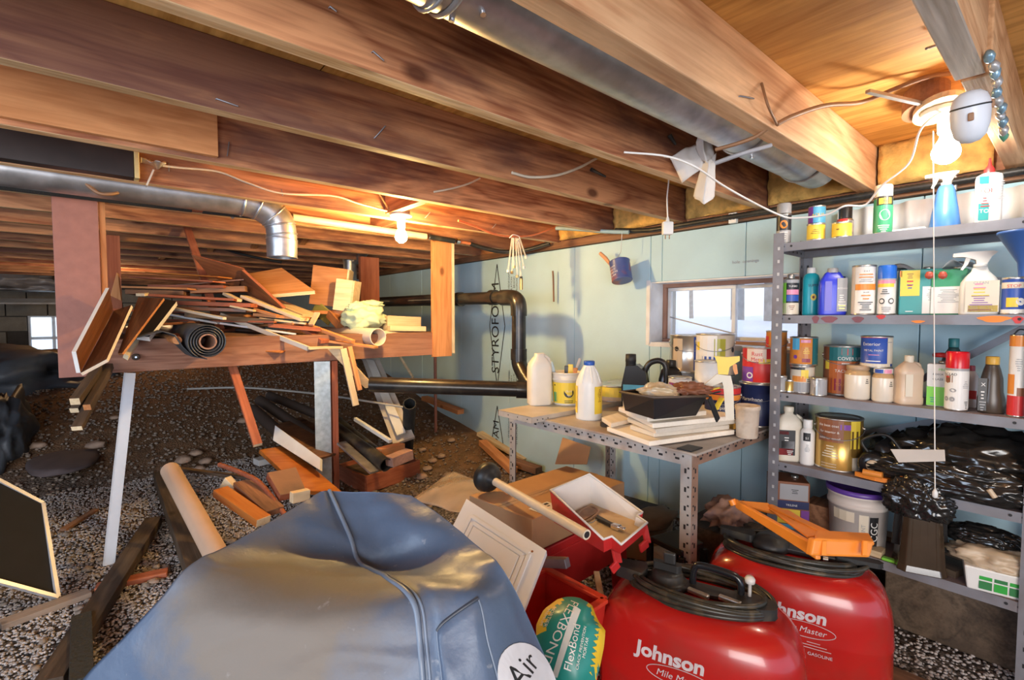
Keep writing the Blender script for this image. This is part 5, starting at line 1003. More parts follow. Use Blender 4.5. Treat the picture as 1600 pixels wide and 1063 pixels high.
MB().lathe([(r*1.05, H*.885), (r*1.06, H*.90), (r*1.05, H*.96), (r*.98, H*.97), (r*.96, H*.93), (r*.93, H*.925), (0, H*.93)], seg=40, cap=True).build('lid', C('lid_purple', (.10, .04, .28), .35), t)
rf = lambda f: r*(.88+.11*f)
deco(t, rf, [('black', .10, .58, .40, .72), ('cream', .08, .60, .05, .36), ('cream', .45, .62, -.9, -.1)], [], H)
m = MB(); rr2 = rf(.35)+.002; m.text('CGC', .030, lambda u, v: (rr2*math.cos(.56-(v-.011)/rr2), rr2*math.sin(.56-(v-.011)/rr2), H*.34+u)); m.build('lettering', K['white'], t)
m = MB(); m.text('JOINT', .016, lambda u, v: (rr2*math.cos(.2-(v-.005)/rr2), rr2*math.sin(.2-(v-.005)/rr2), H*.34+u)); m.build('lettering', K['grey'], t)
m = MB(); m.box((0, 0, .004), (.02, .035, .008)); o = m.build('lime_tag', K['lime'], None, .002); o.location = onshelf(1399, 1.865, z5); tag(o, 'bright lime green scrap beside the grey pail', 'scrap')
# smoked plastic bin, upside down bucket
t = thing('smoked_bin', 'dark smoked plastic bin with ribbed sides on the bottom shelf', 'bin', onshelf(1446, 1.885, z5), math.atan2(-.3, -1.9)+.2)
smk = plain('smoked_plastic', (.055, .036, .022), .12, spec=.7, var=.2)
def bx(s, z): return [(s*a, s*b) for a, b in ((.038, -.055), (.052, -.04), (.052, .04), (.038, .055), (-.038, .055), (-.052, .04), (-.052, -.04), (-.038, -.055))]
m = MB(); n0 = 8; rows = [(1.1, 0), (1.02, .02), (.92, .10), (.84, .17), (.80, .182), (.5, .188)]
vs = [(x, y, z) for s, z in rows for x, y in bx(s, z)]; fs = [(i*8+k, i*8+(k+1) % 8, (i+1)*8+(k+1) % 8, (i+1)*8+k) for i in range(len(rows)-1) for k in range(8)]+[tuple(range(40, 48)), tuple(reversed(range(8)))]
m.add(vs, fs); m.build('bin_body', smk, t, .003)
for y in (-.03, -.01, .012, .034): m = MB(); m.beam((.050, y, .02), (.041, y*.85, .17), .008, .005); m.build('rib', smk, t, .002)
for s in (-1, 1): m = MB(); m.beam((.0, s*.058, .06), (.0, s*.05, .20), .006, .02); m.build('side_clip', blackgl, t, .002)
for (a, b, w, h, mt, lb) in (((2.06, .46), (2.0, .15), .05, .018, brownw, 'grey brown board lying at the back of the bottom shelf'), ((1.97, .34), (1.93, .20), .10, .02, darkw, 'dark board lying in the middle of the bottom shelf'), ((1.885, .335), (1.875, .245), .055, .022, palew, 'short pale board end at the front of the bottom shelf'), ((1.885, .46), (1.885, .385), .05, .02, palew, 'short pale wooden block by the lime green scrap')):
    tag(bar('shelf_board', (a[0], a[1], z5+h/2), (b[0], b[1], z5+h/2), w, h, mt), lb, 'board')
t = thing('white_tub', 'white tub with green square pattern at right end of bottom shelf', 'tub', onshelf(1572, 1.905, z5), math.atan2(-.15, -1.9)+.1)
m = MB(); m.box((0, 0, .033), (.10, .13, .066), taper=1.12); m.build('tub_body', whitepl, t, .004)
for yy in range(3):
    for zz in range(2): m = MB(); m.box((.0535, -.028+yy*.030, .020+zz*.026), (.0012, .026, .022)); m.build('green_square', C('sq_green' if (yy+zz) % 2 else 'sq_dkgreen', (.03, .38, .05) if (yy+zz) % 2 else (.03, .20, .06)), t)
blob('paper_wad', 'tan crumpled paper packed on top of the white tub', 'paper', Vector(t.location)+Vector((0, .01, .085)), (.055, .09, .035), K['tan'], 31, .4, 2.6, 4)
bag('dark bag of rags lying over the white tub', Vector(t.location)+Vector((.03, .03, .10)), (.05, .10, .04), 17, 2.6, .5, name='rag_bag')
# dark box and planks below the bottom shelf
m = MB(); m.box((0, 0, .09), (.20, .34, .18)); o = m.build('dark_crate', darkw, None, .004); o.location = (2.04, .22, .0); tag(o, 'dark wooden crate beneath the bottom shelf on the gravel', 'crate')
tag(bar('ground_plank', (1.62, .56, .012), (1.66, -.25, .012), .085, .022, brownw), 'weathered plank lying on gravel in front of the shelving', 'plank')
tag(bar('ground_plank', (2.17, 1.1, .035), (2.17, -.3, .035), .03, .07, darkw), 'long dark plank on edge at the foot of the foam wall', 'plank')
def GR(x, y, dz=0):
    """where the line of sight meets the ground"""
    r = ray(x, y); t = .3
    while t < 12:
        p = EYE+r*t
        if p.z <= gz(p.x, p.y)+dz: return Vector((p.x, p.y, gz(p.x, p.y)+dz))
        t += .004
    return p
# ------------------------------------------------------------ black drain pipes
t = thing('drain_pipe', 'black plastic drain pipe stepping down in elbows along the wall', 'pipe', (1.77, 2.01, .68)); o0 = Vector(t.location); pr = .039
KP = .865
V = lambda *a, o_=o0: EYE+(Vector(a)-EYE)*KP-o_
zt, zb_ = 1.128, .672
MB().tube([V(2.05, 5.2, zt+.03), V(2.05, 3.0, zt+.012)], pr, 24, cap=False).build('pipe_run', abs_, t)
MB().tube([V(2.05, 3.05, zt+.012), V(2.05, 2.48, zt+.006)], pr-.002, 24, cap=False).build('pipe_run', abs_, t)
for y in (3.02, 2.62): MB().tube([V(2.05, y, zt+.01), V(2.05, y-.05, zt+.009)], pr+.006, 24).build('coupling', abs_, t)
el = [V(2.05, 2.50, zt+.006), V(2.05, 2.43, zt+.004), V(2.05, 2.375, zt-.004), V(2.05, 2.342, zt-.03), V(2.05, 2.333, zt-.075), V(2.05, 2.333, zt-.115)]
MB().tube(bez(el, 5), pr+.006, 24, cap=True).build('elbow', abs_, t)
MB().tube([V(2.05, 2.333, zt-.09), V(2.05, 2.333, zb_+.09)], pr, 24, cap=False).build('standpipe', abs_, t)
MB().tube([V(2.05, 2.333, zb_+.13), V(2.05, 2.333, zb_+.06)], pr+.006, 24).build('coupling', abs_, t)
MB().tube(bez([V(2.05, 2.333, zb_+.08), V(2.05, 2.325, zb_+.03), V(2.04, 2.27, zb_-.03), V(2.03, 2.20, zb_-.085)], 5), pr+.004, 24).build('wye_branch', abs_, t)
e0 = P(578, 601, 2.46); e1 = V(1.98, 2.10, zb_-.10)
lowA = e0-o0; lowdir = (e1-lowA)
MB().tube([lowA, e1], pr, 24, cap=True).build('pipe_run', abs_, t)
MB().tube([e1-lowdir.normalized()*.10, e1+lowdir.normalized()*.06], pr+.007, 24).build('wye_body', abs_, t)
for (a, mt) in ((V(2.05-.043, 2.40, zt+.012), plain('yellow_mark', (.7, .55, .1), .6)),):
    m = MB(); m.box(a, (.006, .014, .02)); m.build('paint_mark', mt, t)
MB().tube([V(2.05, 2.31, zt+.05), V(2.05, 2.31, zt+.12)], .009, 10).build('brass_stub', brass, t)
# dark rod put on the wall in place of a brush's cast shadow
cable('brush_shadow_rod', [(2.15, 2.13, 1.29), (2.155, 2.13, 1.24), (2.16, 2.13, 1.10)], .006, plain('shadow_brown', (.16, .08, .05), .7), 'thin dark rod standing in for a brush shadow on the wall', 'rod')
cable('red_pipe', [(1.9, 3.1, .74), (1.9, 3.1, .15)], .012, plain('dull_red_pipe', (.30, .12, .08), .6), 'dull red upright pipe behind the lower drain pipe', 'pipe')
cable('cream_stick', [P(624, 556, 3.4), P(645, 590, 3.3)], .009, palew, 'pale stick leaning above the lower drain pipe', 'stick')
# ------------------------------------------------------------ slotted angle work table
TZ = .58; t = thing('work_table', 'slotted steel angle table carrying paints and tools at the wall', 'table', (1.4, 1.2, 0))
o0 = Vector(t.location); ang = plain('slotted_angle_grey', (.58, .57, .55), .45, .4, var=.12, dirt=(.32, .2, .14, .7), ds=7)
rust = plain('rusty_angle', (.33, .20, .14), .6, .2, dirt=(.5, .46, .42, .5))
def slotted(a, b, u1, u2, w=.038, par=t, mats=(ang, ang)):
    """L-section with rows of slots punched as dark insets"""
    a = Vector(a)-o0; b = Vector(b)-o0; u1 = Vector(u1); u2 = Vector(u2); d = (b-a).normalized(); L = (b-a).length
    m = MB(); R = Matrix((d, u1, u2)).transposed()
    m.box((a+b)/2+u1*w/2, (L, w, .002), 0, R); m.box((a+b)/2+u2*w/2, (L, .002, w), 1, R); o = m.build('slotted_angle', list(mats), par)
    h = MB()
    n = int(L/.030)
    for k in range(n):
        p = a+d*(.018+k*.030)
        if k % 2: h.box(p+u1*w*.55, (.015, .007, .0032), 0, R); h.box(p+u2*w*.55, (.015, .0032, .007), 0, R)
        h.box(p+u1*w*.28+d*.01, (.006, .006, .0032), 0, R); h.box(p+u2*w*.28+d*.01, (.006, .0032, .006), 0, R)
    h.build('slot_holes', blackm, o, kind='stuff')
X_, Y_, Z_ = Vector((1, 0, 0)), Vector((0, 1, 0)), Vector((0, 0, 1))
ya, yb, xa, xb = .775, 1.655, 1.40, 2.12
def legg(x, y, u1, u2, mt=(ang, ang)): slotted((x, y, gz(x, y)-.01), (x, y, TZ-.01), u1, u2, mats=mt)
legg(xa, ya, Y_, X_, (ang, rust)); legg(xa, yb, -Y_, X_, (ang, rust)); legg(xb, yb, -Y_, -X_, (ang, rust)); legg(xb, ya, Y_, -X_)
slotted((xa-.003, ya, TZ-.006), (xa-.003, yb, TZ-.006), -Z_, X_); slotted((xa, ya-.003, TZ-.006), (xb, ya-.003, TZ-.006), -Z_, Y_, mats=(rust, ang)); slotted((xb, ya, TZ-.006), (xb, yb, TZ-.006), -Z_, -X_); slotted((xa, yb+.003, TZ-.006), (xb, yb+.003, TZ-.006), -Z_, -Y_)
m = MB(); m.box((.36, -.095, TZ-.002), (.745, .70, .008)); m.build('tabletop', plain('table_top', (.40, .35, .31), .6, var=.15, dirt=(.20, .11, .08, .8), ds=4), t, .001)
m = MB(); m.box((.03, -.40, TZ+.004), (.07, .05, .004)); m.build('gusset', blackm, t)
t2 = thing('metal_shelf_board', 'loose grey steel shelf board laid across the left table end', 'shelf', (1.32, 1.42, .60))
m = MB(); m.box((.40, .11, -.001), (.80, .215, .002)); m.box((.001, .11, -.013), (.002, .215, .024)); m.box((.40, .003, -.013), (.80, .002, .024)); m.box((.40, .217, -.013), (.80, .002, .024)); m.build('shelf', plain('dusty_shelf', (.55, .51, .46), .5, .2, dirt=(.42, .30, .2, .6), ds=6), t2)
h = MB()
for y in (.03, .09, .15): h.tube([(-.0005, y, -.012), (.001, y, -.012)], .003, 8)
for x in (.03, .06, .09): h.tube([(x, .0015, -.014), (x, .003, -.014)], .003, 8)
h.build('bolt_holes', holem, t2, kind='stuff')
ST = .601
# ---- containers on the table: placed by their base pixel
def tabX(px, py, z): return PZ(px, py, z).x
# white jug
tj, rj, Hj = bottle('plain off white jug without a lid at the left table end', 843, tabX(843, 632, ST), ST, 36, 80, C('offwhite_jug', (.78, .72, .62), .4), [(.96, 0), (1, .03), (1, .72), (.92, .80), (.6, .90), (.42, .94), (.40, 1.0)], 'cream', sx=.8, sq=2, capr=.4, capf=0, yaw=.35, handle=[(.42, .95), (.85, .88), (.98, .72)], name='plastic_jug', cat='jug')
# yellow labelled pail with brushes
p, rz, d, kx, kz = spot(886, tabX(886, 634, ST)+.04, ST); t = thing('brush_pail', 'cream pail with yellow label holding brushes on the table', 'pail', p, rz); r = 24*kx; H = 50*kz
MB().lathe([(r*.84, 0), (r*.86, .002), (r*.97, H*.76), (r*1.02, H*.77), (r*1.02, H*.82), (r*.98, H*.83), (r*1.0, H*.96), (r*1.04, H*.97), (r*1.04, H), (r*.97, H), (r*.82, .004), (0, .004)], seg=32, cap=False).build('pail_body', C('pail_cream', (.78, .72, .62), .4), t)
rf = lambda f: r*(.86+.145*f)
deco(t, rf, [('yellow', .06, .70, -1.3, 1.3), ('green', .10, .40, -1.05, -.75)], [('o.046', .046, .40, .15, 'black'), ('GLAS', .012, .42, -.05 if False else .15, 'white'), ('TEX', .011, .28, .15, 'white'), ('=1,.02', .009, .60, -.9, 'black'), ('=2,.04', .005, .14, .15, 'black')], H)
def brush(par, a, b, mat, w=.012, label=None):
    a = Vector(a); b = Vector(b); R = frame(b-a, (1, 0, 0)); m = MB(); L = (b-a).length
    m.box((a+b)/2, (L, w*2.0, w*.7), 0, R); o = m.build('brush_handle', mat, None, .003, None); o.parent = par; return o
for k, (a, b, mt, lb, w) in enumerate((((-.0, -.025, .02), (-.01, -.075, H+.045), C('brush_lblue', (.45, .60, .70)), 'pale blue handled brush standing in the brush pail', .011), ((.0, .0, .02), (.0, .0, H+.028), K['black'], 'black handled brush standing in the brush pail', .013), ((.0, .012, .02), (.0, .018, H+.034), K['yellow'], 'yellow handled brush standing in the middle of the brush pail', .015), ((.01, -.005, .02), (.0, .062, H+.062), C('brush_grey', (.50, .45, .40)), 'long grey handled brush leaning right in the brush pail', .009), ((.02, .03, .02), (.02, .04, H+.020), K['amber'], 'short orange handled brush at the right of the brush pail', .012))):
    tt = thing('paint_brush', lb, 'brush', Vector(t.location)+Matrix.Rotation(rz, 3, 'Z') @ Vector(a), rz); bb = Vector(b)-Vector(a)
    mid = bb*.45; R = frame(bb, (1, 0, 0))
    m = MB(); m.box((mid+bb)/2, ((bb-mid).length, w*1.6, w*.7), 0, R); m.build('handle', mt, tt, .003)
    m = MB(); m.box((bb*.30+mid)/2, ((mid-bb*.30).length, w*2.0, w), 0, R); m.build('ferrule', tinm, tt, .001)
    m = MB(); m.box(bb*.16, (bb.length*.28, w*1.9, w*.9), 0, R); m.build('bristles', K['tan'], tt, .002)
# bleach bottle
tj, rj, Hj = bottle('white bleach bottle with blue cap and yellow label panels', 921, tabX(921, 658, TZ)+.03, TZ, 41, 91, whitepl, [(.95, 0), (1, .03), (1, .60), (.97, .66), (.72, .80), (.42, .92), (.38, .94)], C('cap_blue2', (.02, .10, .45), .35), sx=.95, capr=.42, capf=.07, flat=False, bands=[('yellow', .12, .58, .45, 1.35), ('yellow', .12, .58, -1.5, -1.0)], prints=[('=9,.022', .004, .52, .9, 'gold'), ('=4,.016', .004, .3, -1.2, 'gold')], name='bleach_bottle')
for a in (-.55, .25, 1.05): m = MB(); m.tube([(rj*.97*math.cos(a), rj*math.sin(a), Hj*.64), (rj*.72*math.cos(a), rj*.74*math.sin(a), Hj*.80), (rj*.45*math.cos(a), rj*.45*math.sin(a), Hj*.9)], [.002, .003, .002], 6); m.build('moulded_rib', whitepl, tj)
# low tins and lids behind the bleach bottle
p = PZ(968, 610, ST); 
tin('low wide tin with yellow and black band behind the bleach bottle', 962, 1.93, ST, 62, 24, 'tan', [('yellow', .3, .9, -1.2, .4), ('black', .3, .9, .45, .8)], name='low_tin')
tin('brown stained low tin near the wall behind the oil jug', 978, 2.06, ST, 56, 22, 'brown', [], name='low_tin')
o = plate('black_board', [P(940, 603, 1.95), P(975, 603, 1.9), P(985, 626, 1.8), P(942, 624, 1.85)], .06, blackm, None); tag(o, 'black block behind the bleach bottle on the table', 'block')
o.matrix_world = o.matrix_world
# pry tool on the table corner
t = thing('utility_knife', 'dark utility knife with yellow slider beside the bleach bottle', 'knife', PZ(960, 664, TZ+.011), -.9)
m = MB(); m.prism([(-.05, -.008), (.04, -.012), (.062, -.004), (.055, .008), (-.02, .013), (-.055, .006)], -.007, .007); m.build('knife_body', darkw, t, .002); m = MB(); m.box((.01, 0, .0085), (.03, .010, .004)); m.build('slider', K['yellow'], t, .001)
# black oil jug
p, rz, d, kx, kz = spot(1009, 1.86, TZ+.004, -.1); t = thing('oil_jug', 'large black motor oil jug with blue label and loop handle', 'jug', p, rz); s = kz
jm = plain('oil_jug_black', (.02, .02, .022), .28, var=.1); OUT = [(-30, 0), (32, 0), (35, 6), (35, 60), (28, 82), (14, 84), (2, 80), (-12, 66), (-16, 72), (-17, 88), (-27, 88), (-28, 72), (-34, 50), (-33, 6)]
T = Matrix(((0, 0, 1, 0), (1, 0, 0, 0), (0, 1, 0, 0), (0, 0, 0, 1)))
def jprism(poly, x0, x1, name, mat, bev=.004):
    m = MB(); m.M = T; m.prism([(a*s, b*s) for a, b in poly], x0, x1); return m.build(name, mat, t, bev)
jprism([(-31, 0), (33, 0), (35, 6), (35, 40), (-34, 40), (-33, 6)], -.05, .05, 'jug_body', jm, .008)
jprism([(-34, 40), (6, 40), (2, 62), (-10, 72), (-28, 70)], -.046, .046, 'jug_shoulder', jm, .006)
m = MB(); m.tube(bez([(0, 3*s, 42*s), (0, -1*s, 58*s), (0, 6*s, 74*s), (0, 20*s, 79*s), (0, 30*s, 72*s), (0, 32*s, 52*s), (0, 31*s, 38*s)], 6), [.013]*37, 10); m.build('loop_handle', jm, t)
m = MB(); m.lathe([(8*s, 68*s), (8*s, 76*s), (8.4*s, 76.5*s), (8*s, 88*s), (0, 88.5*s)], (0, -22*s, 0), 18, cap=False); m.build('cap', blackm, t)
for (mt, a0, a1, b0, b1) in (('lblue', -31, 2, 20, 42), ('cream', -31, 6, 2, 20)): m = MB(); m.box((.0515, (a0+a1)/2*s, (b0+b1)/2*s), (.0015, (a1-a0)*s, (b1-b0)*s)); m.build('label', K[mt], t)
m = MB(); m.text('10W', .022, lambda u, v: (.0530, -16*s+u, 26*s+v)); m.build('lettering', K['orange'], t)
for (y, z) in ((-22, 10), (-10, 10)): m = MB(); m.box((.053, y*s, z*s), (.0008, 8*s, 10*s)); m.build('label_picture', K['lblue'], t)
jt, jr, jh = bottle('second black jug with red label half hidden behind the oil jug', 1050, 1.97, TZ+.004, 40, 78, jm, [(.95, 0), (1, .03), (1, .6), (.8, .8), (.4, .88)], 'black', sx=.6, sq=2, capr=.4, name='oil_jug', cat='jug')
m = MB(); m.box((jr*.6+.001, 0, jh*.55), (.0015, jr*1.2, jh*.3)); m.build('label', K['pink'], jt)
# stacks of gallon cans
_, r_, H_ = tin('dark blue gallon can under the red can at table right', 1187, 1.96, TZ+.004, 62, 66, 'navy', [('grey', .04, .96, -1.5, -1.2)], [('Varathane', .020, .60, -.35, 'white')], handle=True)
tin('bright red gallon can with white and yellow print, stacked', 1190, 1.96, TZ+.004+H_, 60, 56, 'red', [('purple', .05, .45, -1.3, -.4), (C('cream_panel', (.75, .6, .5)), .60, .95, -.8, .3), ('yellow', .55, .68, -.1, .9)], [('Rust', .022, .76, -.2, 'red'), ('Metal', .020, .62, -.2, 'red'), ('o.024', .026, .22, -.6, 'white'), ('o.014', .016, .22, -.6, 'purple')], handle=True)
_, r_, H_ = tin('brown paint can beneath the white tub on the table', 1098, 1.87, TZ+.004, 52, 58, 'brown', [('black', .5, .9, -1.2, .8), ('red', .75, .85, -1.2, 1.2)])
tin('small white plastic tub stacked on the brown can', 1108, 1.87, TZ+.004+H_, 44, 36, C('tub_white', (.80, .78, .74), .4), [], lid=True, name='plastic_tub', cat='tub')
_, r_, H_ = tin('dented steel gallon can hidden under the white gallon can', 1122, 2.03, TZ+.004, 56, 62, 'grey')
tin('white gallon can with yellow and grey patch beside the window', 1118, 2.03, TZ+.004+H_, 62, 64, 'cream', [('white', .05, .95, -1.4, .1), (C('olive_patch', (.42, .40, .04)), .45, .88, -.05, .55), ('yellow', .6, .8, -1.3, -.9), ('blue', .38, .46, -.7, .5)], [('o.022', .022, .62, 1.1, 'black'), ('o.014', .014, .62, .25, 'white')], handle=True)
_, r_, H_ = tin('dark steel can hidden beneath the grey metal gallon can', 1076, 2.05, TZ+.004, 56, 60, 'grey')
tin('grey metal gallon can with wire handle behind the oil jugs', 1076, 2.05, TZ+.004+H_, 60, 56, 'silver', [('blue', .05, .95, .3, .9), ('tan', .1, .9, -.9, -.3)], [('o.022', .022, .62, -.65, 'black')], handle=True)
_, r_, H_ = tin('plain steel tin carrying the purple labelled tub', 1064, 1.80, TZ+.004, 38, 38, 'grey')
tin('white tub with purple label standing behind the paint tray', 1064, 1.80, TZ+.004+H_, 38, 30, 'white', [('purple', .1, .72, -1.2, 1.0), ('maroon', .5, .72, -1.1, .9)], [('=3,.03', .005, .55, 0, 'white')], name='plastic_tub', cat='tub')
tin('navy blue latex can with red top beside the beige jar', 1131, 1.78, TZ+.004, 58, 68, 'navy', [('red', .84, .98, -1.5, 1.5), ('orange', .70, .82, -1.5, 1.5), ('gold', .06, .3, .0, .9)], [('Inspiration', .018, .50, .15, 'white'), ('LATEX', .018, .32, .5, 'white'), ('=1,.03', .004, .24, .5, 'white')], handle=True)
p, rz, d, kx, kz = spot(1171, 1.72, TZ+.004); t = thing('plastic_jar', 'beige plastic jar smeared with dried paint at table right', 'jar', p, rz); r = 19.5*kx; H = 50*kz
MB().lathe([(r*.86, 0), (r*.88, .002), (r*.98, H*.86), (r*1.04, H*.88), (r*1.05, H*.97), (r*1.02, H), (r*.92, H), (r*.9, H*.9), (0, H*.88)], seg=28, cap=False).build('jar_body', plain('smeared_beige', (.66, .54, .42), .5, dirt=(.42, .28, .18, .7), ds=22, bump=.3, bs=40), t)
# yellow triggered applicator standing on arched white legs
t = thing('trigger_sprayer', 'yellow spray trigger on a white arched stand beside the cans', 'sprayer', PZ(1136, 655, .664), math.atan2(-.8, -1.5)); kz = 1.62/760
def TR(m): m.M = Matrix(((0, 0, 1, 0), (1, 0, 0, 0), (0, 1, 0, 0), (0, 0, 0, 1))); return m
m = TR(MB()); m.prism([(a*kz, b*kz) for a, b in ((-2, 0), (10, 0), (8, 50), (4, 68), (-16, 70), (-26, 60), (-45, 42), (-52, 34), (-42, 36), (-24, 50), (-8, 58), (-6, 50))], -.008, .008); m.build('arched_body', C('applicator_cream', (.74, .66, .52), .4), t, .003)
m = TR(MB()); m.prism([(a*kz, b*kz) for a, b in ((-14, 70), (0, 70), (2, 82), (16, 92), (16, 99), (-2, 97), (-20, 98), (-16, 88))], -.010, .010); m.build('spray_head', K['yellow'], t, .003)
m = TR(MB()); m.prism([(a*kz, b*kz) for a, b in ((6, 88), (12, 86), (14, 72), (10, 70), (7, 78))], -.006, .006); m.build('trigger', K['orange'], t, .001)
# primed boards under the tray
base = [((944, 692), (1000, 699), (1147, 680), (1090, 672))]
bz = TZ+.006; thk = .018
def brd(c, k, lb):
    z = bz+k*thk+thk/2; q = [PZ(x, y, z+thk/2) for x, y in c]
    o = plate('primed_board', q, thk*.93, trimw, None, bevel=.003); tag(o, lb, 'board')
brd([(948, 667), (1015, 690), (1148, 672), (1080, 652)], 0, 'lowest cream primed board of the stack on the table')
brd([(984, 664), (1022, 676), (1140, 664), (1105, 650)], 1, 'second cream primed board from the bottom of the stack')
brd([(980, 652), (1025, 671), (1150, 655), (1100, 640)], 2, 'third cream primed board from the bottom of the stack')
brd([(978, 642), (1020, 662), (1146, 650), (1105, 632)], 3, 'fourth cream primed board, long and second from top')
brd([(966, 636), (1012, 652), (1104, 642), (1060, 626)], 4, 'uppermost cream primed board right under the black tray')
brd([(940, 652), (955, 662), (985, 655), (965, 645)], 1, 'short cream board end beside the utility knife')
# black paint tray
tz = bz+5*thk+.002; t = thing('paint_tray', 'black paint roller tray holding a bag on stacked boards', 'tray', PZ(1030, 640, tz)); o0 = Vector(t.location)
tr = plain('tray_black', (.02, .021, .023), .3)
cs = [PZ(976, 642, tz), PZ(1022, 656, tz), PZ(1088, 650, tz), PZ(1050, 632, tz)]
rimz = tz+.075; rc = [PZ(970, 613, rimz), PZ(1022, 622, rimz), PZ(1105, 620, rimz+.0), PZ(1055, 604, rimz)]
m = MB(); vs = [q-o0 for q in cs]+[q-o0 for q in rc]; inn = [(q-o0)*.93+Vector((0, 0, -.0)) for q in rc]; innb = [(q-o0)*.9+Vector((0, 0, .006)) for q in cs]
m.add(vs+inn+innb, [(0, 1, 5, 4), (1, 2, 6, 5), (2, 3, 7, 6), (3, 0, 4, 7), (3, 2, 1, 0), (4, 5, 9, 8), (5, 6, 10, 9), (6, 7, 11, 10), (7, 4, 8, 11), (8, 9, 13, 12), (9, 10, 14, 13), (10, 11, 15, 14), (11, 8, 12, 15), (12, 13, 14, 15)])
m.build('tray_basin', tr, t, .003)
m = MB(); ring = [(q-o0)*1.02 for q in rc]; m.tube(ring, .004, 8, closed=True); m.build('rolled_rim', plain('tray_rim', (.10, .07, .05), .5), t)
for (a, b) in ((PZ(1108, 622, rimz), PZ(1122, 657, tz-.0)), (PZ(1060, 606, rimz), PZ(1075, 640, tz))): m = MB(); m.beam(a-o0, b-o0, .022, .006, up=(0, 1, 0)); m.build('tray_leg', tr, t, .002)
o = plate('label', [P(986, 625, 1.52), P(1008, 630, 1.52), P(1008, 641, 1.525), P(986, 636, 1.525)], .001, K['grey'], None); o.parent = t; o.matrix_parent_inverse = Matrix.Translation(-o0); o.location += -FW*.0
bpy.data.objects.remove(o)
blob('plastic_wrap', 'clear wrapped bundle lying in the black paint tray', 'wrap', (rc[0]*.32+rc[1]*.28+rc[2]*.22+rc[3]*.18)+Vector((0, 0, .006)), (.052, .060, .026), plain('shiny_wrap', (.55, .42, .26), .12, spec=.8, dirt=(.75, .7, .65, .7), ds=25), 41, .35, 2.5, 4, rz=.6)
blob('brown_rag', 'brown leather rag folded in the paint tray', 'rag', (rc[2]*.55+rc[3]*.3+rc[1]*.15)+Vector((.0, .0, .010)), (.042, .055, .026), plain('brown_leather', (.22, .08, .04), .5, bump=.5, bs=30), 47, .5, 2.4, 4, rz=.5)
for k, (a, b, mt, lb) in enumerate((((1090, 614, 1.66), (1125, 606, 1.62), K['yellow'], 'yellow flat stick poking from the tray towards the sprayer'), ((1092, 619, 1.65), (1126, 612, 1.61), K['black'], 'black flat stick beneath the yellow one in the tray'), ((1118, 640, 1.60), (1128, 622, 1.62), K['yellow'], 'short yellow stick behind the white arched sprayer'))):
    tag(bar('flat_stick', P(*a), P(*b), .018, .005, mt), lb, 'stick')
# ------------------------------------------------------------ behind and below the table
o = plate('cardboard_piece', [P(880, 685, 2.75), P(922, 697, 2.62), P(918, 727, 2.58), P(866, 724, 2.65)], .005, card, None); tag(o, 'orange brown cardboard piece leaning on the wall under the table', 'cardboard')
for (a, b, w, h, mt, lb) in (((752, 681), (825, 724), .09, .03, palew, 'pale whitewashed plank lying along the foot of the wall'), ((754, 697), (802, 742), .06, .04, orangew, 'orange brown plank lying below the pale one'), ((735, 664), (846, 722), .03, .05, darkw, 'dark board edge along the foam wall'), ((790, 724), (842, 742), .07, .04, brownw, 'brown board end lying beside the slotted table leg')):
    A, B = GR(*a), GR(*b); tag(bar('wall_plank', A+Vector((0, 0, h/2+.005)), B+Vector((0, 0, h/2+.008)), w, h, mt), lb, 'plank')
A, B = PX(663, 622, 2.1), PX(720, 644, 2.1); tag(bar('wall_plank', A, B, .06, .035, orangew), 'short orange plank on the dirt slope under the drain pipe', 'plank')
# white painted board leaning at the slope
o = thing('leaning_board', 'white painted moulded board leaning behind the platform', 'board', GR(628, 694)); 
plate_l('board_face', [(565, 560, 3.35), (592, 560, 3.35), (648, 683, 2.92), (614, 694, 2.88)], .02, plain('grimy_white', (.60, .55, .50), .6, dirt=(.40, .30, .22, .7), ds=5), o)
plate_l('raised_strip', [(572, 562, 3.32), (584, 562, 3.32), (634, 676, 2.90), (620, 680, 2.87)], .01, whitep, o)
# gravel scatter of bigger stones
RL = ['flat tan rock above the beige tube, first from its end', 'tan rock above the beige tube, second from its end', 'tan rock above the beige tube, third from its end', 'tan rock just behind the dark lath by the beige tube', 'small rock beside the foot of the white support', 'tan rock just right of the wooden crate', 'rough rock at the lower right corner of the crate', 'tan rock on the bare dirt right of the crate', 'tan rock high on the bare dirt right of the crate', 'rock just behind the black pipe stub', 'rock on the dirt between pipe stub and wall', 'rock halfway between the crate and the plastic sheet', 'dark rock near the lower end of the red brown stick', 'rock on the flat grey slab at the left', 'rock at the left beyond the framed screen', 'rock below the grey painted sticks', 'small rock left of the white support foot', 'small pale rock high on the slope by the steel stud', 'rock beside the clear plastic sheet']
rr = random.Random(9); stm = plain('stone_tan', (.38, .27, .20), .85, var=.3, bump=.4)
for k, (x, y, s) in enumerate(((288, 722, .045), (305, 712, .04), (322, 724, .035), (312, 735, .03), (240, 972 - 60, .02), (668, 735, .03), (660, 748, .035), (690, 715, .03), (705, 690, .03), (640, 690, .03), (660, 705, .03), (676, 722, .03), (380, 660, .04), (150, 700, .05), (60, 700, .04), (180, 655, .03), (100, 720, .025), (540, 618, .02), (700, 745, .03))):
    p = GR(x, y); blob('rock', RL[k], 'rock', p+Vector((0, 0, s*.3)), (s, s*.85, s*.55), stm, 60+k, .4, 1.6, 2, group='rocks scattered on the gravel')
# ------------------------------------------------------------ clutter under the platform
def fb(label, a, b, w, h, mat, da=0, db=0, ends=None, name='floor_board', cat='board', g=None, up=(0, 0, 1)):
    A, B = GR(a[0], a[1], da), GR(b[0], b[1], db); return tag(bar(name, A+Vector((0, 0, h/2+.003)), B+Vector((0, 0, h/2+.003)), w, h, mat, None, up, ends=ends), label, cat, g)
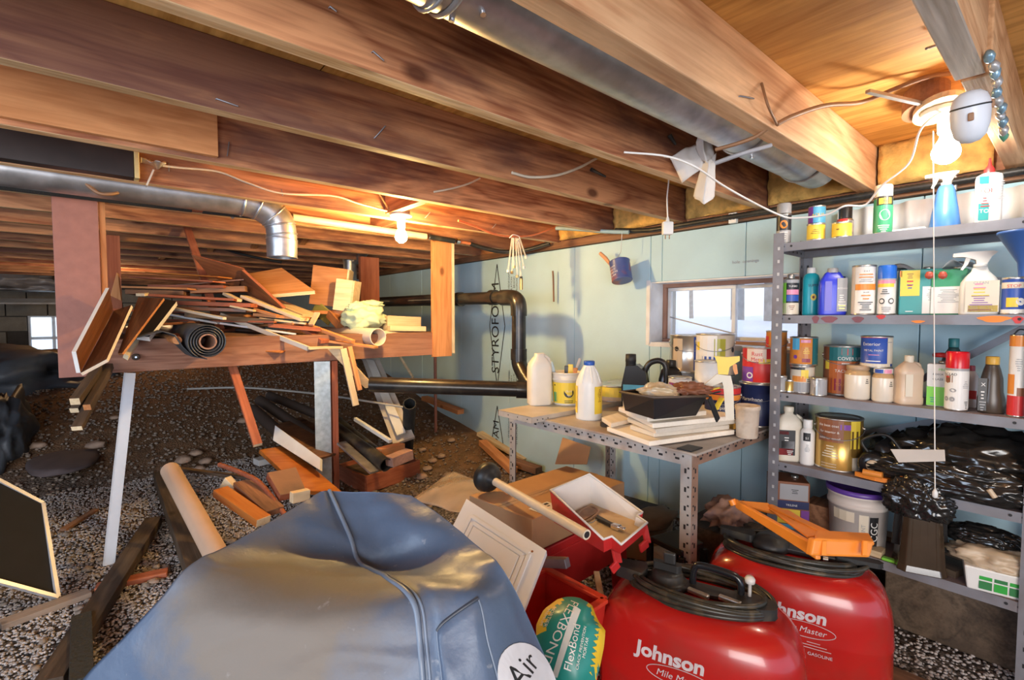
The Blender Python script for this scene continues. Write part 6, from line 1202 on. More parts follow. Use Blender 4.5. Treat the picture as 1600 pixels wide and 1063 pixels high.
# cardboard/wood tray with pipes
t = thing('wooden_crate', 'shallow reddish wooden box on the gravel holding black pipes', 'crate', GR(585, 766)); o0 = Vector(t.location)
q = [GR(528, 745), GR(572, 770), GR(655, 738), GR(606, 712)]; h = .10
crw = redw
for i in range(4):
    a = q[i]-o0; b = q[(i+1) % 4]-o0; a.z = b.z = .0; bar('crate_side', a+Vector((0, 0, h/2)), b+Vector((0, 0, h/2)), .014, h, crw, t)
m = MB(); m.add([Vector((p_.x-o0.x, p_.y-o0.y, h*.75)) for p_ in q]+[Vector((p_.x-o0.x, p_.y-o0.y, .0)) for p_ in q], [(0, 1, 2, 3), (7, 6, 5, 4)]); m.build('packed_soil', darkw, t)
def ptube(label, a, b, r, mat, name='pipe_offcut', cat='pipe', ri=None):
    a = Vector(a); b = Vector(b); t = thing(name, label, cat, a); d = b-a; m = MB(); m.tube([(0, 0, 0), d], r, 22, cap=False); m.tube([d, (0, 0, 0)], ri or r*.86, 22, cap=False)
    u = d.normalized().orthogonal().normalized(); w = d.normalized().cross(u)
    for e, s in ((Vector((0, 0, 0)), 0), (d, 1)): 
        f = [(2*k, 2*((k+1) % 22), 2*((k+1) % 22)+1, 2*k+1) for k in range(22)]
        m.add([e+(u*math.cos(x)+w*math.sin(x))*rr_ for x in [k*2*math.pi/22 for k in range(22)] for rr_ in ((ri or r*.86), r)], [tuple(reversed(z)) for z in f] if s else f)
    m.build('pipe_wall', mat, t); return t
def GP(x, y, dz): return GR(x, y, dz)
ptube('black plastic pipe with open end lying over the wooden crate', P(603, 727, 2.40), P(500, 650, 2.95), .034, rubber)
ptube('second black pipe lying behind the open ended pipe', P(590, 712, 2.55), P(520, 655, 3.0), .036, rubber)
ptube('black pipe stub standing upright behind the crate', GR(637, 706), P(640, 631, 2.72), .036, insul, 'pipe_stub')
tag(bar('floor_board', P(592, 707, 2.5), P(628, 698, 2.62), .05, .04, orangew), 'orange block end resting on the black pipes', 'block')
tag(bar('brick', P(608, 722, 2.42), P(640, 709, 2.52), .06, .05, plain('old_brick', (.42, .24, .18), .85, var=.25, bump=.5)), 'crumbly pinkish brick on the corner of the crate', 'brick')
tag(bar('metal_corner', P(533, 692, 2.55), P(585, 738, 2.38), .05, .012, galv), 'shiny bent metal strip lying in the crate', 'strip')
tag(bar('white_bracket', P(555, 655, 2.85), P(610, 690, 2.65), .02, .02, whitep), 'long white metal bracket above the black pipes', 'bracket')
sp('orange varnished panel lying flat beside the steel leg', [(406, 702, 2.45), (447, 697, 2.62), (535, 768, 2.30), (474, 768, 2.18)], .018, veneero, name='loose_sheet', g=None)
sp('white edged dark board standing behind the orange panel', [(430, 665, 2.62), (426, 688, 2.56), (500, 735, 2.36), (500, 716, 2.40)], .02, whitep, name='loose_sheet', g=None)
sp('wide dark brown board sloping behind the white edge', [(430, 664, 2.66), (470, 652, 3.0), (560, 700, 2.8), (500, 716, 2.42)], .012, brownw, name='loose_sheet', g=None)
for k, (a, b, r_, lb) in enumerate((((405, 625, 3.0), (500, 690, 2.75), .03, 'dark pipe lying deepest under the platform'), ((420, 618, 3.2), (545, 668, 3.0), .028, 'long dark pipe running right under the platform'), ((395, 640, 2.85), (470, 705, 2.6), .032, 'dark pipe end nearest the red brown stick'))):
    ptube(lb, P(*a), P(*b), r_, plain('dusty_dark', (.05, .035, .028), .6))
cable('grey_conduit', [P(293, 608, 3.2), P(380, 606, 3.2), P(470, 613, 3.1), P(540, 622, 3.0), P(640, 638, 2.9)], .007, plain('conduit_grey', (.42, .41, .38), .5), 'thin grey conduit lying across the dirt under the platform', 'conduit')
# bits in front
fb('short white block lying left of the orange panel', (400, 728), (428, 722), .08, .035, whitep, .05, .05, name='white_block', cat='block')
sp('square rusty brown plate on top of the scrap', [(418, 738, 2.02), (462, 731, 2.12), (478, 765, 2.0), (438, 775, 1.92)], .03, plain('rusty_plate', (.28, .15, .09), .7, dirt=(.10, .07, .05, .7)), name='rusty_block', g=None, edge=redw)
o = MB().tube(bez([P(342, 726, 2.05), P(372, 737, 2.02), P(402, 752, 1.98), P(425, 778, 1.92), P(445, 805, 1.85)], 6), [.010]*25, 4); o = o.build('curved_lath', redw); tag(o, 'curved red brown lath arching over the scrap', 'lath')
sb('brown board end beneath the curved lath', (378, 755, 2.0), (430, 800, 1.85), .07, .025, brownw, g=None)
sb('orange varnished board end with a pale side', (344, 768, 1.92), (412, 815, 1.78), .055, .03, veneero, g=None, ends=palew)
sb('small pale block behind the orange varnished board', (352, 752, 2.0), (374, 775, 1.98), .03, .05, palew, g=None, name='wood_block', cat='block')
sb('yellow wood offcut right behind the grey cover', (455, 778, 1.85), (482, 772, 1.9), .03, .04, palew, g=None)
sb('thin dark lath lying behind the beige tube', (280, 733, 2.08), (395, 748, 2.02), .025, .012, darkw, g=None)
# cardboard tubes
tubet = plain('beige_tube', (.58, .40, .28), .6, var=.06, dirt=(.40, .26, .17, .6), ds=3)
ptube('long beige cardboard tube slanting to the grey cover', P(266, 735, 1.98)+Vector((0, 0, .0)), P(345, 880, 1.52), .034, tubet, 'cardboard_tube', 'tube')
tag(bar('dark_post', GR(252, 745, .03), GR(310, 900, .03), .07, .06, darkw), 'dark weathered timber lying beside the beige tube', 'timber')
tag(bar('dark_post', GR(240, 815, .02), GR(75, 1075, .02), .065, .04, darkw), 'long dark timber crossing the gravel at the bottom left', 'timber')
fb('grey weathered lath half buried in the gravel at left', (0, 985), (140, 932), .05, .02, wood('grey_lath', (.20, .15, .11), (.34, .26, .20)))
fb('reddish stick lying behind the long dark timber', (150, 925), (262, 900), .05, .02, redw)
fb('brown stick on the gravel behind the dark screen', (98, 832), (150, 800), .03, .012, brownw)
fb('rough black bristly plank end at the bottom edge', (128, 975), (128, 1080), .05, .03, plain('tarred', (.03, .03, .025), .6, bump=.6, bs=80), .02, .02)
blob('flat_stone', 'flat grey slab of stone at the left of the slope', 'stone', GR(100, 720)+Vector((0, 0, 0)), (.16, .30, .035), plain('slab', (.13, .10, .10), .8), 71, .15, 1.2, 3)
# black screen with white frame at far left
t = thing('framed_screen', 'black flat panel in a thin white frame leaning at left edge', 'screen', GR(40, 930)); o0 = Vector(t.location)
cn = [(-90, 705, 1.70), (66, 787, 1.86), (90, 934, 1.72), (-110, 880, 1.52)]
plate_l('screen', cn, .006, plain('screen_black', (.012, .012, .013), .6, spec=.2), t)
cc = [P(*q)-o0 for q in cn]; alf = plain('frame_alu', (.60, .58, .57), .35, .4)
for i in range(4):
    m = MB(); nrm = (cc[1]-cc[0]).cross(cc[3]-cc[0]).normalized(); m.beam(cc[i], cc[(i+1) % 4], .012, .014, up=nrm); m.build('frame_bar', alf, t)
# ------------------------------------------------------------ far background on the left
t = thing('wire_rack', 'far wire rack draped with grey plastic below the joists', 'rack', (-.25, 6.2, 1.12)); 
plate_l('rack_board', [(-20, 466, 5.6), (94, 467, 5.6), (94, 473, 5.5), (-20, 473, 5.5)], .02, whitep, t)
for k in range(5): m = MB(); a = P(0, 452-k*5, 5.6)-Vector(t.location); b = P(60, 458-k*5, 5.6)-Vector(t.location); m.tube([a, b], .006, 5); m.build('rack_wire', steel, t)
tarp = plain('tarp_dark', (.06, .07, .085), .5)
blob('grey_tarp', 'grey translucent plastic heap on the far wire rack', 'tarp', P(40, 444, 5.5), (.40, .3, .14), plain('tarp_grey', (.20, .20, .22), .35), 81, .6, 1.8, 4)
blob('dark_tarp', 'dark blue tarp heaped on the ground at the far left', 'tarp', GR(20, 590), (.55, .45, .22), tarp, 83, .6, 1.8, 4)
blob('dark_tarp', 'dark tarp fold lying nearer at the left frame edge', 'tarp', GR(5, 690), (.12, .40, .30), tarp, 84, .6, 1.8, 4)
blob('pale_plastic', 'pale crumpled plastic below the far window', 'plastic', GR(70, 572), (.28, .3, .10), plain('pale_plastic', (.50, .47, .46), .35), 86, .6, 2, 4)
blob('tan_rubble', 'tan rubble heap in front of the block wall', 'rubble', GR(20, 566), (.6, .3, .10), plain('rubble_tan', (.34, .25, .17), .9, bump=.5), 87, .6, 2.5, 4)
fw = MB(); fc = PY(84, 525, 9.1); fw.box((fc.x, 9.20, fc.z-.03), (.5, .06, .62)); fw = fw.build('window_2', whf, kind='structure'); fw['label'] = 'bright far window beyond the block wall'
m = MB()
for sx_ in (-.12, .12):
    for sz_ in (-.15, .15): m = MB(); m.box((fc.x+sx_, 9.165, fc.z-.03+sz_), (.20, .01, .26)); m.build('glass_pane', plain('daylit_glass', (.5, .6, .7), .2, emit=(.65, .78, .95, 1.1), var=.3, vs=8), fw)
# second far window seen between the panels
fw = MB(); fc = PY(462, 468, 9.1); fw.box((fc.x, 9.18, fc.z), (1.0, .05, .28)); fw = fw.build('window_3', whf, kind='structure'); fw['label'] = 'far window glimpsed between the scrap panels'
for k in (-1, 0, 1): m = MB(); m.box((fc.x+k*.31, 9.15, fc.z), (.28, .01, .22)); m.build('glass_pane', MATS['daylit_glass'], fw)
# vertical vent pipe behind platform
t = thing('vent_pipe', 'metal vent pipe with a slanting branch behind the pile', 'pipe', P(546, 365, 4.0)); o0 = Vector(t.location)
q0 = P(546, 366, 4.0); q1 = Vector((q0.x, q0.y, .9)); MB().tube([(0, 0, .05), q1-o0], .052, 20).build('pipe_wall', galv, t)
for z in (-.10, -.2): MB().tube([(0, 0, z), (0, 0, z-.03)], .057, 20).build('coupling', galv, t)
MB().tube([P(556, 408, 3.97)-o0, P(595, 370, 3.6)-o0], .032, 16).build('branch', galv, t)
for (pts, r_, lb) in (([(0, 348), (40, 330), (90, 340)], .010, 'dark cable hanging between the far joists at left'), ([(160, 350), (300, 375), (380, 398), (440, 410)], .012, 'long dark cable sagging under the far joists'), ([(0, 365), (50, 362), (90, 350)], .008, 'thin dark cable near the far left joists')):
    cable('dark_cable', [P(x, y, 3.6) for x, y in pts], r_*.8, blackm, lb, 'cable')
m = MB(); m.tube([P(0, 402, 5.4), P(118, 406, 5.4)], .05, 12); tag(m.build('far_duct', galv), 'far grey duct section running under the joists', 'duct')
m = MB(); m.tube([P(165, 404, 5.4), P(210, 407, 5.4)], .05, 12); tag(m.build('far_duct', galv), 'far grey duct end showing right of the red post', 'duct')
# ------------------------------------------------------------ grey vinyl cover over a machine
CG = [
 [(496, 774, .985), (500, 771, .99), (507, 769, .99), (515, 768, 1.0), (560, 770, 1.0), (605, 770, .99), (642, 774, .975)],
 [(440, 806, .90), (475, 812, .91), (515, 822, .92), (547, 838, .92), (590, 848, .908), (645, 822, .895), (700, 815, .90)],
 [(370, 845, .82), (430, 858, .84), (505, 872, .87), (562, 880, .88), (600, 888, .865), (680, 866, .845), (755, 862, .82)],
 [(300, 882, .745), (380, 900, .735), (500, 908, .745), (605, 904, .765), (650, 903, .755), (710, 900, .745), (778, 880, .755)],
 [(252, 935, .72), (350, 955, .68), (500, 960, .67), (645, 938, .695), (690, 935, .69), (750, 930, .69), (806, 925, .735)],
 [(190, 1000, .71), (320, 1020, .66), (490, 1030, .645), (657, 1010, .665), (700, 1010, .66), (770, 1005, .67), (840, 1000, .745)],
 [(128, 1066, .71), (300, 1085, .65), (480, 1095, .63), (662, 1085, .645), (710, 1085, .64), (790, 1085, .66), (868, 1070, .755)],
 [(60, 1190, .70), (270, 1220, .64), (470, 1230, .62), (664, 1215, .63), (715, 1215, .63), (800, 1215, .65), (900, 1190, .76)]]
GW = [[P(*q) for q in r] for r in CG]; nR, nC = len(GW), len(GW[0])
ctr = sum((q for r in GW for q in r), Vector())/(nR*nC)
def cr4(a, b, c, d, t): return .5*((2*b)+(c-a)*t+(2*a-5*b+4*c-d)*t*t+(3*b-a-3*c+d)*t*t*t)
def cov(u, v, off=0):
    """u along columns 0..nC-1, v along rows 0..nR-1"""
    i = min(int(v), nR-2); j = min(int(u), nC-2); a = v-i; b = u-j
    def g(r, c): return GW[min(max(r, 0), nR-1)][min(max(c, 0), nC-1)]
    rows = [cr4(g(k, j-1), g(k, j), g(k, j+1), g(k, j+2), b) for k in (i-1, i, i+1, i+2)]
    p = cr4(*rows, a)
    w = .0035*noise.noise(p*11)+.0016*noise.noise(p*30)+.0018*max(0, 1-abs(noise.noise(p*6+Vector((4, 1, 7))))*9)
    n = Vector((-.35, -.25, .9)).normalized() if v < 3 else Vector((-.6, -.6, .5)).normalized()
    return p+n*(w+off)
t = thing('grill_cover', 'large blue grey vinyl cover draped over a machine in the foreground', 'cover', (ctr.x, ctr.y, 0)); o0 = Vector(t.location)
def vinyl():
    m = bpy.data.materials.new('vinyl_cover'); m.use_nodes = True; nt = m.node_tree; b = nt.nodes['Principled BSDF']; L = nt.links.new
    tc = nd(nt, 'ShaderNodeTexCoord'); n = nd(nt, 'ShaderNodeTexNoise'); n.inputs['Scale'].default_value = 5.5; n.inputs['Detail'].default_value = 7; n.inputs['Roughness'].default_value = .6; L(tc.outputs['Object'], n.inputs['Vector'])
    sd = nd(nt, 'ShaderNodeVectorMath', operation='DISTANCE'); L(tc.outputs['Object'], sd.inputs[0]); q = P(420, 985, .67)-o0; sd.inputs[1].default_value = q
    r0 = nd(nt, 'ShaderNodeMapRange'); r0.inputs[1].default_value = .06; r0.inputs[2].default_value = .27; r0.inputs[3].default_value = .40; r0.inputs[4].default_value = -.14; L(sd.outputs['Value'], r0.inputs[0])
    ad = nd(nt, 'ShaderNodeMath', operation='ADD'); L(n.outputs['Fac'], ad.inputs[0]); L(r0.outputs[0], ad.inputs[1])
    r1 = nd(nt, 'ShaderNodeMapRange'); r1.inputs[1].default_value = .50; r1.inputs[2].default_value = .78; r1.inputs[4].default_value = .8; L(ad.outputs[0], r1.inputs[0])
    mx = nd(nt, 'ShaderNodeMix', data_type='RGBA'); L(r1.outputs[0], mx.inputs[0]); mx.inputs[6].default_value = (.085, .125, .20, 1); mx.inputs[7].default_value = (.20, .165, .12, 1)
    n2 = nd(nt, 'ShaderNodeTexNoise'); n2.inputs['Scale'].default_value = 28; n2.inputs['Detail'].default_value = 6; L(tc.outputs['Object'], n2.inputs['Vector'])
    r3 = nd(nt, 'ShaderNodeMapRange'); r3.inputs[1].default_value = .68; r3.inputs[2].default_value = .74; r3.inputs[4].default_value = .5; L(n2.outputs['Fac'], r3.inputs[0])
    m3 = nd(nt, 'ShaderNodeMix', data_type='RGBA'); L(r3.outputs[0], m3.inputs[0]); L(mx.outputs[2], m3.inputs[6]); m3.inputs[7].default_value = (.42, .44, .46, 1)
    L(m3.outputs[2], b.inputs['Base Color'])
    r2 = nd(nt, 'ShaderNodeMapRange'); r2.inputs[3].default_value = .40; r2.inputs[4].default_value = .70; L(r1.outputs[0], r2.inputs[0]); L(r2.outputs[0], b.inputs['Roughness']); b.inputs['Specular IOR Level'].default_value = .45
    bp = nd(nt, 'ShaderNodeBump'); bp.inputs['Strength'].default_value = .12; bp.inputs['Distance'].default_value = .004; n3 = nd(nt, 'ShaderNodeTexNoise'); n3.inputs['Scale'].default_value = 120; L(tc.outputs['Object'], n3.inputs['Vector']); L(n3.outputs['Fac'], bp.inputs['Height']); L(bp.outputs[0], b.inputs['Normal'])
    return m
vin2 = vinyl()
m = MB(); NU, NV = 84, 98
m.grid(lambda a, b: cov(a*(nC-1), b*(nR-1))-o0, NU, NV)
# hanging skirts: left, right and back edge drop towards the ground
def skirt(edge, n):
    def f(u, v):
        p = edge(u); q = Vector((p.x+(ctr.x-p.x)*.12*v, p.y+(ctr.y-p.y)*.12*v, p.z*(1-v)+.03*v)); q.x += .006*math.sin(u*23)*v; q.y += .006*math.cos(u*19)*v; return q-o0
    m.grid(f, n, 8)
skirt(lambda u: cov(0, u*(nR-1)), NV); skirt(lambda u: cov(nC-1, u*(nR-1)), NV); skirt(lambda u: cov(u*(nC-1), 0), NU); skirt(lambda u: cov(u*(nC-1), nR-1), NU)
m.build('cover_sheet', vin2, t, solid=.0012, weld=True)
pipe_ = plain('vinyl_piping', (.17, .22, .30), .35)
MB().tube([cov(3, v*.1, .0015)-o0 for v in range(0, 71)], .0042, 8).build('seam_piping', pipe_, t)
MB().tube([cov(3.12, v*.1, .0008)-o0 for v in range(28, 71)], .0022, 6).build('seam_piping', pipe_, t)
# stitched pocket panel
def pk(a, b): return cov(3.55+1.35*a, (4.72-.62*a)*(1-b)+6.9*b, .004*min(1, 8*min(a, 1-a, b*2, .2)))-o0
m = MB(); m.grid(pk, 30, 40); m.build('pocket_panel', vin2, t, solid=.002)
MB().tube([pk(a/20, 0)+Vector((0, 0, .001)) for a in range(21)], .0028, 6).build('pocket_hem', plain('vinyl_dark', (.04, .05, .07), .4), t)
MB().tube([pk(1, b/20) for b in range(21)], .0020, 6).build('pocket_hem', pipe_, t); MB().tube([pk(0, b/20) for b in range(21)], .0020, 6).build('pocket_hem', pipe_, t)
# round white patch with its word
lc = P(806, 1045, .70)
pt = plain('white_patch', (.66, .67, .70), .6)
ex = (P(860, 1045, .742)-P(790, 1045, .672)).normalized(); ey = (P(830, 990, .71)-P(830, 1080, .695)); ey = (ey-ex*ey.dot(ex)).normalized(); nn = ex.cross(ey); 
if nn.dot(EYE-lc) < 0: nn = -nn

def pc(du, dv, off): return cov(5.50+du, 5.95+dv, off)-o0
m = MB(); NA_ = 36; rings = [[pc(.60*rr_*math.cos(a), .92*rr_*math.sin(a), .003) for a in [k*2*math.pi/NA_ for k in range(NA_)]] for rr_ in (.01, .35, .7, 1)]
m.add([p for r in rings for p in r], [(i*NA_+k, (i+1)*NA_+k, (i+1)*NA_+(k+1) % NA_, i*NA_+(k+1) % NA_) for i in range(3) for k in range(NA_)]); m.build('round_patch', pt, t, solid=.0012)
ca, sa_ = math.cos(.6), math.sin(.6)
m = MB(); m.text('Air', .5, lambda u, v: pc((u*ca-v*sa_)*.95, -((u*sa_+v*ca)*1.3)-.18, .0048)); m.build('lettering', inkm, t)
# ------------------------------------------------------------ cardboard box
t = thing('cardboard_box', 'flat closed cardboard box under the plunger and red tray', 'box', PZ(850, 800, .31)); o0 = Vector(t.location)
zt_ = .40; tp = [PZ(733, 774, zt_), PZ(832, 812, zt_), PZ(976, 753, zt_), PZ(885, 728, zt_)]; bt = [Vector((p.x, p.y, .295)) for p in tp]
m = MB(); m.add([p-o0 for p in tp+bt], [(0, 1, 2, 3), (7, 6, 5, 4)]+[(i, i+4, (i+1) % 4+4, (i+1) % 4) for i in range(4)]); m.build('box_body', card, t, .003)
def topq(f0, f1, g0, g1, dz=.0012):
    def q(f, g): return tp[0].lerp(tp[1], f).lerp(tp[3].lerp(tp[2], f), g)+Vector((0, 0, dz))-o0
    return [q(f0, g0), q(f1, g0), q(f1, g1), q(f0, g1)]
m = MB(); m.add(topq(.50, .505, 0, 1), [(0, 1, 2, 3)]); m.build('flap_gap', darkw, t)
m = MB(); m.add(topq(.44, .57, 0, 1, .0008), [(0, 1, 2, 3)]); m.build('packing_tape', plain('tape_brown', (.50, .31, .17), .25), t)
m = MB(); m.add(topq(.78, .96, .10, .28, .0016), [(0, 1, 2, 3)]); m.build('shipping_label', whitepl, t); 
m = MB(); m.add(topq(.80, .84, .12, .26, .0022)+topq(.87, .89, .12, .24, .0022), [(0, 1, 2, 3), (4, 5, 6, 7)]); m.build('barcode', inkm, t)
# plunger lying over the box
t = thing('plunger', 'toilet plunger with black cup and pale stick lying on box', 'plunger', P(756, 742, 1.69)); o0 = Vector(t.location)
a = P(772, 752, 1.63)-o0; b = P(917, 836, 1.24)-o0; d = (b-a).normalized()
MB().tube([a-d*.05, b], .0135, 14).build('stick', plain('stick_cream', (.72, .60, .45), .5), t)
MB().tube([b+d*.0005, b-d*.002], .009, 12).build('hollow_end', blackm, t)
m = MB(); q_ = d.to_track_quat('Z', 'Y').to_matrix().to_4x4(); m.M = Matrix.Translation(a-d*.02) @ q_; m.lathe([(.0, .03), (.014, .03), (.018, .012), (.03, .008), (.047, -.010), (.052, -.030), (.048, -.031), (.04, -.012), (0, 0)], seg=28, cap=False); m.build('rubber_cup', rubber, t)
# red tray lined in white
t = thing('roller_tray', 'red paint roller tray with dried cream paint on the box', 'tray', P(930, 800, 1.5)); o0 = Vector(t.location)
redp = plain('red_plastic', (.55, .03, .03), .3, var=.1); lin = plain('tray_liner', (.74, .70, .66), .4, var=.04); dry = plain('dried_paint', (.56, .42, .26), .6, dirt=(.34, .20, .10, .8), ds=12)
rim = [P(860, 766, 1.47), P(921, 741, 1.58), P(1004, 801, 1.40), P(995, 806, 1.385), P(1011, 817, 1.36), P(970, 851, 1.23), P(956, 838, 1.25), P(943, 843, 1.23)]
rim = [p-o0 for p in rim]; n8 = len(rim); cen = sum(rim, Vector())/n8
dwn = Vector((0, 0, -1)); dep_ = [.085, .085, .03, .028, .022, .022, .028, .03]
inner = [p+(cen-p)*.10+dwn*dd for p, dd in zip(rim, dep_)]; outer = [p+(cen-p)*.07+dwn*(dd+.008) for p, dd in zip(rim, dep_)]
m = MB(); m.add(rim+inner, [(i, (i+1) % n8, (i+1) % n8+n8, i+n8) for i in range(n8)]); m.build('liner_wall', lin, t, solid=.0015)
m = MB(); m.add(inner, [tuple(range(n8))]); m.build('paint_floor', dry, t, solid=.002)
m = MB(); m.add([p+dwn*.004 for p in rim]+outer, [(i, i+n8, (i+1) % n8+n8, (i+1) % n8) for i in range(n8)]+[tuple(reversed(range(n8, 2*n8)))]); m.build('tray_shell', redp, t, solid=.002)
MB().tube(rim, .0035, 8, closed=True).build('rolled_rim', lin, t)
for (a, b, c) in ((P(958, 842, 1.30), P(966, 880, 1.27), P(955, 892, 1.26)), (P(1006, 820, 1.43), P(1012, 848, 1.40), P(1000, 858, 1.38))):
    m = MB(); m.beam(a-o0, b-o0, .03, .008, up=(0, 1, 0)); m.beam(b-o0, c-o0, .026, .008, up=(0, 1, 0)); m.build('tray_foot', redp, t, .002)
def onfl(f, g): return (inner[0].lerp(inner[1], f)).lerp(inner[7].lerp(inner[4], f), g)+Vector((0, 0, .006))
m = MB(); m.add([onfl(.1, .05), onfl(.8, .05), onfl(.85, .3), onfl(.2, .34)], [(0, 1, 2, 3)]); m.build('brown_stain', plain('brown_stain', (.26, .15, .09), .6, var=.4, vs=30), t, solid=.003)
MB().tube(bez([onfl(.15, .28), onfl(.5, .12), onfl(.85, .10), onfl(.8, .3), onfl(.35, .40)], 5), .004, 6).build('paint_ridge', plain('brown_ridge', (.30, .18, .11), .5), t)
t = thing('locking_pliers', 'chrome and black locking pliers lying in the red tray', 'pliers', o0+onfl(.55, .72)+Vector((0, 0, .006))); a_ = onfl(.55, .45)-onfl(.55, .72); b_ = onfl(.62, .93)-onfl(.55, .72)
m = MB(); m.beam(a_, b_*.2, .014, .010); m.build('handle', blackm, t, .002); m = MB(); m.beam(a_+Vector((.012, .008, 0)), b_*.1+Vector((.006, .004, 0)), .006, .006); m.build('lever', rubber, t, .001)
m = MB(); m.beam(b_*.1, b_*.65, .020, .014); m.beam(b_*.6, b_, .012, .010); m.build('jaw', chrome, t, .003)
MB().tube([onfl(.15, .42)-onfl(.55, .72), onfl(.35, .50)-onfl(.55, .72), onfl(.52, .48)-onfl(.55, .72)], .0015, 5).build('wire', steel, t)
# white cabinet door
t = thing('cabinet_door', 'white moulded cabinet door leaning between cover and cardboard box', 'door', P(760, 900, 1.15)); o0 = Vector(t.location)
dc = [(729, 780, 1.40), (854, 860, 1.22), (792, 1020, 1.02), (655, 925, 1.16)]
dpt = plain('door_white', (.82, .81, .79), .4, var=.03)
plate_l('door_slab', dc, .018, dpt, t)
W4 = [P(*q) for q in dc]; nr_ = (W4[1]-W4[0]).cross(W4[3]-W4[0]).normalized(); nr_ = nr_ if nr_.dot(EYE-W4[0]) > 0 else -nr_
def dq(f, g): return W4[0].lerp(W4[1], f).lerp(W4[3].lerp(W4[2], f), g)-o0
for (i0, rr_) in ((.14, .004), (.19, .003)):
    L4 = [dq(i0, i0), dq(1-i0, i0), dq(1-i0, 1-i0), dq(i0, 1-i0)]; m = MB()
    for i in range(4): m.beam(L4[i]+nr_*.001, L4[(i+1) % 4]+nr_*.001, .012, rr_*1.6, up=nr_)
    m.build('panel_moulding', dpt, t, .002)
m = MB(); I4 = [dq(.22, .22), dq(.78, .22), dq(.78, .78), dq(.22, .78)]; m.add([p+nr_*.004 for p in I4]+[p-nr_*.001 for p in I4], [(0, 1, 2, 3), (7, 6, 5, 4)]+[(i, i+4, (i+1) % 4+4, (i+1) % 4) for i in range(4)]); m.build('raised_panel', dpt, t, .0015)
c0 = dq(.88, .10)+nr_*.001; MB().tube([c0, c0+nr_*.001], .003, 10).build('screw_hole', K['brown'], t)
# clear plastic sheet on the ground
o = MB(); pc_ = [P(640, 782, 2.15), P(708, 737, 2.35), P(775, 760, 2.05), P(720, 800, 1.8)]
def shf(u, v):
    p = pc_[0].lerp(pc_[1], u).lerp(pc_[3].lerp(pc_[2], u), v); p.z = max(p.z, .03)+.035*math.sin(math.pi*u)*math.sin(math.pi*v)+.012*noise.noise(p*9); return p
o.grid(shf, 30, 24); o = o.build('plastic_sheet', plain('clear_sheet', (.62, .50, .38), .15, alpha=.55, spec=.8), None, solid=.001); tag(o, 'crinkled clear plastic sheet spread behind the cardboard box', 'sheet')
# ------------------------------------------------------------ red stool and bin
t = thing('red_stool', 'red plastic step stool carrying the cardboard box', 'stool', PZ(905, 870, .29).xy.to_3d()); o0 = Vector(t.location)
q = [PZ(835, 872, .292), PZ(905, 905, .292), PZ(1000, 860, .292), PZ(925, 822, .292)]
q = [Vector((p.x, p.y, .286)) for p in (bt[0], bt[1], bt[2], bt[3])]; c_ = sum(q, Vector())/4; q = [c_+(p-c_)*.96 for p in q]
m = MB(); m.add([p-o0 for p in q]+[p-o0+Vector((0, 0, -.03)) for p in q], [(0, 1, 2, 3), (7, 6, 5, 4)]+[(i, i+4, (i+1) % 4+4, (i+1) % 4) for i in range(4)]); m.build('seat', redp, t, .004)
for p in q:
    b0 = p+(c_-p)*.08; m = MB(); m.beam((b0.x-o0.x, b0.y-o0.y, .265), (p.x-o0.x, p.y-o0.y, .0), .045, .045, up=(1, 0, 0)); m.build('leg', redp, t, .004)
m = MB(); a, b = q[0], q[1]; m.beam(Vector((a.x, a.y, .19))-o0, Vector((b.x, b.y, .19))-o0, .01, .14); m.build('side_panel', redp, t, .002); m = MB(); a, b = q[1], q[2]; m.beam(Vector((a.x, a.y, .19))-o0, Vector((b.x, b.y, .19))-o0, .01, .14); m.build('side_panel', redp, t, .002)
m = MB(); m.beam(P(846, 878, 1.40)-o0, P(887, 880, 1.34)-o0, .022, .026); m.build('grey_handle', steel, t, .002)
t = thing('red_bin', 'open red plastic bin holding the mortar bag', 'bin', (PZ(880, 960, .26)).xy.to_3d()); o0 = Vector(t.location)
ra, rb = PZ(852, 890, .27), PZ(955, 944, .27); dv = (rb-ra).normalized(); nv = Vector((-dv.y, dv.x, 0)); nv = nv if nv.dot(-ra) > 0 else -nv; rb = rb-dv*.02
q = [ra, rb, rb+nv*.26, ra+nv*.26-dv*.03]; c_ = sum(q, Vector())/4
redb = plain('red_bin_plastic', (.60, .035, .025), .35, var=.08, dirt=(.35, .05, .04, .6), ds=14)
low = [Vector((c_.x+(p.x-c_.x)*.86, c_.y+(p.y-c_.y)*.86, .006)) for p in q]
m = MB(); m.add([p-o0 for p in q]+[p-o0 for p in low], [(i, i+4, (i+1) % 4+4, (i+1) % 4) for i in range(4)]+[(4, 5, 6, 7)]); m.build('bin_body', redb, t, solid=.005)
m = MB()
for i in range(4): m.beam(q[i]-o0+Vector((0, 0, .002)), q[(i+1) % 4]-o0+Vector((0, 0, .002)), .022, .010)
m.build('rim', plain('red_rim', (.66, .06, .03), .35), t, .002)
tag(bar('wood_stake', P(932, 895, 1.5), P(942, 950, 1.36), .018, .012, palew), 'narrow wooden stake standing between the red bin and tank', 'stake')
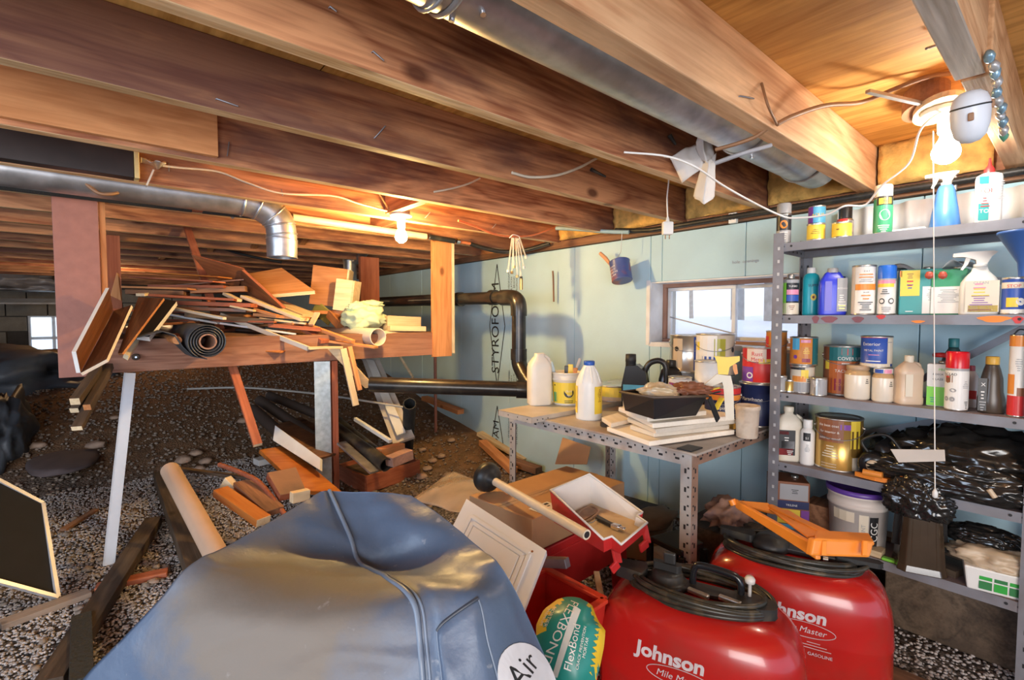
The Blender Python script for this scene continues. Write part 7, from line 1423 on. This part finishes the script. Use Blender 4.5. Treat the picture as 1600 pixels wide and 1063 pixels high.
# ------------------------------------------------------------ mortar bag
t = thing('mortar_bag', 'teal and yellow printed bag of mortar slumped in red bin', 'bag', P(888, 1010, 1.02)); o0 = Vector(t.location)
bx_ = RT.copy(); by_ = (Vector((0, 0, 1))*.62+FW*.78); by_ = (by_-bx_*by_.dot(bx_)).normalized(); bn = bx_.cross(by_); bn = bn if bn.dot(EYE-o0) > 0 else -bn
def bpx(x, y): r = ray(x, y); tt = (o0-EYE).dot(bn)/r.dot(bn); p = EYE+r*tt-o0; return (p.dot(bx_), p.dot(by_))
outl = [bpx(*q) for q in ((905, 934), (925, 945), (932, 965), (938, 975), (946, 985), (944, 1010), (938, 1040), (930, 1070), (900, 1092), (868, 1082), (850, 1040), (838, 1000), (838, 975), (850, 952), (870, 937), (888, 932))]
ocx = sum(a for a, b in outl)/16; ocy = sum(b for a, b in outl)/16
def Rth(th):
    best = .05
    for i in range(16):
        (x1, y1), (x2, y2) = outl[i], outl[(i+1) % 16]; x1 -= ocx; x2 -= ocx; y1 -= ocy; y2 -= ocy
        dx, dy = math.cos(th), math.sin(th); den = dx*(y2-y1)-dy*(x2-x1)
        if abs(den) < 1e-9: continue
        s_ = (x1*(y2-y1)-y1*(x2-x1))/den; u_ = (x1*dy-y1*dx)/den
        if s_ > 0 and -.001 <= u_ <= 1.001: best = s_
    return best
def bsurf(a, b, off=0):
    x, y = a-ocx, b-ocy; rr_ = math.hypot(x, y); R__ = Rth(math.atan2(y, x)); s_ = min(1, rr_/R__); h = .050*(1-s_**2.6)+.003*noise.noise(Vector((a*30, b*30, 2)))
    return bx_*a+by_*b+bn*(h+off)
teal = plain('bag_teal', (.02, .26, .22), .35); yel = plain('bag_yellow', (.80, .55, .03), .4); bagw = plain('bag_white', (.70, .72, .68), .4)
m = MB(); NR_, NA = 12, 48; vs = []; 
for i in range(NR_+1):
    for k in range(NA):
        th = 2*math.pi*k/NA; r = Rth(th)*max(.001, i/NR_); vs.append(bsurf(ocx+r*math.cos(th), ocy+r*math.sin(th)))
fs = []; ms = []
for i in range(NR_):
    for k in range(NA):
        l = (k+1) % NA; fs.append((i*NA+k, (i+1)*NA+k, (i+1)*NA+l, i*NA+l)); th = 2*math.pi*k/NA
        edge_ = i >= NR_-2-(k % 2) and (math.cos(th) > .55 or (math.cos(th) < -.2 and math.sin(th) > .05)); ms.append(1 if edge_ else 0)
m.add(vs, fs, 0, True); m.m = ms
back = [v-bn*(2*((v).dot(bn))*.8+.02) for v in vs]; n0 = len(m.v); m.add(back, [tuple(reversed(f)) for f in fs], 2, True)
m.add([vs[NR_*NA+k] for k in range(NA)]+[back[NR_*NA+k] for k in range(NA)], [(k, k+NA, (k+1) % NA+NA, (k+1) % NA) for k in range(NA)], 2)
m.build('bag_body', [teal, yel, bagw], t)
def btext(tx, x, y, ang, size, mt, off=.0012):
    a0_, b0_ = bpx(x, y); c, s_ = math.cos(ang), math.sin(ang); m = MB(); m.text(tx, size, lambda u, v: bsurf(a0_+u*c-v*s_, b0_+u*s_+v*c, off), cx=True); m.build('lettering', mt, t)
def bstrip(pts, mt, off=.0008):
    q = [bpx(*p) for p in pts]; m = MB()
    m.grid(lambda u, v: bsurf(*(Vector(q[0]).lerp(Vector(q[1]), u).lerp(Vector(q[3]).lerp(Vector(q[2]), u), v)), off), 10, 3); m.build('printed_band', mt, t)
bstrip([(895, 958), (862, 1060), (870, 1064), (905, 966)], bagw)
btext('FLEXBOND', 869, 990, math.radians(-122), .027, K['white'])
btext('MORTIER', 856, 970, math.radians(-122), .011, K['white']); btext('PREMIUM', 849, 968, math.radians(-122), .009, K['white'])
btext('FlexBond', 897, 1025, math.radians(72), .022, K['white']); btext('CRACK PREVENTION', 907, 1025, math.radians(72), .008, K['white']); btext('MORTAR', 914, 1025, math.radians(72), .009, K['white'])
for k in range(9):   # zigzag edge
    x, y = 936-k*1.0, 985+k*9; a0_, b0_ = bpx(x, y); m = MB(); m.add([bsurf(a0_+dx, b0_+dy, .0014) for dx, dy in ((-.012, 0), (.004, .007), (.004, -.007))], [(0, 1, 2)]); m.build('zigzag_print', yel, t)
# ------------------------------------------------------------ red fuel tanks
redt = plain('fuel_tank_red', (.46, .012, .010), .24, var=.10, vs=6, coat=.4, dirt=(.30, .03, .02, .5), ds=9)
silk = plain('silkscreen_grey', (.62, .55, .58), .5)
def ftank(label, c, ang, L, Wd, H, text_z, tx=0):
    t = thing('fuel_tank', label, 'fuel tank', (c[0], c[1], .004), ang, None); sx, sy = L/2, Wd/2
    prof = [(.93, 0), (.985, .012), (1.0, .04), (1.0, .40*H), (1.008, .42*H), (1.0, .44*H), (.995, .58*H), (.975, .70*H), (.93, .81*H), (.86, .89*H), (.74, .95*H), (.58, .985*H), (.3, H), (0.001, H)]
    MB().lathe(prof, seg=64, sx=sx, sy=sy, sq=1.1, cap=True).build('tank_body', redt, t)
    p_ = 3.1
    def surf(u, z, off):
        r = 1.0
        for (r0, z0_), (r1, z1_) in zip(prof[:-1], prof[1:]):
            if z0_ <= z <= z1_: r = r0+(r1-r0)*(z-z0_)/max(1e-6, z1_-z0_)
        x = u; y = -sy*r*(max(1e-4, 1-abs(x/(r*sx))**p_))**(1/p_); return (x, y-off, z)
    m = MB(); m.text('Johnson', .044, lambda u, v: surf(tx+u+v*.1, text_z+v, .0010), sx=1.08, bold=.035); m.build('lettering', silk, t)
    m = MB(); m.text('Mile Master', .022, lambda u, v: surf(tx+.025+u+v*.25, text_z-.032+v, .0010)); m.build('lettering', silk, t)
    m = MB(); pts = [surf(tx+.025+.074*math.cos(a), text_z-.024+.020*math.sin(a), .0012) for a in [k*math.pi/20 for k in range(40)]]; m.tube(pts, .0009, 5, closed=True); m.build('printed_oval', silk, t)
    for k, w in enumerate((.03, .06, .08)): m = MB(); m.beam(surf(tx+.05-w/2, text_z-.055-k*.008, .001), surf(tx+.05+w/2, text_z-.055-k*.008, .001), .0012, .0012); m.build('printed_line', silk, t)
    m = MB(); m.text('GASOLINE', .012, lambda u, v: surf(tx+.065+u, text_z-.09+v, .001)); m.build('lettering', silk, t)
    return t, H
hosem = plain('hose_black', (.03, .028, .022), .35, dirt=(.15, .11, .06, .55), ds=30)
def coil(t, H, loops, ax, ay, z0, seed, cx=0, cy=0):
    r_ = random.Random(seed)
    for k in range(loops):
        a, b = ax*(1-.035*(k % 4))+r_.uniform(-.004, .004), ay*(1-.05*(k % 4))+r_.uniform(-.004, .004); z = z0+.0105*(k//3)+r_.uniform(0, .004); ph = r_.uniform(0, 6)
        pts = [(cx+a*math.cos(q)*(1+.03*math.cos(3*q+ph)), cy+b*math.sin(q)*(1+.05*math.sin(2*q+ph)), z+.006*math.sin(2*q+ph)) for q in [j*math.pi/24 for j in range(48)]]
        MB().tube(pts, .0062, 8, closed=True).build('hose_coil', hosem, t)
tk1, H1 = ftank('red fuel tank nearest the camera with coiled hose and handle', (1.125, .600), math.radians(-69), .48, .28, .31, .198, -.045)
coil(tk1, H1, 9, .165, .085, H1-.006, 3, .0, .0)
def lp1(x, y, z): return (x, y, H1+z)
m = MB(); m.lathe([(.050, -.004), (.052, .012), (.046, .018), (.040, .020), (.038, .034), (.030, .040), (0, .041)], lp1(-.075, .0, .0), 24, cap=False); m.build('filler_cap', rubber, tk1)
m = MB(); m.M = Matrix.Translation(lp1(-.075, 0, .036)); m.prism([(-.035, -.008), (.028, -.012), (.036, 0), (.028, .012), (-.035, .008)], 0, .022); m.box((.005, 0, .035), (.030, .012, .03)); m.build('cap_wing', rubber, tk1, .004)
m = MB(); m.box(lp1(.03, .0, .010), (.15, .045, .012)); m.build('fitting_plate', plain('dark_plate', (.05, .05, .055), .4, .3), tk1, .003)
m = MB(); m.tube(bez([lp1(-.015, .01, .012), lp1(-.012, .012, .05), lp1(.005, .012, .064), lp1(.075, .010, .060), lp1(.094, .008, .045), lp1(.096, .006, .012)], 6), .0085, 10); m.build('carry_handle', plain('handle_black', (.012, .013, .016), .18), tk1)
m = MB(); m.lathe([(.004, 0), (.004, .045), (.011, .047), (.012, .056), (.008, .062), (0, .063)], lp1(.115, .005, .006), 16, cap=False); m.build('white_knob', [plain('knob_white', (.66, .62, .58), .35)], tk1)
for (a, b) in (((-.02, -.03), (.03, -.045)), ((.05, -.028), (.10, -.04))): m = MB(); m.beam(lp1(a[0], a[1], .018), lp1(b[0], b[1], .018), .012, .012); m.build('hose_connector', tinm, tk1, .003)
m = MB(); m.M = Matrix.Translation(lp1(.142, -.012, -.006)); m.prism([(-.06, -.03), (0, -.034), (.028, -.018), (.034, 0), (.028, .018), (0, .034), (-.06, .03)], 0, .026); m.build('hose_bulb', rubber, tk1, .010)
m = MB(); m.M = Matrix.Translation(lp1(-.165, .0, .0)); m.prism([(-.04, -.02), (.03, -.032), (.04, 0), (.03, .032), (-.04, .02)], 0, .030); m.build('hose_clip', rubber, tk1, .006)
tk2, H2 = ftank('red fuel tank beside the shelving with the orange bracket', (1.535, .525), math.radians(-71), .47, .27, .31, .188, .0)
coil(tk2, H2, 9, .175, .088, H2-.010, 8, -.01, -.01)
m = MB(); m.lathe([(.050, -.004), (.052, .014), (.044, .024), (.036, .034), (.0, .038)], (-.06, 0, H2), 22, cap=False); m.build('filler_cap', rubber, tk2)
m = MB(); m.box((.03, 0, H2+.010), (.16, .05, .014)); m.build('fitting_plate', MATS['dark_plate'], tk2, .003)
m = MB(); m.M = Matrix.Translation((-.15, 0, H2+.012)); m.prism([(-.05, -.012), (.04, -.026), (.05, 0), (.04, .026), (-.05, .014)], 0, .022); m.build('hose_clip', rubber, tk2, .006)
m = MB(); m.M = Matrix.Translation((.15, -.01, H2+.012)); m.prism([(-.05, -.02), (.05, -.014), (.06, 0), (.05, .014), (-.05, .022)], 0, .014); m.build('hose_bulb', rubber, tk2, .005)
for k, (x, y) in enumerate(((.05, -.05), (.07, -.045))): m = MB(); m.tube([(x, y, H2+.018), (x+.012, y, H2+.018)], .008, 10); m.build('hose_connector', tinm, tk2)
# orange bracket lying on the hose
t = thing('orange_bracket', 'bright orange plastic bracket lying on the far fuel tank', 'bracket', P(1270, 835, 1.28)); o0 = Vector(t.location)
orp = plain('bracket_orange', (.88, .28, .03), .38, var=.05)
def pl3(*q): return [P(*a)-o0 for a in q]
A_, B_, C_, D_ = pl3((1146, 783, 1.47), (1200, 790, 1.45), (1302, 832, 1.24), (1276, 868, 1.17))
def slab(c, th, name, mat=orp, bev=.003):
    o_ = plate(name, [q+o0 for q in c], th, mat, None, bevel=bev); o_.parent = t; o_.matrix_parent_inverse = Matrix.Translation(-o0); return o_
slab(pl3((1142, 780, 1.47), (1152, 794, 1.46), (1272, 876, 1.16), (1276, 852, 1.17)), .014, 'side_rail')
slab(pl3((1142, 779, 1.47), (1200, 787, 1.46), (1212, 800, 1.42), (1150, 788, 1.46)), .010, 'tip_plate')
slab(pl3((1195, 786, 1.46), (1208, 789, 1.45), (1305, 832, 1.23), (1292, 838, 1.22)), .012, 'side_rail')
slab(pl3((1200, 793, 1.44), (1232, 797, 1.42), (1292, 832, 1.24), (1262, 840, 1.22)), .006, 'web_plate')
slab(pl3((1208, 799, 1.423), (1230, 801, 1.41), (1270, 826, 1.27), (1252, 830, 1.265)), .001, 'label', whitepl, 0)
MB().tube(pl3((1143, 781, 1.47), (1147, 789, 1.465)), .011, 10).build('round_tip', orp, t)
hb = [pl3((1270, 874, 1.15), (1364, 879, 1.16), (1368, 848, 1.17), (1276, 838, 1.16)), ]
slab(pl3((1267, 869, 1.14), (1360, 872, 1.16), (1367, 846, 1.17), (1272, 842, 1.15)), .022, 'head_face', orp, .005)
slab(pl3((1272, 842, 1.15), (1367, 846, 1.17), (1358, 833, 1.24), (1275, 827, 1.22)), .012, 'head_top', orp, .005)
for x in (1288, 1352): slab(pl3((x-4, 868, 1.137), (x+4, 869, 1.137), (x+5, 845, 1.15), (x-3, 845, 1.15)), .008, 'head_rib', orp, .002)
m = MB(); m.text('CAUTION', .008, lambda u, v: (P(1236, 813, 1.335)-o0)+(P(1262, 826, 1.26)-P(1215, 802, 1.40)).normalized()*u+Vector((-.3, .0, .3)).normalized()*v+Vector((0, 0, .003))); m.build('lettering', inkm, t)
# ------------------------------------------------------------ odds and ends below the table
t = thing('black_tray_stand', 'black plastic tray on legs behind the near fuel tank', 'tray', (1.30, .90, 0)); zz = .26
q = [PZ(1016, 838, zz), PZ(1066, 862, zz), PZ(1100, 848, zz), PZ(1062, 826, zz)]; o0 = Vector(t.location)
m = MB(); m.add([p-o0 for p in q]+[p-o0-Vector((0, 0, .02)) for p in q], [(0, 1, 2, 3), (7, 6, 5, 4)]+[(i, i+4, (i+1) % 4+4, (i+1) % 4) for i in range(4)]); m.build('tray_top', blackgl, t, .003)
for p in q: m = MB(); m.beam((p.x-o0.x, p.y-o0.y, zz-.02), (p.x-o0.x, p.y-o0.y, 0), .018, .018, up=(1, 0, 0)); m.build('leg', blackgl, t, .002)
for k, (c, sz, rz_, mt, lb, nm) in enumerate((((1.78, 1.20, .05), (.24, .20, .10), .4, K['tan'], 'tan parcel lying on the ground by the wall under the table', 'parcel'), ((1.95, 1.38, .05), (.16, .30, .10), .1, darkw, 'dark box standing under the table at the wall', 'dark_box'), ((1.72, .98, .045), (.20, .16, .09), -.3, K['cream'], 'pale flat package on the ground behind the table leg', 'parcel'))):
    m = MB(); m.box((0, 0, 0), sz); o = m.build(nm, mt, None, .006); o.location = c; o.rotation_euler[2] = rz_; tag(o, lb, 'box')
blob('sack', 'rolled dusty sack lying by the wall under the table', 'sack', (1.80, 1.17, .135), (.12, .07, .035), plain('dusty_sack', (.30, .22, .15), .8), 91, .3, 2, 3)
blob('crumpled_rag', 'brown crumpled rag behind the table leg and fuel tank', 'rag', (1.70, .80, .30), (.09, .06, .05), plain('rag_brown', (.30, .17, .12), .8, dirt=(.1, .08, .12, .7), ds=20), 92, .5, 2.6, 4)
m = MB(); m.box((0, 0, .125), (.20, .22, .25)); o = m.build('dark_box', darkw, None, .006); o.location = (1.72, .83, 0); tag(o, 'dark box carrying the brown rag behind the far fuel tank', 'box')
o = plate('foam_offcut', [P(1120, 690+20, 2.1), P(1190, 690, 1.95), P(1190, 775, 1.95), P(1128, 765, 2.1)], .02, foam, None); bpy.data.objects.remove(o)
